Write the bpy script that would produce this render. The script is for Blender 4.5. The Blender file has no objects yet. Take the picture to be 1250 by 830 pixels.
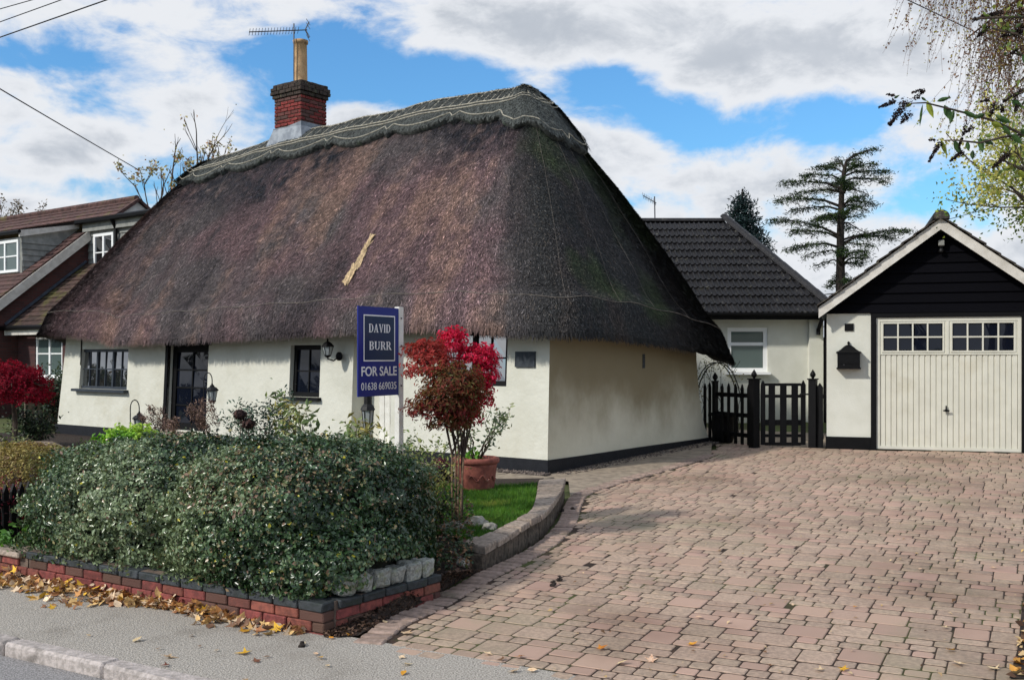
import bpy, bmesh, math, random
import numpy as np
from mathutils import Vector, Matrix, Euler
random.seed(7)
RS = np.random.RandomState(11)
SC = bpy.context.scene
COL = SC.collection
EYE = 1.58
FPX = 1250.0

# ------------------------------------------------------------------ camera
cd = bpy.data.cameras.new("camera")
cam = bpy.data.objects.new("camera", cd); COL.objects.link(cam)
cam.location = (0, 0, EYE); cam.rotation_euler = (math.radians(90), 0, 0)
cd.sensor_width = 36; cd.lens = 36; cd.shift_y = 0.016
cd.clip_start = 0.05; cd.clip_end = 6000
SC.camera = cam
SC.view_settings.view_transform = 'Standard'
SC.view_settings.look = 'None'
SC.view_settings.exposure = 0.17
SC.view_settings.gamma = 1

# ------------------------------------------------------------------ sun and sky
SUN_AZ = Vector((-0.82, -0.50, 0)).normalized()
SUN_EL = math.radians(36)
sun_dir = Vector((SUN_AZ.x*math.cos(SUN_EL), SUN_AZ.y*math.cos(SUN_EL), math.sin(SUN_EL)))
sl = bpy.data.lights.new("sun", 'SUN'); sl.energy = 3.0; sl.angle = math.radians(3.0); sl.color = (1, .95, .87)
so = bpy.data.objects.new("sun", sl); COL.objects.link(so)
so.rotation_euler = sun_dir.to_track_quat('Z', 'Y').to_euler()

def setin(n, k, v):
    n.inputs[k].default_value = v
def node(t, typ, **kw):
    n = t.nodes.new(typ)
    for k, v in kw.items(): setattr(n, k, v)
    return n
def math_n(t, op, a, b=None, c=None, clamp=False):
    n = t.nodes.new('ShaderNodeMath'); n.operation = op; n.use_clamp = clamp
    for i, x in enumerate((a, b, c)):
        if x is None: continue
        if isinstance(x, (int, float)): n.inputs[i].default_value = x
        else: t.links.new(x, n.inputs[i])
    return n.outputs[0]
def mixc(t, f, a, b, mode='MIX'):
    n = t.nodes.new('ShaderNodeMix'); n.data_type = 'RGBA'; n.blend_type = mode
    for i, x in ((0, f), (6, a), (7, b)):
        if isinstance(x, (int, float)): n.inputs[i].default_value = x
        elif isinstance(x, (tuple, list)): n.inputs[i].default_value = (*x[:3], 1)
        else: t.links.new(x, n.inputs[i])
    return n.outputs[2]
def maprange(t, v, a, b, c=0., d=1., smooth=True):
    n = t.nodes.new('ShaderNodeMapRange'); n.interpolation_type = 'SMOOTHSTEP' if smooth else 'LINEAR'
    t.links.new(v, n.inputs[0])
    for i, x in enumerate((a, b, c, d)): n.inputs[i+1].default_value = x
    return n.outputs[0]
def S(r, g, b):
    f = lambda c: (c/255/12.92) if c/255 <= .04045 else ((c/255+.055)/1.055)**2.4
    return (f(r), f(g), f(b))

def build_world():
    w = bpy.data.worlds.new("World"); SC.world = w; w.use_nodes = True
    t = w.node_tree; t.nodes.clear()
    out = node(t, 'ShaderNodeOutputWorld'); bg = node(t, 'ShaderNodeBackground')
    sky = node(t, 'ShaderNodeTexSky'); sky.sky_type = 'NISHITA'; sky.sun_disc = False
    sky.sun_elevation = SUN_EL; sky.sun_rotation = math.atan2(SUN_AZ.x, SUN_AZ.y)
    sky.air_density = 1.3; sky.dust_density = .6; sky.ozone_density = 2.5
    tc = node(t, 'ShaderNodeTexCoord'); D = tc.outputs['Generated']
    def noise(vec, scale, detail, rough=.55, dist=0., mul=(1, 1, 1.9), off=(0, 0, 0)):
        m = node(t, 'ShaderNodeMapping'); t.links.new(vec, m.inputs[0])
        m.inputs['Scale'].default_value = mul; m.inputs['Location'].default_value = off
        n = node(t, 'ShaderNodeTexNoise'); t.links.new(m.outputs[0], n.inputs['Vector'])
        setin(n, 'Scale', scale); setin(n, 'Detail', detail); setin(n, 'Roughness', rough); setin(n, 'Distortion', dist)
        return n.outputs['Fac']
    n1 = noise(D, 5.5, 9, .58, .25, off=(.31, .0, .72))
    n2 = noise(D, 12, 7, .6, .3, off=(1.7, .4, .1))
    dens = math_n(t, 'ADD', math_n(t, 'MULTIPLY', n1, .85), math_n(t, 'SUBTRACT', math_n(t, 'MULTIPLY', n2, .75), .30))
    # where the clouds part and where they bank up (picture-plane bearings turned into directions)
    bumps = [(70, 68, 95, 22, -.17), (215, 96, 55, 20, -.13), (120, 128, 40, 16, -.12), (345, 75, 75, 50, -.30), (445, 85, 60, 40, -.26),
             (560, 98, 75, 22, -.26), (735, 105, 60, 26, -.28), (850, 148, 60, 30, -.20), (955, 145, 60, 24, -.20), (1030, 155, 55, 24, -.18),
             (1110, 240, 90, 26, -.05), (790, 150, 60, 40, -.08), (240, 35, 45, 12, -.08), (20, 225, 60, 14, -.08),
             (245, 130, 60, 60, .22), (600, 30, 260, 45, .2), (960, 60, 220, 60, .22), (70, 180, 130, 45, .16), (900, 215, 160, 40, .12),
             (1130, 110, 40, 30, .1), (440, 145, 60, 26, .22), (40, 260, 120, 25, .2), (650, 190, 200, 50, .1), (150, 15, 90, 12, .08)]
    for (px, py, rx, ry, amp) in bumps:
        if amp < 0: rx, ry, amp = rx*1.15, ry*1.2, amp*1.2
        d = Vector(((px-625)/FPX, 1, (435-py)/FPX)); L = d.length; d.normalize()
        ex = Vector((d.y, -d.x, 0)).normalized(); ez = ex.cross(d)
        ex = ex/(rx/FPX/L); ez = ez/(ry/FPX/L)
        qs = []
        for e in (ex, ez):
            dn = node(t, 'ShaderNodeVectorMath', operation='DOT_PRODUCT'); t.links.new(D, dn.inputs[0]); dn.inputs[1].default_value = e
            qs.append(math_n(t, 'POWER', math_n(t, 'ABSOLUTE', math_n(t, 'SUBTRACT', dn.outputs['Value'], d.dot(e))), 2.0))
        g = math_n(t, 'EXPONENT', math_n(t, 'MULTIPLY', math_n(t, 'ADD', qs[0], qs[1]), -1.0))
        dens = math_n(t, 'ADD', dens, math_n(t, 'MULTIPLY', g, amp))
    sepd = node(t, 'ShaderNodeSeparateXYZ'); t.links.new(D, sepd.inputs[0])
    dens = math_n(t, 'ADD', dens, maprange(t, sepd.outputs['Z'], .03, .16, .3, 0))
    cover = maprange(t, dens, .34, .58)
    thick = maprange(t, dens, .50, .85)
    n3 = noise(D, 7, 6, .55, .2, off=(.1, .9, .33))
    shade = maprange(t, math_n(t, 'ADD', math_n(t, 'MULTIPLY', thick, .5), math_n(t, 'MULTIPLY', n3, .7)), .40, .95)
    ccol = mixc(t, shade, S(222, 225, 230), S(178, 185, 195))
    skyc = node(t, 'ShaderNodeMix', data_type='RGBA', blend_type='MULTIPLY'); skyc.inputs[0].default_value = 1
    t.links.new(sky.outputs[0], skyc.inputs[6]); skyc.inputs[7].default_value = (.06, .108, .15, 1)
    # a thin veil near the horizon keeps low sky pale
    final = mixc(t, cover, skyc.outputs[2], ccol)
    t.links.new(final, bg.inputs['Color']); bg.inputs['Strength'].default_value = 1.0
    t.links.new(bg.outputs[0], out.inputs[0])
build_world()

# ------------------------------------------------------------------ projection helpers (a bearing from the viewpoint -> a place)
def at(px, py, Y): return Vector(((px-625)/FPX*Y, Y, EYE+(435-py)/FPX*Y))
def on_z(px, py, z=-.2): return at(px, py, FPX*(EYE-z)/(py-435))
def on_plane(px, py, p0, n):
    d = Vector(((px-625)/FPX, 1, (435-py)/FPX)); c = Vector((0, 0, EYE))
    return c+d*((Vector(p0)-c).dot(Vector(n))/d.dot(Vector(n)))
B0 = Vector((-1.2, 6.54, -.2)); ST = Vector((-.868, .497, 0)); SN = Vector((.497, .868, 0))   # garden wall corner, street, away from street
SLOPE = .025
def gz(x, y): return -.2+SLOPE*max(-4, ((x-B0.x)*SN.x+(y-B0.y)*SN.y))
def on_drive(px, py): return on_plane(px, py, B0, (-SLOPE*SN.x, -SLOPE*SN.y, 1))

# ------------------------------------------------------------------ materials
MATS = {}
def mat(name, c1, c2=None, scale=4., rough=.8, bump=.0, bscale=60., vary=0., c3=None, s3=.8, t3=(.55, .75), spec=.3, attr=False,
        detail=6, trans=0., metal=0., stretch=(1, 1, 1), grad=None, c4=None, hue=0., c5=None, s5=.3, t5=(.5, .7), k5=.6, coat=0., ramp=(.35, .65)):
    m = bpy.data.materials.new(name); m.use_nodes = True; t = m.node_tree
    p = t.nodes['Principled BSDF']; MATS[name] = m
    geo = node(t, 'ShaderNodeNewGeometry'); P = geo.outputs['Position']
    if stretch != (1, 1, 1):
        mp = node(t, 'ShaderNodeMapping'); t.links.new(P, mp.inputs[0]); mp.inputs['Scale'].default_value = stretch; P = mp.outputs[0]
    def nz(s, d=detail, r=.6):
        n = node(t, 'ShaderNodeTexNoise'); t.links.new(P, n.inputs['Vector']); setin(n, 'Scale', s); setin(n, 'Detail', d); setin(n, 'Roughness', r); return n.outputs['Fac']
    oi = node(t, 'ShaderNodeObjectInfo'); at_ = node(t, 'ShaderNodeAttribute', attribute_name='tone')
    rnd = math_n(t, 'FRACT', math_n(t, 'ADD', oi.outputs['Random'], at_.outputs['Fac']))
    if attr:
        ac = node(t, 'ShaderNodeAttribute', attribute_name='col'); base = ac.outputs['Color']
        base = mixc(t, maprange(t, nz(scale), *ramp), base, mixc(t, 1.0, base, c2 or (.7, .7, .7), 'MULTIPLY'))
    else:
        base = mixc(t, maprange(t, nz(scale), *ramp), c1, c2 or c1)
    if c4 is not None:   # second piece colour picked per piece
        base = mixc(t, maprange(t, math_n(t, 'FRACT', math_n(t, 'MULTIPLY', rnd, 7.31)), .55, .8), base, c4)
    if c3 is not None:
        base = mixc(t, maprange(t, nz(s3, 8, .65), *t3), base, c3)
    if c5 is not None:     # broad worn or dirty areas
        base = mixc(t, math_n(t, 'MULTIPLY', maprange(t, nz(s5, 9, .62), *t5), k5), base, mixc(t, 1.0, base, c5, 'MULTIPLY'))
    if vary or hue:
        hs = node(t, 'ShaderNodeHueSaturation'); t.links.new(base, hs.inputs['Color'])
        t.links.new(maprange(t, rnd, 0, 1, 1-vary, 1+vary, False), hs.inputs['Value'])
        if hue: t.links.new(maprange(t, math_n(t, 'FRACT', math_n(t, 'MULTIPLY', rnd, 3.7)), 0, 1, .5-hue, .5+hue, False), hs.inputs['Hue'])
        base = hs.outputs['Color']
    t.links.new(base, p.inputs['Base Color'])
    p.inputs['Roughness'].default_value = rough; p.inputs['Specular IOR Level'].default_value = spec; p.inputs['Metallic'].default_value = metal
    if coat: p.inputs['Coat Weight'].default_value = coat; p.inputs['Coat Roughness'].default_value = .15
    if bump:
        b = node(t, 'ShaderNodeBump'); setin(b, 'Strength', bump); setin(b, 'Distance', .02)
        t.links.new(nz(bscale, 5), b.inputs['Height']); t.links.new(b.outputs[0], p.inputs['Normal'])
    if trans:
        tr = node(t, 'ShaderNodeBsdfTranslucent'); t.links.new(mixc(t, 1.0, base, (1.0, 1.0, .75), 'MULTIPLY'), tr.inputs['Color'])
        mx = node(t, 'ShaderNodeMixShader'); mx.inputs[0].default_value = trans
        t.links.new(p.outputs[0], mx.inputs[1]); t.links.new(tr.outputs[0], mx.inputs[2])
        t.links.new(mx.outputs[0], t.nodes['Material Output'].inputs['Surface'])
    return m

m_asphalt = mat('asphalt', S(200, 192, 180), S(128, 123, 116), 95, .92, .7, 120, c3=S(150, 142, 131), s3=.9, t3=(.5, .8), c5=(.62, .6, .58), s5=1.7, t5=(.52, .7), k5=.6, ramp=(.38, .62))
m_road = mat('road_asphalt', S(172, 168, 166), S(110, 108, 107), 100, .92, .7, 130, c3=S(128, 124, 120), s3=.9)
m_kerb = mat('kerb_concrete', S(184, 174, 168), S(150, 142, 136), 30, .85, .4, 90, vary=.08, c3=S(104, 98, 92), s3=5)
m_paver = mat('paver_block', S(184, 160, 139), S(156, 136, 119), 34, .72, .5, 150, vary=.12, c4=S(178, 148, 131), hue=.006, c3=S(150, 141, 116), s3=.55, t3=(.5, .74), c5=(.55, .5, .47), s5=.42, t5=(.46, .68), k5=.75, spec=.35)
m_edging = mat('edging_block', S(162, 140, 128), S(134, 116, 104), 22, .8, .5, 120, vary=.14, c3=S(96, 92, 76), s3=2.2)
m_joint = mat('joint_sand', S(70, 54, 44), S(42, 33, 28), 12, .95, .5, 90, c3=S(76, 82, 42), s3=1.1, t3=(.48, .66))
m_soil = mat('soil', S(60, 48, 40), S(38, 31, 27), 20, .95, .8, 60)
m_ground = mat('ground_earth', S(84, 96, 52), S(74, 74, 50), 1.2, .95, .5, 20)
m_grass = mat('grass_blade', S(92, 136, 44), S(60, 100, 30), 5, .6, 0, vary=.3, trans=.35, c3=S(130, 140, 60), s3=3, hue=.02)
m_brick = mat('wall_brick', S(140, 80, 69), S(110, 64, 57), 26, .85, .5, 130, vary=.22, c4=S(92, 66, 58), c3=S(98, 62, 54), s3=6, hue=.012)
m_brickblue = mat('blue_brick', S(64, 68, 72), S(46, 52, 52), 24, .6, .4, 120, vary=.18, c3=S(54, 66, 54), s3=6)
m_mortar = mat('mortar', S(120, 104, 92), S(88, 76, 68), 20, .95, .5, 120)
m_granite = mat('granite_sett', S(168, 170, 162), S(128, 130, 126), 55, .85, .9, 36, vary=.12, c3=S(132, 138, 104), s3=9, t3=(.5, .72))
m_wallblock = mat('walling_block', S(112, 100, 88), S(72, 64, 56), 18, .9, .8, 60, vary=.16, c3=S(70, 68, 54), s3=5)
m_capstone = mat('cap_stone', S(168, 152, 138), S(128, 116, 104), 24, .88, .6, 90, vary=.2, c3=S(104, 100, 84), s3=7)
m_rock = mat('rock', S(176, 172, 162), S(128, 124, 114), 14, .9, .9, 40, c3=S(88, 86, 70), s3=6)
m_render = mat('lime_render', S(208, 207, 194), S(200, 199, 185), 2.2, .9, .6, 9, c3=S(196, 193, 176), s3=1.1, t3=(.5, .8))
m_whitewall = mat('white_render', S(211, 211, 200), S(203, 203, 191), 3, .88, .25, 60)
m_plinth = mat('black_plinth', S(14, 17, 24), S(24, 26, 32), 9, .6, .3, 60)
m_black = mat('black_paint', S(5, 5, 7), S(9, 9, 11), 12, .55, .2, 80, spec=.18)
m_blackboard = mat('black_board', S(4, 4, 9), S(7, 7, 13), 20, .75, .35, 120, vary=.18, stretch=(1, 1, 6), spec=.08)
m_blackiron = mat('black_iron', S(22, 22, 24), S(34, 33, 33), 30, .5, .2, 150, metal=.3)
m_whitepaint = mat('white_paint', S(228, 226, 218), S(214, 212, 203), 8, .5, .15, 60)
m_upvc = mat('white_upvc', S(236, 237, 236), None, 3, .35, spec=.4)
m_barge = mat('barge_paint', S(214, 210, 202), S(194, 189, 180), 6, .6, .15, 50)
m_garagedoor = mat('garage_door_paint', S(211, 209, 195), S(203, 201, 187), 4, .42, .08, 40, c5=(.82, .78, .7), s5=2.5, t5=(.55, .75), k5=.5)
m_darktile = mat('dark_roof_tile', S(36, 34, 35), S(22, 21, 22), 16, .5, .5, 80, vary=.25, c3=S(84, 82, 74), s3=7, t3=(.58, .7))
m_ridgetile = mat('ridge_tile', S(74, 68, 64), S(48, 46, 44), 16, .85, .6, 70, vary=.2, c3=S(122, 116, 100), s3=8, t3=(.52, .66))
m_redtile = mat('red_roof_tile', S(98, 72, 67), S(70, 52, 49), 8, .85, .5, 60, vary=.22, c3=S(96, 88, 56), s3=2.0, t3=(.55, .75))
m_neighbrick = None
m_clad = mat('grey_cladding', S(142, 143, 138), S(120, 122, 118), 5, .75, .2, 60, vary=.08)
m_thatch = mat('thatch_base', (1, 1, 1), (.55, .55, .55), 9, .95, .9, 45, attr=True)
m_straw = mat('thatch_straw', (1, 1, 1), (.75, .75, .75), 30, .85, 0, attr=True)
m_ridge = mat('ridge_sedge', S(92, 95, 92), S(52, 54, 53), 14, .95, .9, 60, c3=S(70, 82, 66), s3=3, stretch=(1, 1, 1))
m_rod = mat('hazel_rod', S(182, 176, 160), S(138, 132, 118), 20, .85, .3, 80, vary=.1)
m_wire = mat('netting_wire', S(128, 120, 110), S(84, 78, 74), 9, .8)
m_strawpatch = mat('fresh_straw', S(206, 176, 128), S(150, 120, 82), 30, .9, .8, 80, stretch=(1, 1, .3))
m_chimbrick = mat('chimney_brick', S(134, 54, 50), S(100, 46, 44), 24, .85, .5, 90, vary=.25, c4=S(84, 60, 56))
m_chimdark = mat('sooty_brick', S(70, 58, 52), S(46, 42, 38), 20, .9, .6, 90, vary=.25, c3=S(92, 94, 74), s3=7)
m_lead = mat('lead_flashing', S(142, 148, 154), S(112, 118, 126), 6, .55, .3, 20, metal=.3)
m_pot = mat('clay_chimney_pot', S(198, 164, 122), S(176, 142, 104), 8, .8, .3, 50, c3=S(120, 100, 80), s3=4)
m_terra = mat('terracotta', S(148, 88, 76), S(122, 70, 62), 12, .8, .3, 60, c3=S(178, 140, 124), s3=5, t3=(.6, .74))
m_signblue = mat('sign_blue', S(22, 36, 122), None, 3, .38)
m_signnavy = mat('sign_navy', S(12, 40, 74), None, 3, .38)
m_signwhite = mat('sign_white', S(238, 238, 236), None, 3, .4)
m_bark = mat('bark', S(92, 80, 70), S(58, 50, 44), 18, .95, .8, 40, stretch=(1, 1, .25))
m_barkdark = mat('dark_bark', S(58, 50, 46), S(38, 33, 30), 18, .95, .8, 40, stretch=(1, 1, .25))
m_cane = mat('cane', S(138, 114, 92), S(96, 78, 62), 18, .9, .4, 60)
m_slate = mat('slate_plaque', S(40, 46, 54), S(54, 60, 66), 20, .6, .2, 90)
m_wirecable = mat('cable_black', S(28, 28, 30), None, 3, .6)
m_alu = mat('aerial_metal', S(84, 84, 88), None, 3, .5, metal=.6)
m_lampglass = mat('lamp_glass', S(150, 156, 156), None, 3, .15, spec=.6)
m_gravel = mat('gravel', S(120, 108, 100), S(78, 70, 66), 20, .9, .6, 70, vary=.35)
m_slab = mat('paving_slab', S(158, 144, 126), S(128, 116, 102), 7, .9, .5, 60)
m_fencegrey = mat('weathered_wood', S(126, 112, 96), S(88, 78, 68), 9, .9, .6, 50)

def gable_mat():
    m = mat('stained_render', S(212, 208, 188), S(203, 199, 178), 1.2, .9, .5, 8); t = m.node_tree; p = t.nodes['Principled BSDF']; base = p.inputs['Base Color'].links[0].from_socket
    g = node(t, 'ShaderNodeNewGeometry'); sp = node(t, 'ShaderNodeSeparateXYZ'); t.links.new(g.outputs['Position'], sp.inputs[0])
    mp = node(t, 'ShaderNodeMapping'); t.links.new(g.outputs['Position'], mp.inputs[0]); mp.inputs['Scale'].default_value = (1, 1, .7)
    n = node(t, 'ShaderNodeTexNoise'); t.links.new(mp.outputs[0], n.inputs['Vector']); setin(n, 'Scale', .9); setin(n, 'Detail', 7); setin(n, 'Roughness', .62)
    hgt = maprange(t, math_n(t, 'ADD', sp.outputs['Z'], math_n(t, 'MULTIPLY', n.outputs['Fac'], 1.7)), 1.15, 2.2)      # rain stain creeping down from the eaves
    f = math_n(t, 'MULTIPLY', hgt, .8); t.links.new(mixc(t, f, base, S(112, 98, 64)), p.inputs['Base Color']); return m
m_gable = gable_mat()
def glass_mat(name, ior=1.9, c=(.012, .015, .018)):
    m = bpy.data.materials.new(name); m.use_nodes = True; t = m.node_tree; p = t.nodes['Principled BSDF']
    p.inputs['Base Color'].default_value = (*c, 1); p.inputs['Roughness'].default_value = .02; p.inputs['IOR'].default_value = ior
    n = node(t, 'ShaderNodeTexNoise'); setin(n, 'Scale', 2.2); setin(n, 'Detail', 1)
    g = node(t, 'ShaderNodeNewGeometry'); t.links.new(g.outputs['Position'], n.inputs['Vector'])
    b = node(t, 'ShaderNodeBump'); setin(b, 'Strength', .06); setin(b, 'Distance', .05); t.links.new(n.outputs['Fac'], b.inputs['Height']); t.links.new(b.outputs[0], p.inputs['Normal'])
    return m
m_glass = glass_mat('window_glass', 4.2)
m_glassdark = glass_mat('dark_window_glass', 1.5, (.005, .007, .014))
m_glassgreen = glass_mat('net_curtain_glass', 1.5, S(84, 98, 96))

def leafmat(name, rough=.5, trans=.3, spec=.4):
    return mat(name, (1, 1, 1), (.85, .85, .85), 3, rough, attr=True, trans=trans, spec=spec)
m_leaf = leafmat('leaf')
m_leafgloss = leafmat('glossy_leaf', .3, .12, .6)
m_leafdry = leafmat('dry_leaf', .7, .15, .2)
m_maple = leafmat('maple_leaf', .55, .45, .25)

def brick_wall_mat(name, c1, c2, cm):
    m = bpy.data.materials.new(name); m.use_nodes = True; t = m.node_tree; p = t.nodes['Principled BSDF']
    tc = node(t, 'ShaderNodeTexCoord'); bt = node(t, 'ShaderNodeTexBrick'); t.links.new(tc.outputs['UV'], bt.inputs['Vector'])
    bt.inputs['Color1'].default_value = (*c1, 1); bt.inputs['Color2'].default_value = (*c2, 1); bt.inputs['Mortar'].default_value = (*cm, 1)
    setin(bt, 'Scale', 1); setin(bt, 'Mortar Size', .008); setin(bt, 'Brick Width', .225); setin(bt, 'Row Height', .075)
    t.links.new(bt.outputs['Color'], p.inputs['Base Color']); p.inputs['Roughness'].default_value = .9
    return m

# ------------------------------------------------------------------ mesh helpers
WL = {}
def wl(o): return WL.get(o.name, Vector((0, 0, 0))) if o else Vector((0, 0, 0))
class MB:
    def __init__(s): s.v = []; s.f = []; s.mi = []
    def add(s, vs, fs, m=0):
        k = len(s.v); s.v += [tuple(x) for x in vs]; s.f += [tuple(i+k for i in f) for f in fs]; s.mi += [m]*len(fs); return s
    def hexa(s, p, m=0):   # 8 points: bottom ring 0-3, top ring 4-7
        return s.add(p, [(3, 2, 1, 0), (4, 5, 6, 7), (0, 1, 5, 4), (1, 2, 6, 5), (2, 3, 7, 6), (3, 0, 4, 7)], m)
    def box(s, fr, u0, u1, v0, v1, z0, z1, m=0):
        return s.hexa([fr(u0, v0, z0), fr(u1, v0, z0), fr(u1, v1, z0), fr(u0, v1, z0), fr(u0, v0, z1), fr(u1, v0, z1), fr(u1, v1, z1), fr(u0, v1, z1)], m)
    def prism(s, poly, vec, m=0):
        n = len(poly); vec = Vector(vec); a = [Vector(p) for p in poly]
        return s.add(a+[p+vec for p in a], [tuple(range(n-1, -1, -1)), tuple(range(n, 2*n))]+[(i, (i+1) % n, n+(i+1) % n, n+i) for i in range(n)], m)
    def tube(s, path, r, n=6, m=0, cap=True):
        path = [Vector(p) for p in path]; N = len(path)
        rs = r if isinstance(r, (list, tuple)) else [r]*N
        vs = []; fs = []; prev = None
        for i, p in enumerate(path):
            d = (path[min(i+1, N-1)]-path[max(i-1, 0)])
            d = d.normalized() if d.length > 1e-9 else Vector((0, 0, 1))
            if prev is None:
                x = d.orthogonal().normalized()
            else:
                x = prev-d*prev.dot(d); x = x.normalized() if x.length > 1e-6 else d.orthogonal().normalized()
            prev = x; y = d.cross(x)
            for k in range(n):
                a = 2*math.pi*k/n; vs.append(p+(x*math.cos(a)+y*math.sin(a))*rs[i])
        for i in range(N-1):
            for k in range(n): fs.append((i*n+k, i*n+(k+1) % n, (i+1)*n+(k+1) % n, (i+1)*n+k))
        if cap: fs += [tuple(range(n-1, -1, -1)), tuple((N-1)*n+k for k in range(n))]
        return s.add(vs, fs, m)
    def lathe(s, prof, c, n=20, m=0):
        c = Vector(c); vs = []; fs = []
        for (r, z) in prof:
            for k in range(n):
                a = 2*math.pi*k/n; vs.append(c+Vector((r*math.cos(a), r*math.sin(a), z)))
        for i in range(len(prof)-1):
            for k in range(n): fs.append((i*n+k, i*n+(k+1) % n, (i+1)*n+(k+1) % n, (i+1)*n+k))
        fs += [tuple(range(n-1, -1, -1)), tuple((len(prof)-1)*n+k for k in range(n))]
        return s.add(vs, fs, m)
    def chbox(s, c, h, ax, bev, jit=0, m=0, rnd=random):
        """box with every edge and corner cut: 44 triangles"""
        c = Vector(c); X, Y, Z = [Vector(a) for a in ax]; vs = []; idx = {}
        for sx in (-1, 1):
            for sy in (-1, 1):
                for sz in (-1, 1):
                    j = [rnd.uniform(-jit, jit) for _ in range(3)]
                    for k in range(3):
                        q = [sx*h[0], sy*h[1], sz*h[2]]
                        for e in range(3):
                            if e != k: q[e] -= (sx, sy, sz)[e]*bev
                        q = [q[e]+j[e] for e in range(3)]
                        idx[(sx, sy, sz, k)] = len(vs); vs.append(c+X*q[0]+Y*q[1]+Z*q[2])
        fs = []; I = idx
        for k in range(3):
            a, b = [(1, 2), (0, 2), (0, 1)][k]
            for sg in (-1, 1):
                ring = []
                for (p, q) in ((-1, -1), (1, -1), (1, 1), (-1, 1)):
                    key = [0, 0, 0]; key[k] = sg; key[a] = p; key[b] = q; ring.append(I[(*key, k)])
                fs.append(tuple(ring))
        for k in range(3):
            a, b = [(1, 2), (0, 2), (0, 1)][k]
            for p in (-1, 1):
                for q in (-1, 1):
                    k0 = [0, 0, 0]; k0[a] = p; k0[b] = q; k0[k] = -1; k1 = list(k0); k1[k] = 1
                    fs.append((I[(*k0, a)], I[(*k1, a)], I[(*k1, b)], I[(*k0, b)]))
        for sx in (-1, 1):
            for sy in (-1, 1):
                for sz in (-1, 1): fs.append(tuple(I[(sx, sy, sz, k)] for k in range(3)))
        return s.add(vs, fs, m)

def obj(name, mb, mats, parent=None, smooth=False, kind=None, recalc=True):
    off = wl(parent); me = bpy.data.meshes.new(name)
    me.from_pydata([(x-off.x, y-off.y, z-off.z) for x, y, z in mb.v], [], mb.f)
    for m in (mats if isinstance(mats, (list, tuple)) else [mats]): me.materials.append(m)
    if any(mb.mi): me.polygons.foreach_set('material_index', mb.mi)
    if recalc:
        bm = bmesh.new(); bm.from_mesh(me); bmesh.ops.recalc_face_normals(bm, faces=bm.faces); bm.to_mesh(me); bm.free()
    if smooth: me.polygons.foreach_set('use_smooth', [True]*len(me.polygons))
    me.update()
    o = bpy.data.objects.new(name, me); COL.objects.link(o)
    if parent: o.parent = parent; WL[o.name] = off.copy()
    if kind: o['kind'] = kind
    return o
def fast(name, V, F, m, parent=None, col=None, tone=None, smooth=False, kind=None):
    off = wl(parent); V = np.asarray(V, dtype=np.float32)-np.array(off, dtype=np.float32); F = np.asarray(F, dtype=np.int32)
    me = bpy.data.meshes.new(name); n, k = F.shape
    me.vertices.add(len(V)); me.vertices.foreach_set('co', V.ravel())
    me.loops.add(n*k); me.loops.foreach_set('vertex_index', F.ravel())
    me.polygons.add(n); me.polygons.foreach_set('loop_start', np.arange(0, n*k, k, dtype=np.int32))
    try: me.polygons.foreach_set('loop_total', np.full(n, k, dtype=np.int32))
    except Exception: pass
    if smooth: me.polygons.foreach_set('use_smooth', np.ones(n, dtype=bool))
    me.update(calc_edges=True); me.validate()
    if col is not None:
        c = np.ones((n, 4), dtype=np.float32); c[:, :3] = col
        me.attributes.new('col', 'FLOAT_COLOR', 'FACE').data.foreach_set('color', c.ravel())
    if tone is not None: me.attributes.new('tone', 'FLOAT', 'FACE').data.foreach_set('value', np.asarray(tone, dtype=np.float32))
    me.materials.append(m)
    o = bpy.data.objects.new(name, me); COL.objects.link(o)
    if parent: o.parent = parent; WL[o.name] = off.copy()
    if kind: o['kind'] = kind
    return o
def tag(o, label, cat, group=None, kind=None):
    o['label'] = label; o['category'] = cat
    if group: o['group'] = group
    if kind: o['kind'] = kind
    return o
def thing(name, label, cat, loc, group=None, kind=None):
    o = bpy.data.objects.new(name, None); COL.objects.link(o); o.location = loc; o.empty_display_size = .2
    WL[o.name] = Vector(loc); return tag(o, label, cat, group, kind)
def inst(name, me, parent, M):
    """another piece on shared mesh data; M is its world matrix"""
    o = bpy.data.objects.new(name, me); COL.objects.link(o)
    o.parent = parent; o.matrix_basis = Matrix.Translation(-wl(parent)) @ M
    return o
def mesh_of(name, mb, m):
    me = bpy.data.meshes.new(name); me.from_pydata(mb.v, [], mb.f)
    for x in (m if isinstance(m, (list, tuple)) else [m]): me.materials.append(x)
    bm = bmesh.new(); bm.from_mesh(me); bmesh.ops.recalc_face_normals(bm, faces=bm.faces); bm.to_mesh(me); bm.free(); return me
def frame(o, ax, ay):
    o = Vector(o); ax = Vector(ax); ay = Vector(ay)
    return lambda u, v, z: o+ax*u+ay*v+Vector((0, 0, z))
IDF = lambda u, v, z: Vector((u, v, z))
def basis(o, x, y, z):
    M = Matrix.Identity(4)
    for i, a in enumerate((x, y, z, o)):
        for r in range(3): M[r][i] = a[r]
    return M

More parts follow.
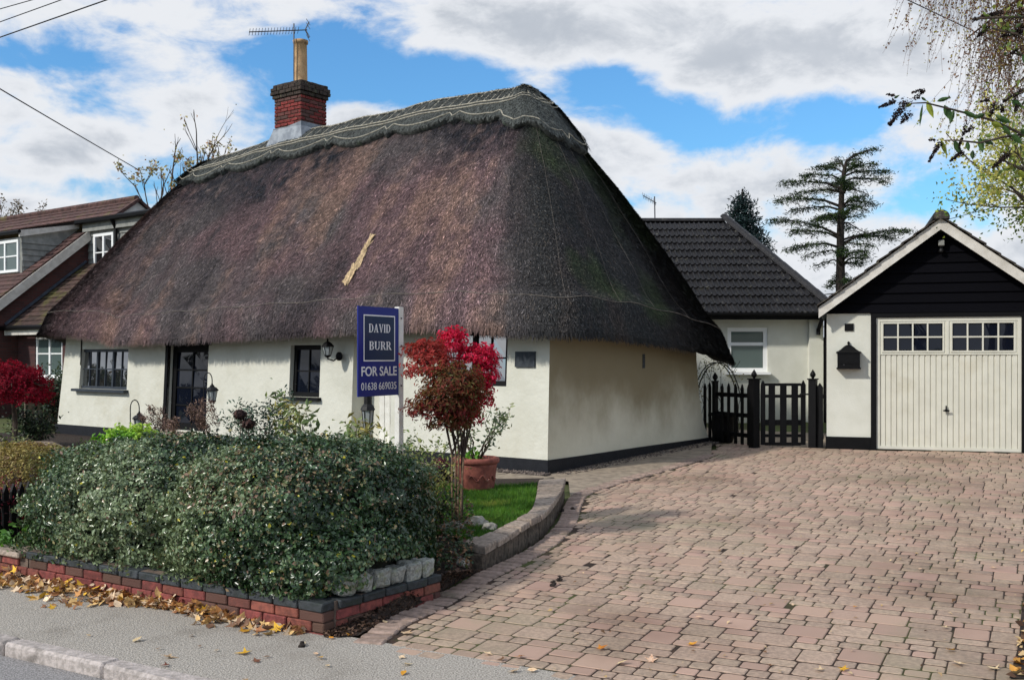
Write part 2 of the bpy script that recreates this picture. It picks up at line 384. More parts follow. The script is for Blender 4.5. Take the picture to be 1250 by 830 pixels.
def vnoise(P, s=1., seed=0):
    P = np.asarray(P, dtype=np.float64)*s+seed*17.13; I = np.floor(P).astype(np.int64); f = P-I; f = f*f*(3-2*f); r = 0
    for dx in (0, 1):
        for dy in (0, 1):
            for dz in (0, 1):
                h = (I[:, 0]+dx)*374761393+(I[:, 1]+dy)*668265263+(I[:, 2]+dz)*2147483647+seed*97531
                h = (h ^ (h >> 13))*1274126177; h = ((h ^ (h >> 16)) & 0xFFFF)/65535.
                w = np.where(dx, f[:, 0], 1-f[:, 0])*np.where(dy, f[:, 1], 1-f[:, 1])*np.where(dz, f[:, 2], 1-f[:, 2])
                r = r+h*w
    return r
def fbm(P, s=1., seed=0, o=3): return sum(vnoise(P, s*2**i, seed+i)*.5**i for i in range(o))/sum(.5**i for i in range(o))
def norm(a): return a/np.maximum(np.linalg.norm(a, axis=1, keepdims=True), 1e-9)
def pal(cols, n, rs=RS, w=None):
    c = np.array(cols)[rs.choice(len(cols), n, p=w)]
    return c*(rs.uniform(.75, 1.25, (n, 1)))
def leaves(name, pts, nrm, size, col, m, parent=None, aspect=.55, droop=None, kind=None, fold=.25, rs=RS):
    """many small leaves, each two folded triangles pairs (a bent four-sided blade)"""
    pts = np.asarray(pts, float); n = len(pts); nrm = norm(np.asarray(nrm, float)); size = np.broadcast_to(size, (n,))[:, None]
    r = rs.normal(size=(n, 3))
    if droop is not None: r = r*(1-droop)+np.array([[0, 0, -1.]])*droop*1.6
    d = norm(r-nrm*(r*nrm).sum(1, keepdims=True)); s = np.cross(nrm, d)
    a = pts-d*size*.5; tip = pts+d*size*.5-nrm*size*.12
    l = pts+s*size*aspect*.5+nrm*size*fold*.4-d*size*.05; q = pts-s*size*aspect*.5+nrm*size*fold*.4-d*size*.05
    V = np.stack([a, l, tip, q], 1).reshape(-1, 3); k = np.arange(n)*4
    F = np.stack([np.stack([k, k+1, k+2], 1), np.stack([k, k+2, k+3], 1)], 1).reshape(-1, 3)
    return fast(name, V, F, m, parent, col=np.repeat(np.asarray(col), 2, 0), kind=kind)
def shell(c, h, n, e=2.5, depth=.25, bump=.15, bs=2., seed=0, rs=RS, half=True, skirt=False):
    half = half and not skirt
    """points in the outer shell of a lumpy superellipsoid; returns points and outward normals"""
    d = norm(rs.normal(size=(n, 3)))
    if skirt: half = False
    if half: d[:, 2] = np.where(d[:, 2] < -.35, -d[:, 2], d[:, 2])
    k = (np.abs(d)**e).sum(1, keepdims=True)**(-1/e); q = d*k
    if skirt:
        k2 = (np.abs(q[:, :2])**e).sum(1)**(-1/e); q[:, :2] = np.where((q[:, 2] < 0)[:, None], q[:, :2]*k2[:, None], q[:, :2])
    lump = 1+bump*(fbm(q*3+np.array(c), bs, seed)*2-1)[:, None]
    if skirt: lump = lump+.16*(fbm(q*3+np.array(c), 4.6, seed+5, 2)*2-1)[:, None]
    dep = 1-depth*(rs.rand(n, 1)**2.2)
    p = q*lump*dep*np.array(h)+np.array(c)
    nn = norm(np.sign(q)*np.abs(q)**(e-1)/np.array(h)); return p, nn

# ================================================================== SETTING
def sn(s, d, z): return Vector((B0.x+ST.x*s+SN.x*d, B0.y+ST.y*s+SN.y*d, z))      # s metres left along the street, d metres away from it
def sheet(name, poly, m, parent=None, kind='structure'):
    o = obj(name, MB().add(poly, [tuple(range(len(poly)))]), m, parent, recalc=False)
    if kind: o['kind'] = kind
    return o
def build_ground():
    ds = [-3000, -60, -8.2, -.02, .12, 8, 16, 25, 60, 3000]; zs = [-.4, -.4, -.4, -.4, -.27, -.06, .14, .33, .38, .4]
    ss = [-3000, -60, -20, -8, 0, 8, 20, 60, 3000]; mb = MB()
    vs = [sn(s, d, z) for d, z in zip(ds, zs) for s in ss]; n = len(ss)
    mb.add(vs, [(i*n+j, (i+1)*n+j, (i+1)*n+j+1, i*n+j+1) for i in range(len(ds)-1) for j in range(n-1)])
    g = obj('ground', mb, m_ground, kind='structure'); tag(g, 'green and brown earth spreading out behind the houses', 'ground')
    fr = lambda u, v, z: sn(u, v, z)
    r = obj('road', MB().box(fr, -60, 80, -8, -1.16, -.5, -.262), m_road, kind='structure'); tag(r, 'grey tarmac road beyond the kerb at the lower left corner', 'road')
    p = obj('pavement', MB().box(fr, -60, 80, -1.03, .06, -.5, -.2), m_asphalt, kind='structure'); tag(p, 'speckled grey tarmac pavement littered with leaves', 'pavement')
    k = thing('kerb', 'worn pale concrete kerb between pavement and road', 'kerb', sn(2, -1.1, -.3), kind='structure')
    s = -3.0
    while s < 9:
        L = .915; mb = MB(); c = sn(s+L/2, -1.09+random.uniform(-.006, .006), -.265+random.uniform(-.004, .004))
        mb.chbox(c, (L/2-.006, .068, .085), (ST, SN, Vector((0, 0, 1))), .018, .004)
        obj('kerb_stone', mb, m_kerb, k); s += L
build_ground()

# ---- block paved drive
EC = [(452, 783), (487, 758), (529, 739), (569, 716), (593, 703), (616, 692), (640, 680), (671, 661), (692, 638), (700, 616), (712, 602), (754, 588), (795, 577), (830, 567), (868, 555)]
def smooth_path(P, step):
    P = [Vector(p) for p in P]; out = []
    for i in range(len(P)-1):
        p0, p1, p2, p3 = P[max(i-1, 0)], P[i], P[i+1], P[min(i+2, len(P)-1)]
        for k in range(20):
            t = k/20; out.append(.5*((2*p1)+(p2-p0)*t+(2*p0-5*p1+4*p2-p3)*t*t+(3*p1-p0-3*p2+p3)*t**3))
    out.append(P[-1]); res = [out[0]]; acc = 0
    for a, b in zip(out, out[1:]):
        L = (b-a).length; pos = step-acc
        while pos <= L: res.append(a.lerp(b, pos/L)); pos += step
        acc = (acc+L) % step
    return res
edge_path = smooth_path([on_drive(*p) for p in EC], .108)
DN = Vector((-SLOPE*SN.x, -SLOPE*SN.y, 1)).normalized()
E1 = Vector((.89, -.455, 0)); E1 = (E1-DN*E1.dot(DN)).normalized(); E2 = DN.cross(E1)
def inside(p, poly):
    c = False; n = len(poly); x, y = p
    for i in range(n):
        x1, y1 = poly[i]; x2, y2 = poly[(i+1) % n]
        if (y1 > y) != (y2 > y) and x < (x2-x1)*(y-y1)/(y2-y1)+x1: c = not c
    return c
GAR = frame((5.07, 16.5, 0), Vector((.953, -.302, 0)), Vector((.302, .953, 0)))   # garage: u along its front, v back
def paver_mesh(hx, hy, seed):
    r = random.Random(seed); ch = [r.uniform(.006, .018) for _ in range(4)]; mb = MB()
    def ring(ins, z):
        X, Y = hx-ins, hy-ins; o = []
        for (sx, sy, c) in ((-1, -1, ch[0]), (1, -1, ch[1]), (1, 1, ch[2]), (-1, 1, ch[3])):
            a = Vector((sx*(X-c), sy*Y, z)); b = Vector((sx*X, sy*(Y-c), z)); o += [b, a] if sx*sy > 0 else [a, b]
        return o
    mb.add(ring(.005, .0)+ring(0, -.0035)+ring(0, -.03), [tuple(range(8))]+[(i, (i+1) % 8, 8+(i+1) % 8, 8+i) for i in range(8)]+[(8+i, 8+(i+1) % 8, 16+(i+1) % 8, 16+i) for i in range(8)])
    return mb
def build_drive():
    front = [sn(.22, -.03, 0), sn(-7.2, -.06, 0)]
    back = [GAR(6.5, -.02, 0), GAR(-.02, -.02, 0), Vector((3.6, 17.55, 0))]
    field = [(p.x, p.y) for p in ([front[1]]+back+[q for q in reversed(edge_path)]+[sn(.0, -.03, 0)])]
    field = [(p[0], p[1]) for p in field]
    base_poly = [Vector((x, y, gz(x, y)-.0035)) for x, y in field]
    # widen the bed under the edging
    d = sheet('driveway', base_poly, m_joint); tag(d, 'pinkish block paved driveway sloping up to the garage', 'driveway')
    # inset of the field from the edging centre line
    ep = [(p.x, p.y) for p in edge_path]
    def near_edge(x, y, r): return any((x-a)**2+(y-b)**2 < r*r for a, b in ep)
    O = Vector(B0); mod = .124; gap = .011; pav = []
    rows = range(-30, 120); carry = {}
    rr = random.Random(5)
    for j in rows:
        x = -2.0; blocked = sorted(carry.pop(j, [])); nxt = []
        x += rr.uniform(0, .2)
        while x < 9.5:
            b = next((q for q in blocked if q[0] < x+.001 < q[1]), None)
            if b: x = b[1]; continue
            lim = min([q[0] for q in blocked if q[0] >= x-.001] or [99])
            avail = lim-x
            if avail < .10: x = lim; continue
            r = rr.random()
            if r < .20 and avail >= .25: w, h = rr.choice((.25, .25, .21)), 2
            else: w, h = rr.choice((.125, .165, .205, .165, .125)), 1
            if avail-w < .10: w = min(avail, .27); h = h if w > .2 else 1
            if w > .28: w = .165
            pav.append((x, j, w, h))
            if h == 2: nxt.append((x, x+w))
            x += w
        carry[j+1] = nxt
    big = []; cache = {}
    split = []
    for (x, j, w, h) in pav:     # blocks meeting the edging are cut small
        p = O+E1*(x+w/2)+E2*((j+h/2)*mod)
        if near_edge(p.x, p.y, .30):
            k = max(1, round(w/.085))
            for a in range(k):
                for b in range(h): split.append((x+w*a/k, j+b, w/k, 1))
        else: split.append((x, j, w, h))
    for (x, j, w, h) in split:
        cx = x+w/2; cy = (j+h/2)*mod; p = O+E1*cx+E2*cy; p.z = gz(p.x, p.y)
        if not inside((p.x, p.y), field): continue
        if near_edge(p.x, p.y, .135): continue
        if p.y < 1: continue
        sc = FPX/p.y; px = 625+p.x*sc; py = 435+(EYE-p.z)*sc
        vis = -30 < px < 1280 and py < 850
        if not vis and (px > 1700 or py > 1100): continue
        big.append(((w*h*mod*sc*sc*(EYE-p.z)/p.y) if (0 < px < 1250 and py < 832) else 0, p, w, h))
    big.sort(key=lambda q: -q[0])
    rr = random.Random(9)
    V = []; F = []; T = []
    faces_by = None
    for i, (a, p, w, h) in enumerate(big):
        hx, hy = w/2-.0045, h*mod/2-.0085; key = (round(hx, 3), round(hy, 3), rr.randrange(4))
        if key not in cache: cache[key] = mesh_of('paver', paver_mesh(hx, hy, hash(key) & 0xffff), m_paver)
        M = basis(p+DN*rr.uniform(-.0008, .0022), E1, E2, DN) @ Euler((rr.uniform(-.005, .005), rr.uniform(-.005, .005), rr.uniform(-.012, .012))).to_matrix().to_4x4()
        if i < 300: inst('paver', cache[key], d, M)
        else:
            me = cache[key]; k = len(V); V += [tuple(M @ v.co) for v in me.vertices]; tn = rr.random()
            for q in me.polygons:
                vv = q.vertices
                if len(vv) == 8:
                    for t in ((0, 1, 2, 3), (0, 3, 4, 7), (4, 5, 6, 7)): F.append([vv[e]+k for e in t]); T.append(tn)
                else: F.append([e+k for e in vv]); T.append(tn)
    o = fast('pavers', V, F, m_paver, d, tone=T, kind='stuff')
    # edging course laid across the line
    em = [mesh_of('edging_block', MB().chbox((0, 0, -.03), (.098, .044, .032), ((1, 0, 0), (0, 1, 0), (0, 0, 1)), .010, .003), m_edging) for _ in range(6)]
    for i, p in enumerate(edge_path):
        tdir = (edge_path[min(i+1, len(edge_path)-1)]-edge_path[max(i-1, 0)]).normalized(); side = tdir.cross(DN).normalized()
        q = Vector(p); q.z = gz(p.x, p.y)+random.uniform(.003, .013)
        inst('edging_block', em[i % 6], d, basis(q, side, DN.cross(side), DN) @ Euler((random.uniform(-.03, .03), random.uniform(-.03, .03), random.uniform(-.05, .05))).to_matrix().to_4x4())
    # loose soil bed on the right of the drive
build_drive()

# ================================================================== COTTAGE
C0 = Vector((.48, 13.9, 0)); CA = Vector((-.8, .6, 0)); CB = Vector((.6, .8, 0)); CL, CW = 12.5, 5.06
CF = frame(C0, CA, CB)
def FW(px, py, v=0):       # bearing -> (u, z) on the cottage front
    p = on_plane(px, py, CF(0, v, 0), CB); return (p-C0).dot(CA), p.z
cottage = thing('thatched_cottage', 'long white rendered cottage under a steep dark thatched roof', 'cottage', CF(CL/2, CW/2, 0))
def lean(u, v, z):
    """old walls: the ends and the gable foot spread outwards"""
    zz = max(0, min(z, 2.3))
    v2 = v+(.05*zz if v < 1.5 else 0)
    if v > 3: v2 -= np.interp(zz, [0, .15, .36, .6, .93, 1.5, 2.3], [0, .16, .31, .41, .50, .56, .58])*(v-3)/(CW-3)
    u2 = u-(.11*zz if u > 11 else 0)*(u-11)/(CL-11) if u > 11 else u
    if u < .5: u2 = u+.012*zz+.02*math.sin(v*1.7)*(zz-.8)
    return CF(u2, v2, z)
win_left = (*FW(92, 474), *FW(152, 426)); win_small = (*FW(350, 484), *FW(387, 421)); win_right = (*FW(530, 470), *FW(615, 402))
door_r = (*FW(201, 523), *FW(250, 421))
def rect(q): u0, z0, u1, z1 = q; return (min(u0, u1), max(u0, u1), min(z0, z1), max(z0, z1))
WLft, WSm, WRt, DR = rect(win_left), rect(win_small), rect(win_right), rect(door_r)
WLft = (WLft[0], WLft[1], WLft[2], WLft[3]); DR = (DR[0], DR[1], .22, DR[3])
REC = (2.95, 3.8, .0, 2.4)
def build_walls():
    holes = [WLft, WSm, WRt, DR, REC]
    us = sorted(set([0, CL]+[h[0] for h in holes]+[h[1] for h in holes]+list(np.arange(.5, CL, .5))))
    zs = sorted(set([.17, 2.45]+[h[2] for h in holes if h[2] > .17]+[h[3] for h in holes if h[3] < 2.45]+list(np.arange(.4, 2.4, .3))))
    mb = MB()
    for u0, u1 in zip(us, us[1:]):
        for z0, z1 in zip(zs, zs[1:]):
            cu, cz = (u0+u1)/2, (z0+z1)/2
            if any(h[0] < cu < h[1] and h[2] < cz < h[3] for h in holes): continue
            mb.add([lean(u0, 0, z0), lean(u1, 0, z0), lean(u1, 0, z1), lean(u0, 0, z1)], [(0, 1, 2, 3)])
    for h, dp in ((WLft, .12), (WSm, .16), (WRt, .14), (DR, .2), (REC, .36)):
        u0, u1, z0, z1 = h; z0 = max(z0, .17)
        a, b, c, e = [lean(u, 0, z) for u, z in ((u0, z0), (u1, z0), (u1, z1), (u0, z1))]
        a2, b2, c2, e2 = [lean(u, 0, z)+CB*dp for u, z in ((u0, z0), (u1, z0), (u1, z1), (u0, z1))]
        mb.add([a, b, c, e, a2, b2, c2, e2], [(0, 1, 5, 4), (1, 2, 6, 5), (2, 3, 7, 6), (3, 0, 4, 7)])
        if h is REC: mb.add([a2, b2, c2, e2], [(0, 1, 2, 3)])
    o = obj('front_wall', mb, m_render, cottage, recalc=False)
    mb = MB(); vs = list(np.linspace(0, CW, 15)); zz = list(np.linspace(.17, 2.45, 11))
    mb.add([lean(0, v, z) for z in zz for v in vs], [(i*15+j, i*15+j+1, (i+1)*15+j+1, (i+1)*15+j) for i in range(10) for j in range(14)])
    g = obj('gable_wall', mb, m_gable, cottage, smooth=True, recalc=False)
    # stains hang from the eaves: weather them by height
    t = g.data.materials[0].node_tree
    mb = MB()
    for (a, b) in (((CL, 0), (CL, CW)), ((0, CW), (CL, CW))):
        zz = [.17, .36, .6, .93, 1.5, 2.45]; mb.add([lean(*q, z) for z in zz for q in (a, b)], [(2*i, 2*i+1, 2*i+3, 2*i+2) for i in range(5)])
    obj('rear_wall', mb, m_render, cottage, recalc=False)
    mb = MB(); mb.add([CF(.3, .3, 2.4), CF(CL-.3, .3, 2.4), CF(CL-.3, CW-.7, 2.4), CF(.3, CW-.7, 2.4)], [(0, 1, 2, 3)]); obj('ceiling', mb, m_render, cottage, recalc=False)
    # black tarred plinth, stood 2 cm proud
    mb = MB(); P = [(CL+.02, -.02), (3.82, -.02), (2.93, -.02), (-.02, -.02), (-.02, CW+.02), (CL+.02, CW+.02)]
    n = len(P)
    zt = .172
    mb.add([CF(u, v, -.25) for u, v in P]+[CF(u, v, zt) for u, v in P]+[CF(u+(.06 if u < 0 else (-.06 if u > CL else 0)), v+(.06 if v < 0 else -.06), zt+.002) for u, v in P],
           [(i, (i+1) % n, n+(i+1) % n, n+i) for i in range(n)]+[(n+i, n+(i+1) % n, 2*n+(i+1) % n, 2*n+i) for i in range(n)])
    obj('plinth', mb, m_plinth, cottage)
build_walls()

def window(fr, parent, u0, u1, z0, z1, v, lights, cols, rows, mf, mg, fw=.055, bar=.022, dep=.06, sill=None, name='window', heads=None, label=None, jit=.012):
    """frame and glazing bars as one joinery mesh, every pane its own sub-part"""
    mb = MB(); e = .002
    mb.box(fr, u0, u1, v, v+dep, z0, z0+fw); mb.box(fr, u0, u1, v, v+dep, z1-fw, z1)
    mb.box(fr, u0, u0+fw, v+e, v+dep, z0+fw, z1-fw); mb.box(fr, u1-fw, u1, v+e, v+dep, z0+fw, z1-fw)
    iw = (u1-u0-2*fw); lw = (iw-(lights-1)*fw)/lights; panes = []
    for L in range(lights):
        a = u0+fw+L*(lw+fw); b = a+lw
        if L: mb.box(fr, a-fw, a, v+e, v+dep, z0+fw, z1-fw)
        for c in range(1, cols): x = a+lw*c/cols; mb.box(fr, x-bar/2, x+bar/2, v+.012, v+dep-.01, z0+fw, z1-fw)
        zc = [z0+fw+(z1-z0-2*fw)*r/rows for r in range(rows+1)] if not heads else [z0+fw]+[z0+fw+(z1-z0-2*fw)*h for h in heads]+[z1-fw]
        for z in zc[1:-1]: mb.box(fr, a, b, v+.014, v+dep-.012, z-bar/2, z+bar/2)
        for c in range(cols):
            for z, zz in zip(zc, zc[1:]): panes.append((a+lw*c/cols, a+lw*(c+1)/cols, z, zz))
    w = obj(name, mb, mf, parent)
    for (a, b, z, zz) in panes:
        j = [random.uniform(-jit, jit)*.3 for _ in range(4)]
        obj('pane', MB().hexa([fr(a, v+.03+j[0], z), fr(b, v+.03+j[1], z), fr(b, v+.036+j[1], z), fr(a, v+.036+j[0], z), fr(a, v+.03+j[2], zz), fr(b, v+.03+j[3], zz), fr(b, v+.036+j[3], zz), fr(a, v+.036+j[2], zz)]), mg, w)
    if sill: obj('sill', MB().box(fr, u0-sill, u1+sill, v-.16, v+.01, z0-.055, z0-.002), mf, w)
    return w
def lf(u, v, z):  return CF(u, v+.05*max(0, min(z, 2.3)), z)
m_greyframe = mat('slate_grey_paint', S(52, 58, 66), S(44, 50, 58), 8, .45, .1, 60)
window(lf, cottage, *WLft, .05, 3, 2, 2, m_greyframe, m_glass, sill=.06)
window(lf, cottage, *WSm, .08, 1, 2, 2, m_black, m_glassdark, fw=.075, sill=.05)
window(lf, cottage, *WRt, .06, 2, 2, 2, m_black, m_glass, fw=.075, sill=None)
dw = window(lf, cottage, *DR, .10, 1, 2, 4, m_black, m_glassdark, fw=.13, name='front_door', bar=.03)
obj('handle', MB().tube([lf(DR[0]+.07, .08, 1.12), lf(DR[0]+.07, .04, 1.12), lf(DR[0]+.16, .04, 1.12)], .010), m_alu, dw)
obj('door_surround', MB().box(lf, DR[0]-.07, DR[1]+.1, -.02, .05, DR[3], DR[3]+.1).box(lf, DR[1], DR[1]+.08, -.015, .05, .2, DR[3]-.002), m_black, cottage)
obj('door_step', MB().chbox(CF((DR[0]+DR[1])/2, -.12, .1), (.62, .2, .1), (CA, CB, Vector((0, 0, 1))), .015, .004), m_capstone, cottage)
# white ledged door in the little recess
mb = MB()
pd = MB()
for i in range(4): obj('door_board', MB().chbox(CF(2.99+.12*i+.06, .33, 1.03), (.056, .018, .86), (CA, CB, Vector((0, 0, 1))), .006, .001), m_whitepaint, cottage)
# slate plaque by the right window
u0, z0 = FW(626, 448); u1, z1 = FW(650, 429)
obj('name_plaque', MB().box(lf, min(u0, u1), max(u0, u1), -.03, .0, z0, z1), m_slate, cottage)
gu = on_plane(786, 440, CF(0, 0, 0), CA); gv = (gu-C0).dot(CB)
obj('air_brick', MB().box(CF, .0-.0, .045, gv-.04, gv+.04, gu.z-.12, gu.z+.1), m_slate, cottage)
# rainwater pipe at the far left corner of the front
u, z = FW(95, 440); obj('cable_run', MB().tube([lf(u, -.012, 1.4), lf(u, -.012, 2.2)], .012), m_wirecable, cottage)

# ---- thatch
OV = .42
def outline():
    r = .75; pts = []; u0, u1, v0, v1 = -OV, CL+.62, -OV, CW+.58
    def arc(cu, cv, a0, a1, n=22): return [(cu+r*math.cos(math.radians(a0+(a1-a0)*i/n)), cv+r*math.sin(math.radians(a0+(a1-a0)*i/n))) for i in range(n+1)]
    def line(p, q, n): return [(p[0]+(q[0]-p[0])*i/n, p[1]+(q[1]-p[1])*i/n) for i in range(1, n)]
    A = arc(u0+r, v1-r, 180, 90)[::-1]   # keep direction: start at back right, run the gable to the front, then left
    loop = arc(u0+r, v1-r, 90, 180)+line((u0, v1-r), (u0, v0+r), 70)+arc(u0+r, v0+r, 180, 270)+line((u0+r, v0), (u1-r, v0), 190)+arc(u1-r, v0+r, 270, 360)+line((u1, v0+r), (u1, v1-r), 50)+arc(u1-r, v1-r, 0, 90)+line((u1-r, v1), (u0+r, v1), 90)
    return np.array(loop)
OUT = outline(); NP = len(OUT)
_fu = [-.42, .3, 1.0, 1.9, 2.6, 3.6, 4.6, 6.0, 7.6, 8.6, 9.4, 9.95, 10.15, 10.6, 11.5, 12.9]
_fz = [1.93, 1.97, 2.04, 2.08, 2.06, 2.04, 2.01, 1.97, 1.93, 1.92, 1.90, 1.88, 1.98, 2.04, 2.10, 2.10]
_gv = [-.42, .6, 1.6, 2.8, 4.0, 5.42]; _gz = [1.93, 1.95, 1.90, 1.80, 1.66, 1.47]
def eave_z(u, v):
    zf = np.interp(u, _fu, _fz); zg = np.interp(v, _gv, _gz)
    wf = np.exp(-((v+OV)/.5)**2); wg = np.exp(-((u+OV)/.5)**2)
    return (zf*wf+zg*wg+1.9*.15)/(wf+wg+.15)
EZ = eave_z(OUT[:, 0], OUT[:, 1])
RU0, RU1, RV = 2.25, 10.55, 2.53
def ridge_z(u): return np.interp(u, [2, 4, 6.1, 8.5, 10.6], [6.10, 6.12, 6.10, 6.01, 5.80])
def thatch(pi, t, off=0.):
    """pi: place along the eaves (index), t: 0 at the eaves to 1 at the ridge; world points, numpy"""
    pi = np.asarray(pi, float) % NP; i0 = np.floor(pi).astype(int); f = (pi-i0); i1 = (i0+1) % NP
    u = OUT[i0, 0]*(1-f)+OUT[i1, 0]*f; v = OUT[i0, 1]*(1-f)+OUT[i1, 1]*f; ze = EZ[i0]*(1-f)+EZ[i1]*f
    ru = np.clip(u, RU0, RU1); x = (u-RU0)/1.2; ru = np.where(np.abs(x) < 1, RU0+.3*(x+1)**2, ru)
    x = (RU1-u)/1.2; ru = np.where(np.abs(x) < 1, RU1-.3*(x+1)**2, ru)
    de = np.hypot(u-ru, v-RV); d = de*(1-t); A = ridge_z(ru)-.09; c = .30
    k = (A-ze)/(np.sqrt(de**2+c*c)-c)
    z = A-k*(np.sqrt(d*d+c*c)-c)+.17*np.sin(np.pi*np.clip(t, 0, 1))*np.clip(d/.5, 0, 1)
    ou, ov = (u-ru)/de, (v-RV)/de
    wob = .05*(fbm(np.stack([u, v, z], 1), 1.3, 3, 3)*2-1)*np.clip(t*8, 0, 1)
    wh = np.clip(d/.4, 0, 1)*.8
    o = off+wob+.055*np.exp(-((t-.085)/.035)**2)-.05*np.exp(-(t/.03)**2)
    uu = ru+ou*(d+o*wh); vv = RV+ov*(d+o*wh); zz = z+o*np.sqrt(1-wh**2)
    return np.stack([C0.x+CA.x*uu+CB.x*vv, C0.y+CA.y*uu+CB.y*vv, zz], 1), u, v, de
def thatch_col(P, u, v, t, bright=1., rs=RS):
    n = len(P); a = fbm(P, .8, 21, 3); st = fbm(np.stack([u*1.5+t*.6, v*1.5, t*2.2], 1), 1.0, 31, 4); fine = fbm(P, 7, 41, 2); big = fbm(P, .45, 47, 2)
    grey, purple, rust, dark = [np.array(S(*c)) for c in ((98, 90, 90), (116, 93, 95), (146, 117, 103), (62, 57, 60))]
    m = lambda x, lo, hi: np.clip((x-lo)/(hi-lo), 0, 1)[:, None]
    c = grey+(purple-grey)*m(a, .38, .58); c = c+(rust-c)*m(st+.25*(fine-.5), .55, .75)*.7; c = c+(dark-c)*m(1-st+.25*(fine-.5), .54, .72)*.85
    c = c*(.72+.56*fine[:, None])
    band = m(t+.5*(big-.5)+.18*(st-.5), .56, .74); c = c+(np.array(S(44, 43, 50))-c)*band*.9*(.55+.9*(1-m(fine, .3, .75)))*.8
    hip = np.clip((.75-u)/1.0, 0, 1)[:, None]                     # hip above the gable: its shade painted in with the algae, some moss
    alg_shade = np.array(S(46, 50, 50)); c = c+(alg_shade-c)*hip*.85
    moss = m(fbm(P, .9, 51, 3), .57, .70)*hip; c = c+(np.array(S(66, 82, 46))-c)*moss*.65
    return c*bright
def build_thatch():
    rows = np.concatenate([np.linspace(0, .06, 5), np.linspace(.08, 1, 62)])
    pi = np.arange(NP); V = []; COLS = []
    # underside and rounded drip edge first
    P0, u, v, de = thatch(pi, np.zeros(NP)); inn = np.stack([np.clip(OUT[:, 0], .1, CL-.1)-OUT[:, 0], np.clip(OUT[:, 1], .1, CW-.7)-OUT[:, 1]], 1)
    def inward(k, dz):
        uu = OUT[:, 0]+inn[:, 0]*k; vv = OUT[:, 1]+inn[:, 1]*k
        return np.stack([C0.x+CA.x*uu+CB.x*vv, C0.y+CA.y*uu+CB.y*vv, P0[:, 2]+dz], 1)
    rag = .035*(fbm(P0, 6, 7, 3)*2-1)
    for k, dz in ((1.0, .42), (.8, .20), (.4, .0), (.14, -.045)): V.append(inward(k, dz+rag*(k < .5)))
    for t in rows:
        P, _, _, _ = thatch(pi, np.full(NP, t)); P[:, 2] += rag*(t < .02); V.append(P)
    V = np.array(V); R = len(V); F = []
    cols = []
    idx = np.arange(NP); nx = (idx+1) % NP
    for r in range(R-1):
        F.append(np.stack([r*NP+idx, r*NP+nx, (r+1)*NP+nx, (r+1)*NP+idx], 1))
        t = np.full(NP, 0 if r < 4 else rows[min(r-4, len(rows)-1)])
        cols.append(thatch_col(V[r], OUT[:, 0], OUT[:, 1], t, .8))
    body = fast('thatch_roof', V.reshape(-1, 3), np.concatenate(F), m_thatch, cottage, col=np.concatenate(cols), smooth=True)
    # straws lying down the slope
    rs = np.random.RandomState(3); N = 330000
    vis = np.concatenate([np.arange(0, 22+70+22+190+40)]); pi = rs.uniform(0, 22+70+22+190+24, N); t = 1-np.sqrt(rs.uniform(.0, 1, N)); t = np.clip(t, 0, .93)
    P, u, v, de = thatch(pi, t, .012); Q, _, _, _ = thatch(pi, t-.02, .012)
    d = norm(Q-P); s = norm(np.cross(d, np.array([0, 0, 1.]))); nrm = np.cross(s, d); nrm *= np.sign(nrm[:, 2:3])
    ang = rs.normal(0, .38, (N, 1)); dd = norm(d+s*ang); L = rs.uniform(.03, .085, (N, 1)); W = rs.uniform(.003, .0062, (N, 1)); lift = rs.uniform(-.012, .016, (N, 1))
    w = norm(np.cross(dd, nrm))*W
    a = P-dd*L*.5-nrm*.012; b = P+dd*L*.5+nrm*lift
    VV = np.stack([a-w, a+w, b+w*.6, b-w*.6], 1).reshape(-1, 3); FF = np.arange(4*N).reshape(-1, 4)
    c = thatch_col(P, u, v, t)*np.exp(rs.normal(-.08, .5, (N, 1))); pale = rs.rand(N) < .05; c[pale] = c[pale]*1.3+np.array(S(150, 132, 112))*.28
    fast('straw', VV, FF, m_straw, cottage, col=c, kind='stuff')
    # the combed fringe along the drip edge
    N = 16000; pi = rs.uniform(0, 22+70+22+190+24, N); P, u, v, de = thatch(pi, np.zeros(N)); Q, _, _, _ = thatch(pi, np.full(N, .02)); d = norm(P-Q)
    P = P+d*rs.uniform(-.10, .03, (N, 1)); s = norm(np.cross(d, np.array([0, 0, 1.])))
    dd = norm(d+s*rs.normal(0, .2, (N, 1))+np.array([0, 0, -.3])*rs.rand(N, 1)); L = rs.uniform(.05, .12, (N, 1)); w = s*rs.uniform(.003, .006, (N, 1))
    off = np.cross(s, d); off *= -np.sign(off[:, 2:3]); P = P+off*rs.uniform(-.02, .05, (N, 1))
    VV = np.stack([P-w, P+w, P+dd*L+w*.5, P+dd*L-w*.5], 1).reshape(-1, 3)
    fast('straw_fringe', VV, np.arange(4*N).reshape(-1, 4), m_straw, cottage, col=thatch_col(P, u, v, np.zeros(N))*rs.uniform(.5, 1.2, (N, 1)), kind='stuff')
    # ---- block ridge with scalloped apron
    per = np.arange(0, NP, .5); P, u, v, de = thatch(per, np.zeros(len(per)))
    arc = np.concatenate([[0], np.cumsum(np.hypot(np.diff(np.clip(u, RU0-.8, RU1+.8)), np.diff(np.where((u > RU0-.5) & (u < RU1+.5), 0, v*.45))))])
    ph = arc/1.55; fr_ = np.abs((ph % 1)-.5)*2
    dcap = .54+.17*np.abs(np.sin(np.pi*ph))**.8+.14*np.clip(1-((ph % 1)*9-.0)**2, 0, 1)*0+.13*np.clip(1-np.abs(((ph+.5) % 1)-.5)*14, 0, 1)
    dcap = dcap+np.where(u < RU0, .30*np.clip((RU0-u)/1.5, 0, 1), 0)
    tcap = 1-dcap/de; V = []; th = .11
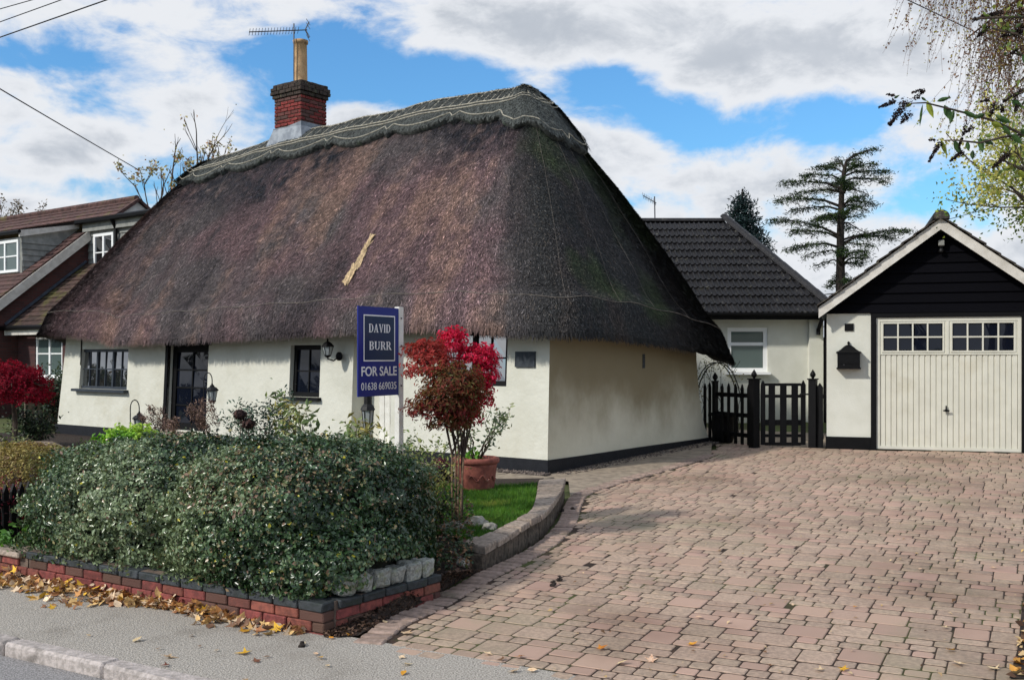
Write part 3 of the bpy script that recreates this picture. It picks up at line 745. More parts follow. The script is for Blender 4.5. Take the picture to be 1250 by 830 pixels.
    V.append(thatch(per, tcap-.004, -.03)[0]); V.append(thatch(per, tcap-.006, th*.65)[0])
    for k in np.linspace(0.01, 1, 16): V.append(thatch(per, tcap+(1-tcap)*k, th)[0])
    V = np.array(V); R, NN = V.shape[:2]; idx = np.arange(NN); nx = (idx+1) % NN
    F = np.concatenate([np.stack([r*NN+idx, r*NN+nx, (r+1)*NN+nx, (r+1)*NN+idx], 1) for r in range(R-1)])
    ridge = fast('thatch_ridge', V.reshape(-1, 3), F, m_ridge, cottage, smooth=True)
    # fuzz on the ridge
    N = 26000; pi = rs.uniform(0, 22+70+22+190+24, N); dc = np.interp(pi, per, dcap); dee = np.interp(pi, per, de); t = 1-dc*rs.rand(N)/dee
    P = thatch(pi, t, th+.004)[0]; Q = thatch(pi, t-.02, th+.004)[0]; d = norm(Q-P); s = norm(np.cross(d, np.array([0, 0, 1.]))); dd = norm(d+s*rs.normal(0, .3, (N, 1)))
    L = rs.uniform(.04, .12, (N, 1)); w = s*rs.uniform(.003, .006, (N, 1)); up = np.array([0, 0, 1.])*rs.uniform(0, .03, (N, 1))
    VV = np.stack([P-w, P+w, P+dd*L+w+up, P+dd*L-w+up], 1).reshape(-1, 3); cc = np.array(S(90, 94, 91))*rs.uniform(.35, 1.5, (N, 1))
    fast('ridge_straw', VV, np.arange(4*N).reshape(-1, 4), m_straw, cottage, col=cc, kind='stuff')
    # hazel rods: long liggers and the short cross spars between them
    i_lo, i_hi = 6, 22+70+22+190+18
    def line(dd_, n=160, off=th+.012, lo=i_lo, hi=i_hi):
        q = np.linspace(lo, hi, n); e = np.interp(q, per, de); return [Vector(x) for x in thatch(q, 1-dd_/e if np.isscalar(dd_) else 1-dd_(q)/e, off)[0]]
    for dd_ in (.13, .40, .47): obj('ridge_rod', MB().tube(line(dd_), .013, 5), m_rod, cottage)
    q = np.linspace(i_lo, i_hi, 420); dc = np.interp(q, per, dcap); e = np.interp(q, per, de)
    obj('ridge_rod', MB().tube([Vector(x) for x in thatch(q, 1-(dc-.06)/e, th+.012)[0]], .010, 5), m_rod, cottage)
    qs = np.interp(np.arange(.6, 13.5, .215), arc, per)
    for x in qs:
        if not (i_lo < x < i_hi): continue
        e = np.interp([x, x+1.2], per, de); p = thatch(np.array([x, x+.5]), 1-np.array([.40, .13])/e, th+.014)[0]
        obj('ridge_spar', MB().tube([Vector(p[0]), Vector(p[1])], .0095, 4), m_rod, cottage)
    # wire along the eaves and faint netting seams down the slope
    q = np.linspace(2, 22+70+22+190+20, 300)
    P = thatch(q, np.full(300, .085)+.003*np.sin(q*.3), .018)[0]
    obj('eave_rod', MB().tube([Vector(x) for x in P], .005, 5), m_wire, cottage)
    for x in (40, 58, 75, 98, 126, 150, 186, 222, 252):
        t = np.linspace(.08, .8, 30); P = thatch(x+np.linspace(0, 1, 30)*3*math.sin(x), t, .02)[0]
        obj('netting_wire', MB().tube([Vector(x) for x in P], .0024, 4), m_wire, cottage)
    # plug of fresh straw, let into the front slope
    best = None
    def find(px, py):
        best = (9e9, 0, 0)
        qq, tt = np.meshgrid(np.arange(100, 290, 1.), np.linspace(.05, .95, 120)); P = thatch(qq.ravel(), tt.ravel())[0]
        e = (625+P[:, 0]/P[:, 1]*FPX-px)**2+(435+(EYE-P[:, 2])/P[:, 1]*FPX-py)**2; k = e.argmin(); return qq.ravel()[k], tt.ravel()[k]
    (q0, t0), (q1, t1) = find(455, 293), find(427, 343); rs2 = np.random.RandomState(8); N = 500; k = rs2.rand(N)
    sp = thatch(np.full(N, 0)+q0+(q1-q0)*k+rs2.normal(0, .42, N)*(.5+.7*k)+.5*np.sin(k*9)*.4, t0+(t1-t0)*k, .03)[0]; dv = norm(thatch(q0+(q1-q0)*(k+.1), t0+(t1-t0)*(k+.1), .03)[0]-thatch(q0+(q1-q0)*k, t0+(t1-t0)*k, .03)[0])
    dv = norm(dv+rs2.normal(0, .12, (N, 3))); s = norm(np.cross(dv, CB)); L = rs2.uniform(.1, .25, (N, 1)); w = s*.006
    VV = np.stack([sp-w-dv*L/2, sp+w-dv*L/2, sp+dv*L/2+w, sp+dv*L/2-w], 1).reshape(-1, 3)
    o = fast('straw_patch', VV, np.arange(4*N).reshape(-1, 4), m_straw, cottage, col=np.array(S(222, 194, 152))*rs2.uniform(.6, 1.2, (N, 1))); o['label'] = 'pale patch of fresh straw on the front slope'
    return find
find_thatch = build_thatch()

# ---- chimney
def build_chimney():
    pc = Vector((-4.27, 20.6, 0)); u = (pc-C0).dot(CA); fr = frame(CF(u, RV, 0), CA, CB); hu, hv = .40, .34
    ch = obj('chimney', MB().box(fr, -hu+.02, hu-.02, -hv+.02, hv-.02, 5.3, 7.02), m_mortar, cottage)
    def course(z, hu, hv, m, off, name='brick', bl=.2, bh=.058, proud=0):
        for (a0, a1, side) in ((-hu, hu, 0), (-hv, hv, 1), (-hu, hu, 2), (-hv, hv, 3)):
            L = a1-a0; n = max(2, round(L/bl)); edges = [a0]+[a0+L*(k+off)/n for k in range(0 if off else 1, n)]+[a1]
            for x0, x1 in zip(edges, edges[1:]):
                if x1-x0 < .03: continue
                cx = (x0+x1)/2
                c = {0: fr(cx, -hv+.05, z), 1: fr(-hu+.05, cx, z), 2: fr(cx, hv-.05, z), 3: fr(hu-.05, cx, z)}[side]
                ax = (CA, CB) if side in (0, 2) else (CB, CA)
                obj(name, MB().chbox(c, ((x1-x0)/2-.006, .05, bh/2), (*ax, Vector((0, 0, 1))), .007, .004), m, ch)
    z = 5.76; k = 0
    while z < 6.70: course(z, hu, hv, m_chimbrick, .5*(k % 2)); z += .072; k += 1
    for g, (w, bh) in enumerate(((.03, .066), (.06, .066), (.055, .066), (.02, .06))):
        course(z, hu+w, hv+w, m_chimdark, .5*(g % 2), bh=bh); z += .072
    obj('chimney_cap', MB().box(fr, -hu+.05, hu-.05, -hv+.05, hv-.05, z-.09, z-.03), m_chimdark, ch)
    base = fr(0, 0, z-.06); obj('chimney_pot', MB().lathe([(.15, 0), (.14, .05), (.132, .6), (.128, .86), (.15, .87), (.155, .93), (.135, .935), (.12, .93), (.115, .6), (.11, .5)], base, 20), m_pot, ch, smooth=True)
    # lead skirt dressed over the ridge
    mb = MB(); lo = []; hi = []
    for (a, b) in ((-1, -1), (0, -1), (1, -1), (1, 0), (1, 1), (0, 1), (-1, 1), (-1, 0)):
        hi.append(fr(a*(hu+.012), b*(hv+.012), 6.12 if b <= 0 else 6.1)); lo.append(fr(a*(hu+.17), b*(hv+.13), 5.98-(.30 if b else 0)+(.06 if b == 0 else 0)))
    top = [fr(a*(hu+.014), b*(hv+.014), 6.20 if a < 0 else 6.14) for (a, b) in ((-1, -1), (0, -1), (1, -1), (1, 0), (1, 1), (0, 1), (-1, 1), (-1, 0))]
    mb.add(lo+hi+top, [(i, (i+1) % 8, 8+(i+1) % 8, 8+i) for i in range(8)]+[(8+i, 8+(i+1) % 8, 16+(i+1) % 8, 16+i) for i in range(8)])
    obj('flashing', mb, m_lead, ch)
    # aerial strapped to the pot
    ae = thing('tv_aerial', 'spiky television aerial on a mast against the cottage chimney pot', 'aerial', fr(.0, -.17, 6.8))
    m0 = fr(-.02, -.19, 0); Y = m0.y
    top = m0.copy(); top.z = 8.22
    obj('mast', MB().tube([Vector((m0.x, m0.y, 6.55)), top], .014, 6), m_alu, ae)
    e0 = at(304, 39.5, Y-.5); e1 = at(375, 37, Y); bd = (e1-e0).normalized()
    obj('boom', MB().tube([e0, e1], .011, 5), m_alu, ae)
    sd = bd.cross(Vector((0, 0, 1))).normalized(); sd = (sd*.55+Vector((0, 0, 1))*.55).normalized()
    for k in range(17):
        p = e0.lerp(e1, .01+k*.052); obj('aerial_rod', MB().tube([p-sd*.075, p+sd*.075], .006, 4), m_alu, ae)
    mb = MB(); q = e0.lerp(e1, .965)
    for w in (-1, 1): mb.tube([q+Vector((0, 0, .0)), q+Vector((0, 0, w*.16))+bd*.08], .012, 4)
    for w in (-.16, -.08, .08, .16): mb.tube([q+bd*.06+Vector((0, 0, w))-sd.cross(bd)*.12, q+bd*.06+Vector((0, 0, w))+sd.cross(bd)*.12], .007, 4)
    obj('reflector', mb, m_alu, ae)
build_chimney()

# ================================================================== FRONT GARDEN WALLS
UP = Vector((0, 0, 1))
def build_front_wall():
    L = 3.0; fr = lambda s, d, z: sn(s, d, z+.018*s)
    gw = thing('garden_wall', 'low red brick wall capped with dark blue bricks in front of the large hedge', 'garden wall', sn(L/2, .06, -.2))
    Rd = Vector((.6, .8, 0)); Rn = Vector((-.8, .6, 0)); RL = 1.14
    rf = lambda u, v, z: B0+Rd*u+Rn*v+Vector((0, 0, z+.2))
    mb = MB().box(fr, .02, L, .02, .10, -.26, -.002); mb.box(rf, .10, RL-.02, .012, .09, -.26, -.004); obj('mortar', mb, m_mortar, gw)
    cz = .068; bl = .212
    meshes = {}
    def brick(p, l, ax, ay, m, h=.062, dep=.055, name='brick'):
        key = (round(l, 3), m.name, random.randrange(3))
        if key not in meshes: meshes[key] = mesh_of(name, MB().chbox((0, 0, 0), (l/2-.004, dep, h/2), ((1, 0, 0), (0, 1, 0), (0, 0, 1)), .007, .003), m)
        inst(name, meshes[key], gw, basis(p, ax, ay, UP) @ Euler((random.uniform(-.012, .012), random.uniform(-.006, .006), random.uniform(-.012, .012))).to_matrix().to_4x4())
    sax = (ST-Vector((0, 0, -.018))).normalized()
    for c in range(3):
        s = 0 if c % 2 == 0 else -.0; z = -.036-.058-c*cz; first = bl if c % 2 == 0 else bl/2
        s = 0; k = 0
        while s < L-.02:
            l = first if k == 0 else min(bl, L-s)
            if l > .04: brick(fr(s+l/2, .052, z), l, sax, SN, m_brick)
            s += l; k += 1
        u = .11; k = 0; first = bl/2 if c % 2 else bl
        while u < RL-.02:
            l = first if k == 0 else min(bl, RL-u)
            if l > .04: brick(rf(u+l/2, .052, z), l, Rd, Rn, m_brick)
            u += l; k += 1
    s = 0
    while s < L-.02:
        l = min(.215, L-s); brick(fr(s+l/2, .058, -.030), l, sax, SN, m_brickblue, .056, .07, 'capping_brick'); s += l
    u = .125
    while u < RL-.02:
        l = min(.215, RL-u)
        if l > .05: brick(rf(u+l/2, .058, -.030), l, Rd, Rn, m_brickblue, .056, .066, 'capping_brick')
        u += l
    # rough granite setts standing on the return
    for i in range(6):
        u = .24+i*.158; r = random.Random(40+i)
        mb = MB().chbox(rf(u, .07, .062+r.uniform(-.006, .006)), (.070+r.uniform(-.006, .006), .062, .066+r.uniform(-.008, .008)), (Rd, Rn, UP), .016, .012, rnd=r)
        o = obj('granite_sett', mb, m_granite); md = o.modifiers.new('s', 'SUBSURF'); md.levels = md.render_levels = 2; md.subdivision_type = 'SIMPLE'
        tx = bpy.data.textures.new('rough', 'CLOUDS'); tx.noise_scale = .045; d = o.modifiers.new('d', 'DISPLACE'); d.texture = tx; d.strength = .022; d.texture_coords = 'GLOBAL'
        pl = ['at the street end of the wall return, half under the hedge', 'on the wall return, grey, second from its street end', 'on the wall return, grey, third from its street end', 'on the wall return, grey, fourth from its street end', 'on the wall return, grey, fifth from its street end', 'at the driveway end of the wall return, mossy yellow'][i]
        tag(o, 'granite sett '+pl, 'granite block', 'granite setts along the wall return')
    # lower neighbouring wall with stone coping, running off to the left
    nb = thing('boundary_wall', 'lower red brick wall with flat stone coping continuing to the left of the hedge', 'wall', sn(4.3, .1, -.2))
    z0 = -.036
    obj('mortar', MB().box(fr, L+.03, 6.2, .03, .12, -.26, -.07), m_mortar, nb)
    for c in range(3):
        s = L+.02+(0 if c % 2 else bl/2); z = -.10-c*cz
        while s < 6.2:
            key = ('n', random.randrange(3))
            if key not in meshes: meshes[key] = mesh_of('brick', MB().chbox((0, 0, 0), (bl/2-.004, .055, .031), ((1, 0, 0), (0, 1, 0), (0, 0, 1)), .007, .003), m_brick)
            inst('brick', meshes[key], nb, basis(fr(s+bl/2, .065, z), sax, SN, UP)); s += bl
    s = L+.08
    while s < 6.2: obj('coping_slab', MB().chbox(fr(s+.3, .1, -.045), (.295, .12, .022), (sax, SN, UP), .01, .004), m_capstone, nb); s += .6
build_front_wall()

# ---- curved retaining wall round the lawn
CPN, CP0 = Vector((0, -.029, 1)), Vector((0, 8.3, .035))
def on_cap(px, py, dz=0): return on_plane(px, py, CP0+Vector((0, 0, dz)), CPN)
def capz(y): return .035+.029*(y-8.3)
def build_retaining():
    outer = smooth_path([on_cap(*p) for p in ((593, 669), (625, 651), (646, 637), (666, 626), (681, 608), (690, 592), (692, 582))], .02)
    inner = smooth_path([on_cap(*p) for p in ((560, 662), (590, 651), (608, 642), (633, 631), (646, 622), (652, 609), (654, 596), (656, 584))], .02)
    rw = thing('retaining_wall', 'curved low grey block retaining wall holding up the little lawn beside the drive', 'retaining wall', outer[len(outer)//2]-Vector((0, 0, .2)))
    n = 13
    def pt(P, k): return P[min(len(P)-1, round(k*(len(P)-1)))]
    for i in range(n):
        k0, k1 = i/n, (i+1)/n; r = random.Random(70+i)
        a, b, c, d = pt(outer, k0), pt(outer, k1), pt(inner, k1), pt(inner, k0)
        g = .015; cen = (a+b+c+d)/4
        sh = lambda p: p+(cen-p).normalized()*(g*1.4); q = [sh(x) for x in (a, b, c, d)]; dz = r.uniform(-.010, .010)
        th = .055
        bot = [x-Vector((0, 0, th)) for x in q]; mid = [x+Vector((0, 0, dz-.012)) for x in q]; top = [x+(cen-x).normalized()*.012+Vector((0, 0, dz)) for x in q]
        mb = MB().add(bot+mid+top, [(3, 2, 1, 0)]+[(j, (j+1) % 4, 4+(j+1) % 4, 4+j) for j in range(4)]+[(4+j, 4+(j+1) % 4, 8+(j+1) % 4, 8+j) for j in range(4)]+[(8, 9, 10, 11)])
        obj('cap_stone', mb, m_capstone, rw)
        # face block under it, set back a little
        iv = (d-a).normalized()*.035; a2, b2 = a+iv, b+(c-b).normalized()*.035; t = (b2-a2); t.z = 0; L = t.length; t.normalize(); nrm = Vector((-t.y, t.x, 0))
        zb = min(gz(a.x, a.y), gz(b.x, b.y))-.06; zt = (a.z+b.z)/2-th-.004; m_ = (a2+b2)/2
        m_.z = (zb+zt)/2; inw = ((d-a)+(c-b)).normalized(); nrm = nrm if nrm.dot(inw) > 0 else -nrm
        obj('wall_block', MB().chbox(m_+nrm*.06, (L/2-.004, .06, (zt-zb)/2), (t, nrm, UP), .012, .008, rnd=r), m_wallblock, rw)
        if i == 0:
            e = (d-a); e.z = 0; EL = e.length; e.normalize(); en = Vector((-e.y, e.x, 0)); en = en if en.dot(b-a) > 0 else -en; c0 = (a+d)/2+en*.09; c0.z = (zb+zt)/2
            obj('wall_block', MB().chbox(c0+e*.03, (EL/2-.09, .06, (zt-zb)/2), (e, en, UP), .012, .008, rnd=r), m_wallblock, rw)
    return outer, inner
RET_OUT, RET_IN = build_retaining()

# ---- soil, lawn, slabs
def build_beds():
    # one planted bed from the street wall back to the cottage
    poly = [sn(6, .12, -.08), sn(3.0, .12, -.07), sn(.1, .12, -.09), B0+Vector((.62, .86, .06)), on_z(575, 690, -.1)]+[p-Vector((0, 0, .075)) for p in RET_IN]+[CF(.0, -.02, -.03), CF(13.5, -.02, -.02), CF(14, -3, -.05), sn(8, 3, -.05)]
    o = sheet('garden_soil', poly, m_soil); tag(o, 'dark bare soil of the front garden bed', 'soil')
    # crumbly soil strip between the wall return and the edging course
    a = [on_drive(*p) for p in ((395, 778), (437, 777), (471, 757), (517, 736), (563, 709), (588, 697))]; b = [B0+Vector((.6, .8, 0))*k+Vector((.0, 0, .0)) for k in (0, .2, .5, .8, 1.14, 1.3)]
    mb = MB(); vs = []
    for i, (p, q) in enumerate(zip(a, b)):
        q = Vector(q); q.z = gz(p.x, p.y)+(.004, .02, .06, .10, .14, .13)[i]
        for k in range(5): x = p.lerp(q, k/4+(0 if k < 4 else .0)); x.z = p.z+.008+(q.z-p.z)*(k/4)**.8+(random.uniform(-.008, .008) if 0 < k < 4 else 0); vs.append(x)
    mb.add(vs, [(i*5+k, (i+1)*5+k, (i+1)*5+k+1, i*5+k+1) for i in range(5) for k in range(4)]); o = obj('soil_strip', mb, m_soil, kind='structure', recalc=False); tag(o, 'dark crumbly soil strip between the wall and the drive edging', 'soil')
    # crumbs
    rs = np.random.RandomState(4); N = 900; k = rs.rand(N); seg = (k*4.99).astype(int); f = k*5-seg; w = rs.rand(N)
    A = np.array([list(x) for x in a]); Bq = np.array([list(vs[i*5+4]) for i in range(6)]); P = (A[seg]*(1-f)[:, None]+A[seg+1]*f[:, None])*(1-w)[:, None]+(Bq[seg]*(1-f)[:, None]+Bq[seg+1]*f[:, None])*w[:, None]+np.array([0, 0, .012])
    leaves('bark_crumbs', P, np.array([0, 0, 1])+rs.normal(0, .4, (N, 3)), rs.uniform(.015, .045, N), pal([S(92, 70, 58), S(60, 46, 40), S(120, 96, 80)], N, rs), m_leafdry, kind='stuff', aspect=.7)
    # lawn
    dz = -.045
    lp = [on_cap(552, 652, dz), on_cap(560, 656, dz)]+[p+Vector((0, 0, dz)) for p in RET_IN[4:-6]]+[on_cap(*p, dz) for p in ((650, 591), (612, 593), (575, 594), (540, 592), (520, 596), (512, 625), (525, 652))]
    lawn = sheet('lawn', lp, m_ground); tag(lawn, 'small bright green lawn inside the curved retaining wall', 'lawn')
    pol = [(p.x, p.y) for p in lp]; xs = [p[0] for p in pol]; ys = [p[1] for p in pol]; P = []
    while len(P) < 21000:
        x, y = rs.uniform(min(xs), max(xs)), rs.uniform(min(ys), max(ys))
        if inside((x, y), pol): P.append((x, y, capz(y)+dz))
    P = np.array(P); n = len(P); h = rs.uniform(.025, .065, (n, 1)); d = rs.normal(0, .5, (n, 3)); d[:, 2] = 1; d = norm(d); s = norm(np.cross(d, rs.normal(size=(n, 3))))*.0035
    V = np.stack([P-s, P+s, P+d*h], 1).reshape(-1, 3)
    fast('grass', V, np.arange(3*n).reshape(-1, 3), m_grass, lawn, tone=rs.rand(n), kind='stuff')
    # flagstone strip and gravel at the foot of the cottage
    sl = thing('garden_path', 'pale flagstone strip between the lawn and the black plinth', 'path', on_cap(640, 582), kind='structure')
    for i, (u0, u1) in enumerate(((-.35, .42), (.43, 1.15), (1.16, 1.9))):
        obj('flagstone', MB().chbox(CF((u0+u1)/2, -.62, -.03), ((u1-u0)/2-.006, .30, .03), (CA, CB, UP), .012, .004), m_slab, sl)
    N = 1500; u = rs.uniform(-.1, 2.6, N); v = -.05-rs.rand(N)*.26
    gp = np.array([list(CF(a_, b_, -.02+random.uniform(0, .03))) for a_, b_ in zip(u, v)])
    def pebbles(name, gp, size, m, parent, kind='stuff'):
        n = len(gp); base = norm(np.array([[1, 1, 1], [1, -1, -1], [-1, 1, -1], [-1, -1, 1.]])); base = np.vstack([base, [[0, 0, 1.2]]])
        V = []; F = []
        oc = np.array([[1, 0, 0], [-1, 0, 0], [0, 1, 0], [0, -1, 0], [0, 0, .7], [0, 0, -.7]]); of = np.array([[0, 2, 4], [2, 1, 4], [1, 3, 4], [3, 0, 4], [2, 0, 5], [1, 2, 5], [3, 1, 5], [0, 3, 5]])
        th = rs.uniform(0, 6.28, n); sz = rs.uniform(.6, 1.4, n)*size
        R = np.stack([np.stack([np.cos(th), -np.sin(th), 0*th], 1), np.stack([np.sin(th), np.cos(th), 0*th], 1), np.stack([0*th, 0*th, 0*th+1], 1)], 1)
        V = np.einsum('nij,kj->nki', R, oc)*sz[:, None, None]*rs.uniform(.7, 1.3, (n, 6, 1))+gp[:, None, :]
        F = (of[None]+6*np.arange(n)[:, None, None]).reshape(-1, 3)
        o = fast(name, V.reshape(-1, 3), F, m, parent, tone=np.repeat(rs.rand(n), 8), kind=kind); return o
    g = pebbles('gravel', gp, .02, m_gravel, None); tag(g, 'mixed gravel strip along the foot of the cottage front', 'gravel')
    # crumbs of earth along the gable plinth
    N = 1300; v = rs.uniform(.1, 5.0, N); u = -.05-rs.rand(N)**1.5*.26; gp = np.array([list(CF(a_, b_, 0)) for a_, b_ in zip(u, v)]); gp[:, 2] = [gz(x, y)+random.uniform(-.015, .015) for x, y, _ in gp]
    g = pebbles('gravel', gp, .017, m_gravel, None); tag(g, 'loose dark grit lying along the black gable plinth', 'gravel')
    ap = [CF(-.02, -.25, .0), CF(-.02, 5.0, .0), on_drive(868, 554.5), on_drive(829, 566), on_drive(795, 576), on_drive(754, 587), on_drive(706, 600), on_drive(696, 606), on_drive(694, 588)]
    for p in ap: p.z = gz(p.x, p.y)+.006
    o = sheet('concrete_apron', ap, m_slab); tag(o, 'pale concrete strip between the gable and the drive edging', 'paving')
    # right hand bed beside the drive with leaf litter
    rb = [on_drive(1232, 829), on_drive(1243, 790), on_drive(1247, 745), on_drive(1262, 700), on_drive(1330, 700), on_drive(1380, 830)]
    for p in rb: p.z += .008
    o = sheet('flower_bed', rb, m_soil); tag(o, 'dark soil bed at the right edge of the drive', 'flower bed')
    N = 700; P = []; pol = [(p.x, p.y) for p in rb]
    while len(P) < N:
        x, y = rs.uniform(2.6, 4.5), rs.uniform(5.4, 9)
        if inside((x, y), pol): P.append((x, y, gz(x, y)+.02))
    leaves('fallen_leaves', np.array(P), np.array([0, 0, 1])+rs.normal(0, .4, (N, 3)), rs.uniform(.03, .07, N), pal([S(190, 140, 70), S(140, 96, 60), S(206, 176, 130), S(90, 66, 50)], N, rs), m_leafdry, None, aspect=.7, kind='stuff')
    bpy.data.objects['fallen_leaves']['label'] = 'leaf litter on the soil bed at the right edge of the drive'; bpy.data.objects['fallen_leaves']['category'] = 'leaves'
build_beds()

# ================================================================== GARAGE
GN = Vector((.302, .953, 0))
def GW(px, py, v=0): p = on_plane(px, py, GAR(0, v, 0), GN); return (p-GAR(0, 0, 0)).dot(Vector((.953, -.302, 0))), p.z
def build_garage():
    g = thing('garage', 'white garage with black boarded gable at the top of the drive', 'garage', GAR(1.9, 2, .1))
    gx, gy = Vector((.953, -.302, 0)), GN
    au, az = GW(1148.5, 280, -.25); W = 2*au; ez = GW(1008, 382, -.25)[1]; pitch = (az-ez)/(au-GW(1008, 382, -.25)[0])
    z0 = .04; zt = GW(1030, 383)[1]
    d0, dz1 = GW(1070, 388); d1 = GW(1247, 387)[0]; p0 = GW(1063, 450)[0]
    W = max(W, d1+.75)
    mb = MB().box(GAR, 0, p0, 0, .2, .21, zt).box(GAR, d1+.09, W, 0, .2, .21, zt).box(GAR, 0, .2, .2, 5.5, .21, zt-.05).box(GAR, W-.2, W, .2, 5.5, .21, zt-.05).box(GAR, 0, W, 5.5, 5.7, .21, zt)
    obj('wall', mb, m_whitewall, g)
    obj('plinth', MB().box(GAR, -.015, p0, -.018, .22, -.1, GW(1030, 533)[1]), m_black, g); obj('plinth', MB().box(GAR, d1+.09, W+.015, -.018, .22, -.1, .2), m_black, g)
    obj('door_post', MB().box(GAR, p0+.002, d0-.004, -.03, .18, 0, zt), m_black, g); obj('door_post', MB().box(GAR, d1+.004, d1+.088, -.03, .18, 0, zt), m_black, g)
    obj('door_head', MB().box(GAR, p0+.002, d1+.088, -.028, .18, dz1+.004, zt+.012), m_black, g)
    # feather-edged boards of the gable, each lapping the next
    z = zt+.006; bh = .155
    def half(z): return max(0, (az-z)/pitch)
    while z < az-.06:
        a = half(z)+.02; b = half(z+bh)+.02
        pts = [GAR(au-a, -.042, z), GAR(au+a, -.042, z), GAR(au+b, -.012, min(z+bh+.012, az)), GAR(au-b, -.012, min(z+bh+.012, az))]
        obj('board', MB().prism(pts, GN*.03), m_blackboard, g); z += bh
    obj('gable_backing', MB().prism([GAR(au-half(zt), .05, zt), GAR(au+half(zt), .05, zt), GAR(au, .05, az)], GN*.04), m_black, g)
    # bargeboards
    wv = .17
    for sgn in (-1, 1):
        L = (au+.12) if sgn < 0 else (W-au+.12)
        pts = [GAR(au, -.25, az), GAR(au+sgn*L, -.25, az-pitch*L), GAR(au+sgn*L, -.25, az-pitch*L+wv), GAR(au, -.25, az+wv*1.0)]
        o = obj('bargeboard', MB().prism(pts, GN*.03), m_barge, g)
        obj('soffit', MB().prism([GAR(au+sgn*.02, -.215, az+.02), GAR(au+sgn*(L-.02), -.215, az-pitch*(L-.02)+.02), GAR(au+sgn*(L-.02), -.215, az-pitch*(L-.02)+.05), GAR(au+sgn*.02, -.215, az+.05)], GN*.26), m_black, g)
        # tile courses with an uneven verge
        n = 10; zb = az+wv+.012
        me = None
        for i in range(n):
            k0, k1 = L*i/n, L*(i+1)/n+.03
            q = lambda k, v, lift: GAR(au+sgn*k, v, zb-pitch*k+lift)
            for j in range(19):
                v0 = -.30+j*.31; 
                if j > 2 and i > 0 and False: continue
                jit = random.uniform(-.006, .006)
                mb = MB().hexa([q(k0, v0, .004+jit), q(k1, v0, .028+jit), q(k1, v0+.306, .028+jit), q(k0, v0+.306, .004+jit), q(k0, v0, .026+jit), q(k1, v0, .052+jit), q(k1, v0+.306, .052+jit), q(k0, v0+.306, .026+jit)])
                if j < 4: obj('tile', mb, m_ridgetile if j == 0 else m_darktile, g)
                elif j == 4: acc = mb if i == 0 else acc.add(mb.v, mb.f)
                else: acc.add(mb.v, mb.f)
        obj('roof_tiles', acc, m_darktile, g)['kind'] = 'stuff'
        obj('roof_deck', MB().prism([q_ for q_ in (GAR(au, -.2, az+wv), GAR(au+sgn*L, -.2, az+wv-pitch*L), GAR(au+sgn*L, -.2, az+wv-pitch*L-.03), GAR(au, -.2, az+wv-.03))], GN*5.8), m_black, g)
    for j in range(13):
        c = GAR(au, -.32+j*.45, az+wv+.0); mb = MB()
        ring = [(math.cos(a)*.125, math.sin(a)*.115) for a in np.linspace(-.25, math.pi+.25, 11)]; rin = [(x*.86, y*.86) for x, y in ring[::-1]]
        mb.prism([c+gx*x+Vector((0, 0, y+.01)) for x, y in ring+rin], GN*.44); obj('ridge_tile', mb, m_darktile, g)
        if j == 0: mb = MB().prism([c+gx*x*.85+Vector((0, 0, y*.85+.01)) for x, y in ring], GN*.02); obj('ridge_end_mortar', mb, m_ridgetile, g)
    # up-and-over door
    zb = GW(1155, 549)[1]
    zb = .115; W2 = d1-d0; zr = GW(1155, 432)[1]
    dr = obj('garage_door', MB().box(GAR, d0, d0+.05, 0, .05, zb, dz1).box(GAR, d1-.05, d1, 0, .05, zb, dz1).box(GAR, d0+.05, d1-.05, .002, .05, dz1-.06, dz1).box(GAR, d0+.05, d1-.05, .002, .05, zb, zb+.05), m_garagedoor, g)
    a, b = d0+.052, d1-.052; n = 24; prof = []
    for i in range(n):
        x0 = a+(b-a)*i/n; w = (b-a)/n
        prof += [(x0, .028), (x0+.012, .028), (x0+.018, .012), (x0+w-.006, .012)]
    prof.append((b, .028))
    vs = [GAR(u, v, z) for z in (zb+.05, zr) for u, v in prof]; k = len(prof)
    obj('ribbed_panel', MB().add(vs, [(i, i+1, k+i+1, k+i) for i in range(k-1)]), m_garagedoor, dr, recalc=False)
    mid = (a+b)/2
    for (x0, x1) in ((a+.0, mid-.02), (mid+.02, b)):
        u0, u1 = x0+.05, x1-.05; zz0, zz1 = GW(1110, 428)[1], GW(1110, 395)[1]
        mb = MB().box(GAR, x0, u0, .012, .04, zr+.002, dz1-.062).box(GAR, u1, x1, .012, .04, zr+.002, dz1-.062).box(GAR, u0, u1, .014, .04, zr+.002, zz0).box(GAR, u0, u1, .014, .04, zz1, dz1-.062)
        mb.box(GAR, u0-.025, u1+.025, .0, .012, zz0-.025, zz0).box(GAR, u0-.025, u1+.025, .0, .012, zz1, zz1+.025).box(GAR, u0-.025, u0, .001, .012, zz0, zz1).box(GAR, u1, u1+.025, .001, .012, zz0, zz1)
        for c in range(1, 4): x = u0+(u1-u0)*c/4; mb.box(GAR, x-.011, x+.011, .004, .03, zz0, zz1)
        mb.box(GAR, u0, u1, .006, .028, (zz0+zz1)/2-.011, (zz0+zz1)/2+.011)
        obj('door_window_frame', mb, m_garagedoor, dr)
        for c in range(4):
            for r in range(2):
                x, y = u0+(u1-u0)*c/4, zz0+(zz1-zz0)*r/2; obj('pane', MB().box(GAR, x+.012, x+(u1-u0)/4-.012, .031+random.uniform(0, .002), .038, y+.012, y+(zz1-zz0)/2-.012), m_glassdark, dr)
    obj('centre_stile', MB().box(GAR, mid-.02, mid+.02, .0, .03, zr+.002, dz1-.062).box(GAR, a, b, -.001, .026, zr-.012, zr+.001), m_garagedoor, dr)
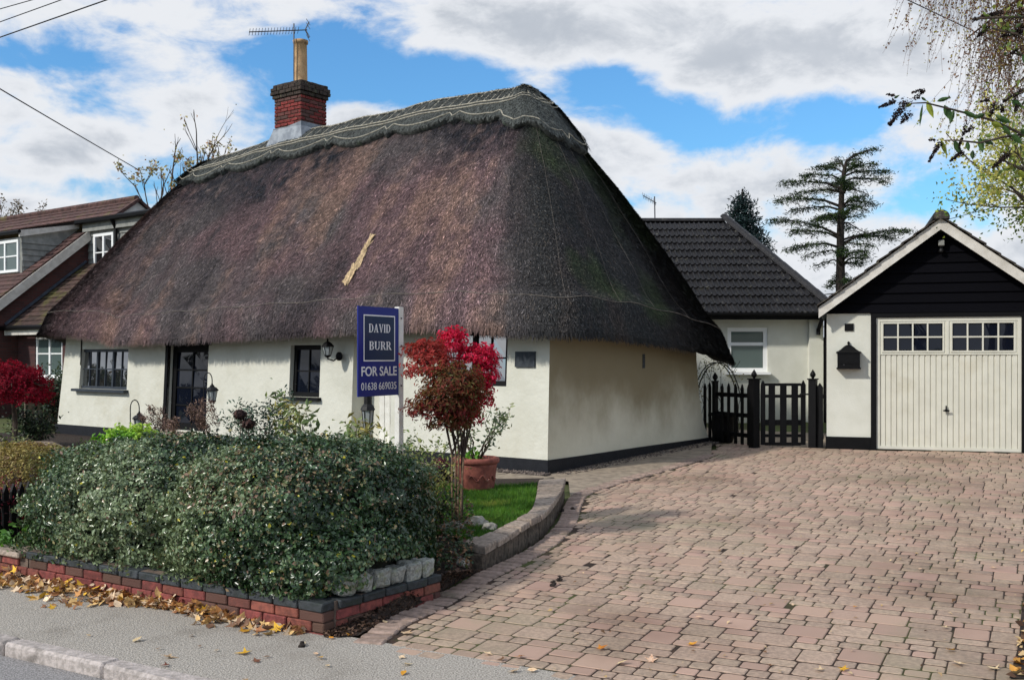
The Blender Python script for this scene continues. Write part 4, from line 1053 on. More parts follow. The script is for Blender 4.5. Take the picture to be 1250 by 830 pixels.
    hu, hz = GW(1155, 501); mb = MB().lathe([(.02, 0), (.024, .01), (.012, .02), (.012, .05), (.004, .055)], (0, 0, 0), 10); M = basis(GAR(hu, .0, hz), gx, UP, -GN); mb.v = [tuple(M @ Vector(v)) for v in mb.v]
    mb.box(GAR, hu-.045, hu+.045, -.05, -.035, hz-.012, hz+.012); mb.box(GAR, hu-.008, hu+.008, -.02, .01, hz+.02, hz+.075); obj('handle', mb, m_black, dr)
    obj('house_number_plate', MB().box(GAR, GW(1031, 400)[0], GW(1042, 400)[0], -.018, 0, GW(1036, 404)[1], GW(1036, 395)[1]), m_black, g)
    # letter box with ogee roof
    u0, zb = GW(1021, 449.5, -.1); u1, zt2 = GW(1051, 431, -.1); L = thing('letter_box', 'black metal letter box with pointed roof on the white garage wall', 'letter box', GAR((u0+u1)/2, 0, zb))
    mb = MB().box(GAR, u0+.015, u1-.015, -.15, 0, zb, zt2)
    obj('box', mb, m_black, L); obj('base_lip', MB().box(GAR, u0, u1, -.165, 0, zb-.012, zb+.01), m_black, L)
    obj('flap', MB().box(GAR, u0+.03, u1-.03, -.158, -.149, zb+.075, zb+.13), m_black, L); obj('lock', MB().lathe([(.012, 0), (.012, .012), (.004, .013)], GAR((u0+u1)/2-.07, -.152, zb+.05), 8), m_alu, L)
    cu = (u0+u1)/2; hw = (u1-u0)/2+.005; prof = [(1.0, 0), (1.0, .02), (.80, .035), (.62, .06), (.46, .09), (.3, .115), (.14, .13), (.05, .135)]
    mb = MB(); vs = []
    for (k, h) in prof: vs += [GAR(cu-hw*k, -.165*k-.0, zt2+h), GAR(cu+hw*k, -.165*k, zt2+h), GAR(cu+hw*k, 0, zt2+h), GAR(cu-hw*k, 0, zt2+h)]
    mb.add(vs, [(4*i+j, 4*i+(j+1) % 4, 4*i+4+(j+1) % 4, 4*i+4+j) for i in range(len(prof)-1) for j in range(4)]+[(0, 3, 2, 1), tuple(len(vs)-4+j for j in range(4))]); obj('lid', mb, m_black, L)
    obj('finial', MB().lathe([(.012, .13), (.012, .145), (.024, .158), (.022, .172), (.006, .188)], GAR(cu, -.012-.01, zt2), 8), m_black, L)
    # security light in the gable
    su, sz = GW(1149, 297, -.08); s = thing('security_light', 'small grey security light high in the black garage gable', 'security light', GAR(su, 0, sz))
    obj('lamp_head', MB().chbox(GAR(su, -.10, sz), (.045, .04, .045), (gx, GN, UP), .01), m_clad, s); obj('bracket', MB().box(GAR, su-.02, su+.02, -.08, -.03, sz-.10, sz-.04), m_blackiron, s)
    obj('sensor', MB().lathe([(.035, -.14), (.04, -.12), (.03, -.09)], GAR(su, -.09, sz), 10), m_blackiron, s)
build_garage()

# ================================================================== BUNGALOW BEHIND THE GATE
def build_bungalow():
    Y = 22.0; fr = frame((0, Y, 0), (1, 0, 0), (0, 1, 0))
    b = thing('bungalow', 'white bungalow under a black tiled hipped roof behind the garden gate', 'bungalow', (4.5, Y+2, 0))
    X = lambda px, y=Y: (px-625)/FPX*y
    Z = lambda py, y=Y: EYE+(435-py)/FPX*y
    x0, x1, x2 = -1.0, X(986), X(1003); ez = Z(387.5)
    wx0, wx1, wz0, wz1 = X(888), X(937), Z(454), Z(400)
    mb = MB()
    mb.box(fr, x0, wx0, 0, .3, -.1, ez).box(fr, wx1, x1, 0, .3, -.1, ez).box(fr, wx0, wx1, 0, .3, -.1, wz0).box(fr, wx0, wx1, 0, .3, wz1, ez).box(fr, x1, x2, -.12, .3, -.1, ez)
    mb.box(fr, x2-.3, x2, .3, 6, -.1, ez); obj('wall', mb, m_whitewall, b)
    obj('plinth', MB().box(fr, x0, x1-.002, -.02, .05, -.2, .15), m_black, b)
    w = window(fr, b, wx0, wx1, wz0, wz1, .03, 1, 1, 2, m_upvc, m_glassgreen, fw=.085, bar=.07, heads=[.66], sill=.04)
    obj('fascia', MB().box(fr, x0, x2+.12, -.36, -.33, ez-.06, ez+.10), m_black, b); obj('soffit', MB().box(fr, x0, x2+.12, -.328, .05, ez+.0, ez+.02), m_black, b)
    gm = MB().tube([fr(x0, -.42, ez+.06), fr(x2+.15, -.42, ez+.06)], .055, 8); obj('gutter', gm, m_black, b)
    dx = X(996); obj('downpipe', MB().tube([fr(dx, -.42, ez+.03), fr(dx, -.40, ez-.08), fr(dx, -.18, ez-.26), fr(dx, -.18, ez-.38)], .042, 8).tube([fr(x2+.06, -.1, ez), fr(x2+.06, -.1, 0)], .04, 8), m_black, b)
    obj('side_door', MB().box(fr, x2+.02, x2+.9, .6, .66, -.05, 2.0), m_blackboard, b)
    obj('side_frame', MB().box(fr, x2+.0, x2+.08, .5, .59, -.05, 2.1), m_upvc, b)
    # roof: front slope of separate tiles up to the ridge, hip at the right
    ry, rz = 25.2, Z(268, 25.2); e = Vector((0, Y-.45, ez+.05)); sl = Vector((0, ry-e.y, rz-e.z)); SLN = sl.length; sd = sl.normalized(); up = Vector((0, -sd.z, sd.y))
    hipb = Vector((x2+.22, e.y, e.z)); hipt = Vector((X(884, ry), ry, rz))
    deck = MB().add([Vector((x0, e.y, e.z-.04)), hipb-Vector((0, 0, .04)), hipt-Vector((0, 0, .04)), Vector((x0, ry, rz-.04)), Vector((x0, ry+3.7, e.z)), hipb+Vector((0, 7.4, 0))], [(0, 1, 2, 3), (1, 5, 2), (2, 5, 4, 3)])
    obj('roof_deck', deck, m_black, b, recalc=False)
    TW, G = .235, .345
    mb = MB(); pr = []
    for i in range(13):
        x = -TW/2+TW*i/12; q = (i % 6)/6; h = .036*max(0, math.sin(q*2*math.pi))**.8+.004*(1-q); pr.append((x, h))
    n = len(pr); TL = G+.05
    V = [(x, 0, -.03) for x, h in pr]+[(x, 0, h+.02) for x, h in pr]+[(x, TL, h-.012) for x, h in pr]
    mb.add(V, [(i, i+1, n+i+1, n+i) for i in range(n-1)]+[(n+i, n+i+1, 2*n+i+1, 2*n+i) for i in range(n-1)])
    tm = mesh_of('roof_tile', mb, m_darktile)
    rows = int(SLN/G)
    for r in range(rows+1):
        k = r*G/SLN
        if r*G+TL > SLN+.08: break
        hx = hipb.x+(hipt.x-hipb.x)*k
        x = hx-.10
        while x > X(780, e.y+sl.y*k):
            base = e+sl*k+up*.02; base.x = x; j = random.uniform(-.012, .012)
            inst('roof_tile', tm, b, basis(base+up*random.uniform(0, .008), Vector((1, j, 0)).normalized(), (sd-up*.02).normalized(), (up+sd*.02).normalized())); x -= TW
    hd = (hipt-hipb); HL = hd.length; hd.normalize(); hs = hd.cross(UP).normalized(); hu = hs.cross(hd)
    def ridge_piece(c, d, L):
        s = d.cross(UP).normalized(); u = s.cross(d); ring = [(math.cos(a)*.115, math.sin(a)*.085) for a in np.linspace(0, math.pi, 8)]
        obj('hip_tile', MB().prism([c+s*x+u*(y+.01) for x, y in ring], d*L), m_darktile, b)
    n = 11
    for i in range(n): ridge_piece(hipb+hd*(HL*i/n)+UP*(.035+.02*0), (hd+UP*.03).normalized(), HL/n+.03)
    for i in range(14): ridge_piece(hipt-Vector((.42*(i+1), 0, .06)), Vector((1, 0, 0)), .43)
    # second aerial, on the far roof
    p = at(800, 268, 26.5); ae = thing('tv_aerial', 'small television aerial above the dark bungalow roof beside the thatch', 'aerial', p-Vector((0, 0, .6)))
    t_ = at(799, 240, 26.5); obj('mast', MB().tube([p-Vector((0, 0, .6)), t_], .016, 5), m_alu, ae)
    a0, a1 = at(785, 239, 26.2), at(801, 248, 26.7); obj('boom', MB().tube([a0, a1], .011, 5), m_alu, ae)
    for k in range(8): c = a0.lerp(a1, k/7.5); obj('aerial_rod', MB().tube([c-Vector((0, .1, .09)), c+Vector((0, .1, .09))], .007, 4), m_alu, ae)
build_bungalow()

# ================================================================== PICKET FENCE AND GATE
def picket(fr, u, z0, z1, w=.07, v=-.02, t=.022):
    return MB().prism([fr(u-w/2, v, z0), fr(u+w/2, v, z0), fr(u+w/2, v, z1-.05), fr(u+w*.28, v, z1-.02), fr(u, v, z1+.02), fr(u-w*.28, v, z1-.02), fr(u-w/2, v, z1-.05)], fr(0, t, 0)-fr(0, 0, 0))
def finial_post(fr, u, z0, z1, w=.10):
    mb = MB().box(fr, u-w/2, u+w/2, -w/2, w/2, z0, z1); mb.box(fr, u-w*.62, u+w*.62, -w*.62, w*.62, z1, z1+.02)
    c = fr(u, 0, z1+.02); return mb.lathe([(.02, 0), (.022, .015), (.044, .04), (.048, .07), (.03, .105), (.012, .13), (.003, .15)], c, 10)
def build_fence():
    p0, p1, p2 = Vector((3.56, 17.6, 0)), at(922, 435, 16.75), at(990, 435, 16.72); p1.z = p2.z = 0; p3 = Vector((5.05, 16.62, 0))
    def seg(a, b):
        d = (b-a); L = d.length; d.normalize(); return frame(a, d, Vector((-d.y, d.x, 0))), L, d
    gnd = .085
    f1, L1, d1 = seg(p0, p1); f2, L2, d2 = seg(p1, p2); f3, L3, d3 = seg(p2, p3)
    def U(fr_, a, d, px):  # bearing to distance along a fence run
        n = Vector((-d.y, d.x, 0)); return (on_plane(px, 435, a, n)-a).dot(d)
    F = thing('picket_fence', 'black wooden picket fence between the gable wall and the gate post', 'picket fence', f1(L1/2, 0, gnd), 'black picket fence runs')
    for z in (.93, .60, .27): obj('rail', MB().box(f1, -.15, L1, .004, .04, z-.035, z+.035), m_black, F)
    for px in (861, 867, 882, 890, 898.5, 906.5, 914.5):
        u = U(f1, p0, d1, px)
        obj('picket', picket(f1, u, gnd+.03, 1.10+random.uniform(-.012, .012), .062), m_black, F)
    obj('post', finial_post(f1, U(f1, p0, d1, 873), gnd-.05, 1.14, .075), m_black, F); 
    obj('post', finial_post(f1, L1-.03, gnd-.05, 1.20, .13), m_black, F)
    G = thing('garden_gate', 'black slatted garden gate hung between two finialed posts', 'gate', f2(L2/2, 0, gnd))
    g0, g1 = .09, L2-.09
    for u in (g0+.035, g1-.035): obj('stile', picket(f2, u, gnd+.05, 1.17, .07, -.02, .05), m_black, G)
    for z, h in ((1.12, .045), (.93, .05), (.50, .09), (.285, .05), (.15, .05)): obj('rail', MB().box(f2, g0+.072, g1-.072, .004, .034, z-h/2, z+h/2), m_black, G)
    for px in (942, 956, 970): obj('slat', MB().box(f2, U(f2, p1, d2, px)-.052, U(f2, p1, d2, px)+.052, -.02, .002, gnd+.05, 1.10), m_black, G)
    obj('latch', MB().box(f2, g1-.1, g1+.04, -.045, -.022, .95, .975), m_blackiron, G)
    H = thing('picket_fence', 'short black fence run between the gate and the garage corner', 'picket fence', f3(L3/2, 0, gnd), 'black picket fence runs')
    for z in (.93, .27): obj('rail', MB().box(f3, .0, L3, .004, .04, z-.035, z+.035), m_black, H)
    obj('post', finial_post(f3, .03, gnd-.05, 1.20, .12), m_black, H); obj('picket', picket(f3, L3*.5, gnd+.03, 1.10, .065), m_black, H); obj('picket', picket(f3, L3-.05, gnd-.02, 1.13, .10), m_black, H)
    # courtyard slabs beyond the gate
    o = sheet('courtyard', [Vector((3.55, 17.6, .075)), Vector((3.99, 16.78, .082)), Vector((5.05, 16.7, .095)), Vector((8, 19, .13)), Vector((8, 22.1, .13)), Vector((2, 22.1, .13)), Vector((2.2, 19, .1))], m_slab); tag(o, 'pale slab courtyard behind the black gate', 'courtyard')
    # dark planter and a rose arch behind the fence
    c = at(883, 548, 17.75); c.z = .085
    pl = thing('planter', 'black barrel planter standing behind the picket fence', 'planter', c); pl_o = obj('tub', MB().lathe([(.15, 0), (.19, .1), (.21, .3), (.20, .46), (.22, .48), (.22, .52), (.19, .52), (.18, .46)], c, 18), m_black, pl, smooth=True)
    obj('soil', MB().lathe([(.18, .47), (.02, .485)], c, 14), m_soil, pl)
    ar = thing('garden_arch', 'black iron hoop arch with a climbing rose behind the fence', 'arch', at(880, 548, 18.6)-Vector((0, 0, .1)))
    c = at(877, 500, 18.6); mb = MB()
    for off in (0, .3): mb.tube([Vector((c.x+.42*math.cos(a), c.y+off, .55+.0+.92*math.sin(a) if math.sin(a) > 0 else .55)) for a in np.linspace(0, math.pi, 24)], .011, 5); mb.tube([(c.x-.42, c.y+off, .08), (c.x-.42, c.y+off, .55)], .011, 5); mb.tube([(c.x+.42, c.y+off, .08), (c.x+.42, c.y+off, .55)], .011, 5)
    obj('hoop', mb, m_blackiron, ar)
    rs = np.random.RandomState(12); N = 260; a = rs.uniform(.6, 3.0, N); P = np.stack([c.x+.42*np.cos(a)+rs.normal(0, .08, N), c.y+rs.uniform(0, .3, N), .55+.92*np.sin(a)+rs.normal(0, .09, N)], 1)
    rp = thing('climbing_rose', 'half bare climbing rose twining over the iron hoop arch', 'rose', (c.x, c.y, .1))
    leaves('foliage', P, rs.normal(size=(N, 3)), rs.uniform(.03, .06, N), pal([S(120, 128, 74), S(150, 140, 90), S(86, 96, 58)], N, rs), m_leaf, rp)
    mb = MB()
    for k in range(7):
        q = [Vector((c.x+rs.uniform(-.4, .4), c.y+.1, .1))]
        for i in range(7): q.append(q[-1]+Vector((rs.normal(0, .06), rs.normal(0, .04), .2)))
        mb.tube(q, .005, 4)
    obj('stem', mb, m_barkdark, rp)
build_fence()

# ================================================================== FOR SALE BOARD
def build_sign():
    ax = Vector((.497, .868, 0)); nx = Vector((.868, -.497, 0)); zt, zb = 2.035, 1.215
    o = Vector((-1.382, 9.2, 0)); W = .615; H = zt-zb
    t = thing('for_sale_sign', 'blue estate agent for sale board on a white post among the shrubs', 'sign', o+ax*W+Vector((0, 0, -.05)))
    fr = frame(o, ax, nx); e = .006
    bd = obj('board', MB().box(fr, 0, W, -.012, 0, zb, zt), m_signblue, t)
    px0, px1, pz0, pz1 = .075, W-.065, zt-.50, zt-.075
    obj('panel', MB().box(fr, px0, px1, 0, .002, pz0, pz1), m_signnavy, bd)
    b = .011; mb = MB().box(fr, px0, px1, .002, .004, pz0, pz0+b).box(fr, px0, px1, .002, .004, pz1-b, pz1).box(fr, px0, px0+b, .0021, .0041, pz0+b, pz1-b).box(fr, px1-b, px1, .0021, .0041, pz0+b, pz1-b)
    obj('border', mb, m_signwhite, bd)
    # serif capitals drawn stroke by stroke
    T, h = .17, .065
    def arc(cx, cy, rx, ry, a0, a1, w0, w1, n=12):
        A = np.linspace(math.radians(a0), math.radians(a1), n); out = [(cx+rx*math.cos(a), cy+ry*math.sin(a)) for a in A]
        inn = [(cx+(rx-(w0+(w1-w0)*abs(math.cos(a))))*math.cos(a), cy+(ry-h)*math.sin(a)) for a in A]; return out, inn
    def R(x0, x1, y0, y1): return [(x0, y0), (x1, y0), (x1, y1), (x0, y1)]
    def ringq(o_, i_): return [[o_[k], o_[k+1], i_[k+1], i_[k]] for k in range(len(o_)-1)]
    def stem(x, w=T, top=True, bot=True): return [R(x, x+w, 0, 1)]+([R(x-.07, x+w+.07, 0, .045)] if bot else [])+([R(x-.07, x+w+.07, .955, 1)] if top else [])
    G = {'D': (.80, stem(.09)+[R(.2, .38, 0, h), R(.2, .38, 1-h, 1)]+ringq(*arc(.36, .5, .38, .5, -90, 90, .06, .17))),
         'A': (.80, [[(.36, 1), (.44, 1), (.16, 0), (.08, 0)], [(.36, 1), (.46, 1), (.72, 0), (.54, 0)], R(.22, .56, .3, .36), R(0, .25, 0, .045), R(.46, .80, 0, .045)]),
         'V': (.78, [[(.06, 1), (.24, 1), (.44, 0), (.36, 0)], [(.62, 1), (.70, 1), (.44, 0), (.37, 0)], R(0, .31, .955, 1), R(.54, .78, .955, 1)]),
         'I': (.34, stem(.085)),
         'B': (.70, stem(.09)+[R(.2, .38, 0, h), R(.2, .38, 1-h, 1), R(.2, .38, .49, .55)]+ringq(*arc(.36, .265, .30, .265, -90, 90, .05, .16))+ringq(*arc(.36, .76, .26, .24, -90, 90, .05, .15))),
         'U': (.80, [R(.09, .09+T, .3, 1), R(.63, .70, .3, 1), R(.02, .33, .955, 1), R(.55, .78, .955, 1)]+ringq(*arc(.395, .32, .305, .32, 180, 360, .06, .12))),
         'R': (.76, stem(.09)+[R(.2, .38, 1-h, 1), R(.2, .38, .46, .52)]+ringq(*arc(.36, .74, .27, .26, -90, 90, .05, .15))+[[(.34, .48), (.50, .48), (.76, 0), (.58, 0)], R(.58, .80, 0, .045)])}
    def word(w, x0, x1, zb_, hh, name):
        tot = sum(G[c][0] for c in w)+.06*(len(w)-1); sx = (x1-x0)/tot; x = x0
        for c in w:
            mb = MB()
            for k, poly in enumerate(G[c][1]): mb.prism([fr(x+p[0]*sx, .002, zb_+p[1]*hh) for p in poly], nx*(.0022+.00007*k))
            obj('letter', mb, m_signwhite, bd); x += (G[c][0]+.06)*sx
    word('DAVID', .15, W-.135, zt-.235, .078, 'david'); word('BURR', .155, W-.125, zt-.395, .078, 'burr')
    def sans(txt, x0, x1, zc, hh, shear=0, thick=.0):
        cu = bpy.data.curves.new('lettering', 'FONT'); cu.body = txt; cu.size = 1; cu.extrude = .004; cu.offset = thick
        ob = bpy.data.objects.new('lettering', cu); COL.objects.link(ob); bpy.context.view_layer.update(); dx, dy = ob.dimensions.x, ob.dimensions.y
        bb = [Vector(c) for c in ob.bound_box]; mx, my = min(c.x for c in bb), min(c.y for c in bb)
        me = bpy.data.meshes.new_from_object(ob); bpy.data.objects.remove(ob)
        M = basis(fr(x0, .0015, zc), ax*((x1-x0)/dx), UP*(hh/dy), nx*.25) @ Matrix.Translation((-mx, -my, 0)); me.transform(M); me.transform(Matrix.Translation(-wl(bd))); me.materials.append(m_signwhite)
        q = bpy.data.objects.new('lettering', me); COL.objects.link(q); q.parent = bd; WL[q.name] = wl(bd).copy()
    sans('FOR SALE', .045, W-.035, zb+.185, .088, thick=.018); sans('01638 669035', .042, W-.040, zb+.058, .068, thick=.004)
    # square post against the far edge with two bolts
    pf = frame(o+ax*(W+.0), ax, nx)
    p = obj('post', MB().chbox(o+ax*(W+.032)+Vector((0, 0, .98))+nx*-.02, (.036, .028, 1.07), (ax, nx, UP), .003), m_whitepaint, t)
    for z in (zt-.1, zt-.36, zb+.08): obj('bolt', MB().lathe([(.007, 0), (.007, .012)], (0, 0, 0), 8).v and MB().box(pf, .02, .034, .008, .016, z, z+.014), m_alu, t)
build_sign()

# ================================================================== PLANTING
def mixpal(P, cols, scale, seed, rs=RS, sharp=.15):
    """leaf colour drifting in patches between the given colours"""
    n = len(P); k = np.clip((fbm(P, scale, seed, 2)-.3)/.4, 0, .999)*len(cols)+rs.normal(0, sharp*len(cols), n); k = np.clip(k, 0, len(cols)-1.001)
    c = np.array(cols); i = k.astype(int); f = (k-i)[:, None]; return (c[i]*(1-f)+c[i+1]*f)*rs.uniform(.7, 1.3, (n, 1))
def twigs(rs, base, n, spread, h, r=.006, seg=6, wob=.06, up=1.):
    mb = MB(); tips = []
    for k in range(n):
        a = rs.uniform(0, 6.28); q = Vector(base)+Vector((math.cos(a), math.sin(a), 0))*spread*.12*rs.rand(); d = Vector((math.cos(a)*spread, math.sin(a)*spread, h*rs.uniform(.7, 1.05)))/seg
        path = [q]
        for i in range(seg): path.append(path[-1]+d*(1+.0*i)+Vector((rs.normal(0, wob), rs.normal(0, wob), rs.normal(0, wob*.3))))
        mb.tube(path, [r*(1-.75*i/seg) for i in range(seg+1)], 4); tips.append(path)
    return mb, tips
def pts_along(rs, paths, n, lo=.35, jit=.05):
    P = []
    for k in range(n):
        p = paths[rs.randint(len(paths))]; t = (lo+(1-lo)*rs.rand()**.8)*(len(p)-1.001); i = int(t); P.append(p[i].lerp(p[i+1], t-i)+Vector(rs.normal(0, jit, 3)))
    return np.array([list(p) for p in P])

# ---- the big hedge over the brick wall: two merged domes
def build_hedge():
    rs = np.random.RandomState(21)
    R3 = np.array([[ST.x, SN.x, 0], [ST.y, SN.y, 0], [0, 0, 1]])
    lobes = [(Vector((-1.56, 7.85, .36)), (.86, 1.02, .56), 41, 76000), (Vector((-2.88, 8.64, .30)), (1.02, 1.0, .56), 42, 72000), (Vector((-2.2, 8.55, .26)), (.9, .85, .58), 43, 24000), (Vector((-1.36, 7.32, .10)), (.62, .62, .36), 44, 34000)]
    hd = thing('garden_hedge', 'big rounded dark green small leaved hedge filling the bed behind the brick wall', 'hedge', (-2.1, 8.3, -.1))
    allP = []; allN = []; dep = []
    def local(P, c): return (np.asarray(P)-np.array(c)) @ R3
    for c, h, sd, n in lobes:
        q, nn = shell((0, 0, 0), h, n, 2.5, .20, .19, 1.3, sd, rs, skirt=True); q = q+.03*(rs.rand(n, 1))*nn
        P = q @ R3.T+np.array(c); N = nn @ R3.T
        keep = P[:, 2] > -.17+.0*P[:, 0]
        for c2, h2, s2, _ in lobes:
            if s2 == sd: continue
            l = local(P, c2)/np.array(h2); keep &= (np.abs(l)**2.5).sum(1) > .62
        allP.append(P[keep]); allN.append(N[keep])
    P = np.concatenate(allP); N = np.concatenate(allN); n = len(P)
    # nothing grows through the wall: foliage below its top stays behind its face
    sd_ = (P-np.array(B0)) @ np.array(SN); low = P[:, 2] < .0; ok = ~(low & (sd_ < .13)); ok &= ~((sd_ < -.04-.05*(P[:, 2] > .1))); ok &= P[:, 0] < -.078*P[:, 1]+.12*(P[:, 1]-7.4).clip(-1, 0)*0+.06*fbm(P, 5, 3); Rn = np.array((-.8, .6, 0)); rd = (P-np.array(B0)) @ Rn
    ok &= ~((rd < .20) & (P[:, 2] < .19) & (P[:, 1] > 6.78)); ok &= ~((rd < .12) & (P[:, 2] < .05)); ok &= ~(rd < -.10); P, N = P[ok], N[ok]; n = len(P)
    cols = [S(34, 54, 32), S(50, 78, 44), S(80, 106, 66), S(122, 138, 100)]
    c = mixpal(P, cols, 1.6, 61, rs, .22)
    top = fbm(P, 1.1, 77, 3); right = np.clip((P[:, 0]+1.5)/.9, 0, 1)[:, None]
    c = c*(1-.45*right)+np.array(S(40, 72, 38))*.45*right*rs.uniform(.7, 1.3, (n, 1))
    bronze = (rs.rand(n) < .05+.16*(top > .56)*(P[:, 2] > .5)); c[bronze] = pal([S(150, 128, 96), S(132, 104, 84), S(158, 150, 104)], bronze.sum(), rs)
    yel = rs.rand(n) < .004; c[yel] = S(200, 190, 60)
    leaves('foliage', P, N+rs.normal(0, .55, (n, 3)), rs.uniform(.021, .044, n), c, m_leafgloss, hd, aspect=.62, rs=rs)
    # young shoots standing clear of the clipped surface
    ns = 230; pick = rs.choice(n, ns); SP = []; SN_ = []
    for i in pick:
        if P[i, 2] < .25: continue
        d = norm((N[i]*.6+rs.normal(0, .35, 3)+np.array([0, 0, .7]))[None])[0]; L = rs.uniform(.04, .11)
        for k in range(9): SP.append(P[i]+d*L*k/8+rs.normal(0, .010, 3)); SN_.append(rs.normal(size=3))
    SP = np.array(SP); leaves('shoots', SP, np.array(SN_), rs.uniform(.018, .034, len(SP)), pal([S(96, 120, 80), S(124, 138, 96), S(70, 94, 60)], len(SP), rs), m_leafgloss, hd, aspect=.6, rs=rs, kind='stuff')
    # dark twiggy inside
    V = []; F = []; k = 0
    for cc, h, sd, _ in lobes:
        nu, nv = 36, 18
        for j in range(nv+1):
            for i in range(nu):
                a, b = 2*math.pi*i/nu, math.pi*j/nv; d = np.array([math.cos(a)*math.sin(b), math.sin(a)*math.sin(b), math.cos(b)])
                q = d*(np.abs(d)**2.5).sum()**(-1/2.5); lump = 1+.19*(fbm((q*3)[None], 1.3, sd)[0]*2-1); q[:2] = q[:2]*((np.abs(q[:2])**2.5).sum()**(-1/2.5)) if q[2] < 0 and np.abs(q[:2]).sum() > .05 else q[:2]; x = R3 @ (q*np.array(h)*lump*.80)+np.array(cc); x[2] = max(x[2], -.15); dd_ = (x-np.array(B0)) @ np.array(SN); x = x+np.array(SN)*max(0, .18-dd_); V.append(x)
        F += [(k+j*nu+i, k+j*nu+(i+1) % nu, k+(j+1)*nu+(i+1) % nu, k+(j+1)*nu+i) for j in range(nv) for i in range(nu)]; k = len(V)
    fast('inner_growth', np.array(V), np.array(F), mat('hedge_inside', S(40, 44, 30), S(26, 26, 20), 30, .95, .9, 60), hd, kind='stuff')
    mb = MB()
    for i in range(60):
        p = Vector(P[rs.randint(n)]); d = Vector(N[rs.randint(n)]); mb.tube([p-d*.02, p+Vector((rs.normal(0, .03), rs.normal(0, .03), rs.uniform(.04, .10)))], .0025, 3)
    obj('stray_twigs', mb, m_bark, hd)['kind'] = 'stuff'
build_hedge()

def bush(name, label, cat, base, R, h, nleaf, size, cols, rs, stems=14, m=m_leaf, lo=.3, jit=.05, r=.007, wob=.03, aspect=.5, scale=2., sharp=.25, stemmat=None, droop=None, group=None):
    t = thing(name, label, cat, base, group)
    mb, tips = twigs(rs, base, stems, R, h, r, 6, wob); obj('stem', mb, stemmat or m_bark, t)
    P = pts_along(rs, tips, nleaf, lo, jit); c = mixpal(P, cols, scale, rs.randint(999), rs, sharp)
    N = rs.normal(size=P.shape)+np.array([0, 0, .8]); leaves('foliage', P, N, rs.uniform(size*.6, size*1.3, len(P)), c, m, t, aspect=aspect, rs=rs, droop=droop)
    return t
def base_at(px, py_top, Y, z=-.03): return Vector(((px-625)/FPX*Y, Y, z))
rs = np.random.RandomState(31)
lm_c = at(160, 546, 10.9); lm_t = thing('lime_shrub', 'bright lime green shrub behind the left end of the big hedge', 'shrub', (lm_c.x, lm_c.y, 0))
lp_, ln_ = shell((lm_c.x, lm_c.y, lm_c.z-.06), (.36, .30, .27), 4200, 2.2, .5, .45, 2.6, 3, rs); leaves('foliage', lp_, ln_+rs.normal(0, .6, ln_.shape), rs.uniform(.03, .065, len(lp_)), mixpal(lp_, [S(96, 150, 36), S(138, 188, 54), S(180, 212, 80)], 3, 2, rs), m_leaf, lm_t, rs=rs)
obj('stem', twigs(rs, (lm_c.x, lm_c.y, -.03), 18, .25, .6, .006, 5, .02)[0], m_bark, lm_t)
bush('evergreen_shrub', 'dark green upright evergreen shrub under the small black window', 'shrub', base_at(322, 0, 12), .34, 1.14, 2600, .055, [S(44, 66, 50), S(66, 92, 70), S(92, 116, 92)], rs, 20, jit=.05, lo=.15, m=m_leafgloss, aspect=.4)
bush('young_tree', 'loose yellow green rhododendron with bare forking stems beside the small window', 'shrub', base_at(398, 0, 11.4), .5, 1.10, 420, .10, [S(104, 126, 70), S(144, 156, 92), S(172, 160, 90)], rs, 10, jit=.05, lo=.55, r=.011, wob=.06, m=m_leafgloss, aspect=.38)['label'] = 'loose yellow green rhododendron with bare forking stems under the wall lantern'
bush('rose_bush', 'thin pale leaved rose bush behind the hedge to the left of the white post', 'rose', base_at(462, 0, 10.6), .5, .80, 800, .055, [S(92, 118, 66), S(132, 148, 88), S(164, 170, 110)], rs, 16, jit=.06, lo=.3, wob=.05)
bush('rose_bush', 'thin pale leaved rose bush between the white post and the pink maple', 'rose', base_at(520, 0, 10.9), .45, .82, 760, .05, [S(92, 118, 66), S(132, 148, 88), S(164, 170, 110)], rs, 16, jit=.06, lo=.3, wob=.05)
bush('golden_shrub', 'low golden green shrub growing over the right shoulder of the hedge', 'shrub', base_at(505, 0, 9.0, .1), .26, .50, 2000, .03, [S(86, 100, 50), S(128, 132, 66), S(150, 140, 70)], rs, 24, jit=.06, lo=.15)
bush('bergenia', 'dark leafy perennial at the edge of the lawn beside the hedge', 'plant', base_at(517, 0, 9.2, .0), .20, .34, 1300, .05, [S(40, 60, 40), S(70, 88, 58), S(92, 80, 60)], rs, 20, jit=.06, lo=.2)
bush('green_shrub', 'mid green shrub low behind the hedge beside the yellow grass', 'shrub', base_at(292, 0, 11.4), .45, .66, 1800, .05, [S(58, 80, 46), S(86, 106, 60), S(120, 130, 70)], rs, 22, jit=.07, lo=.3)

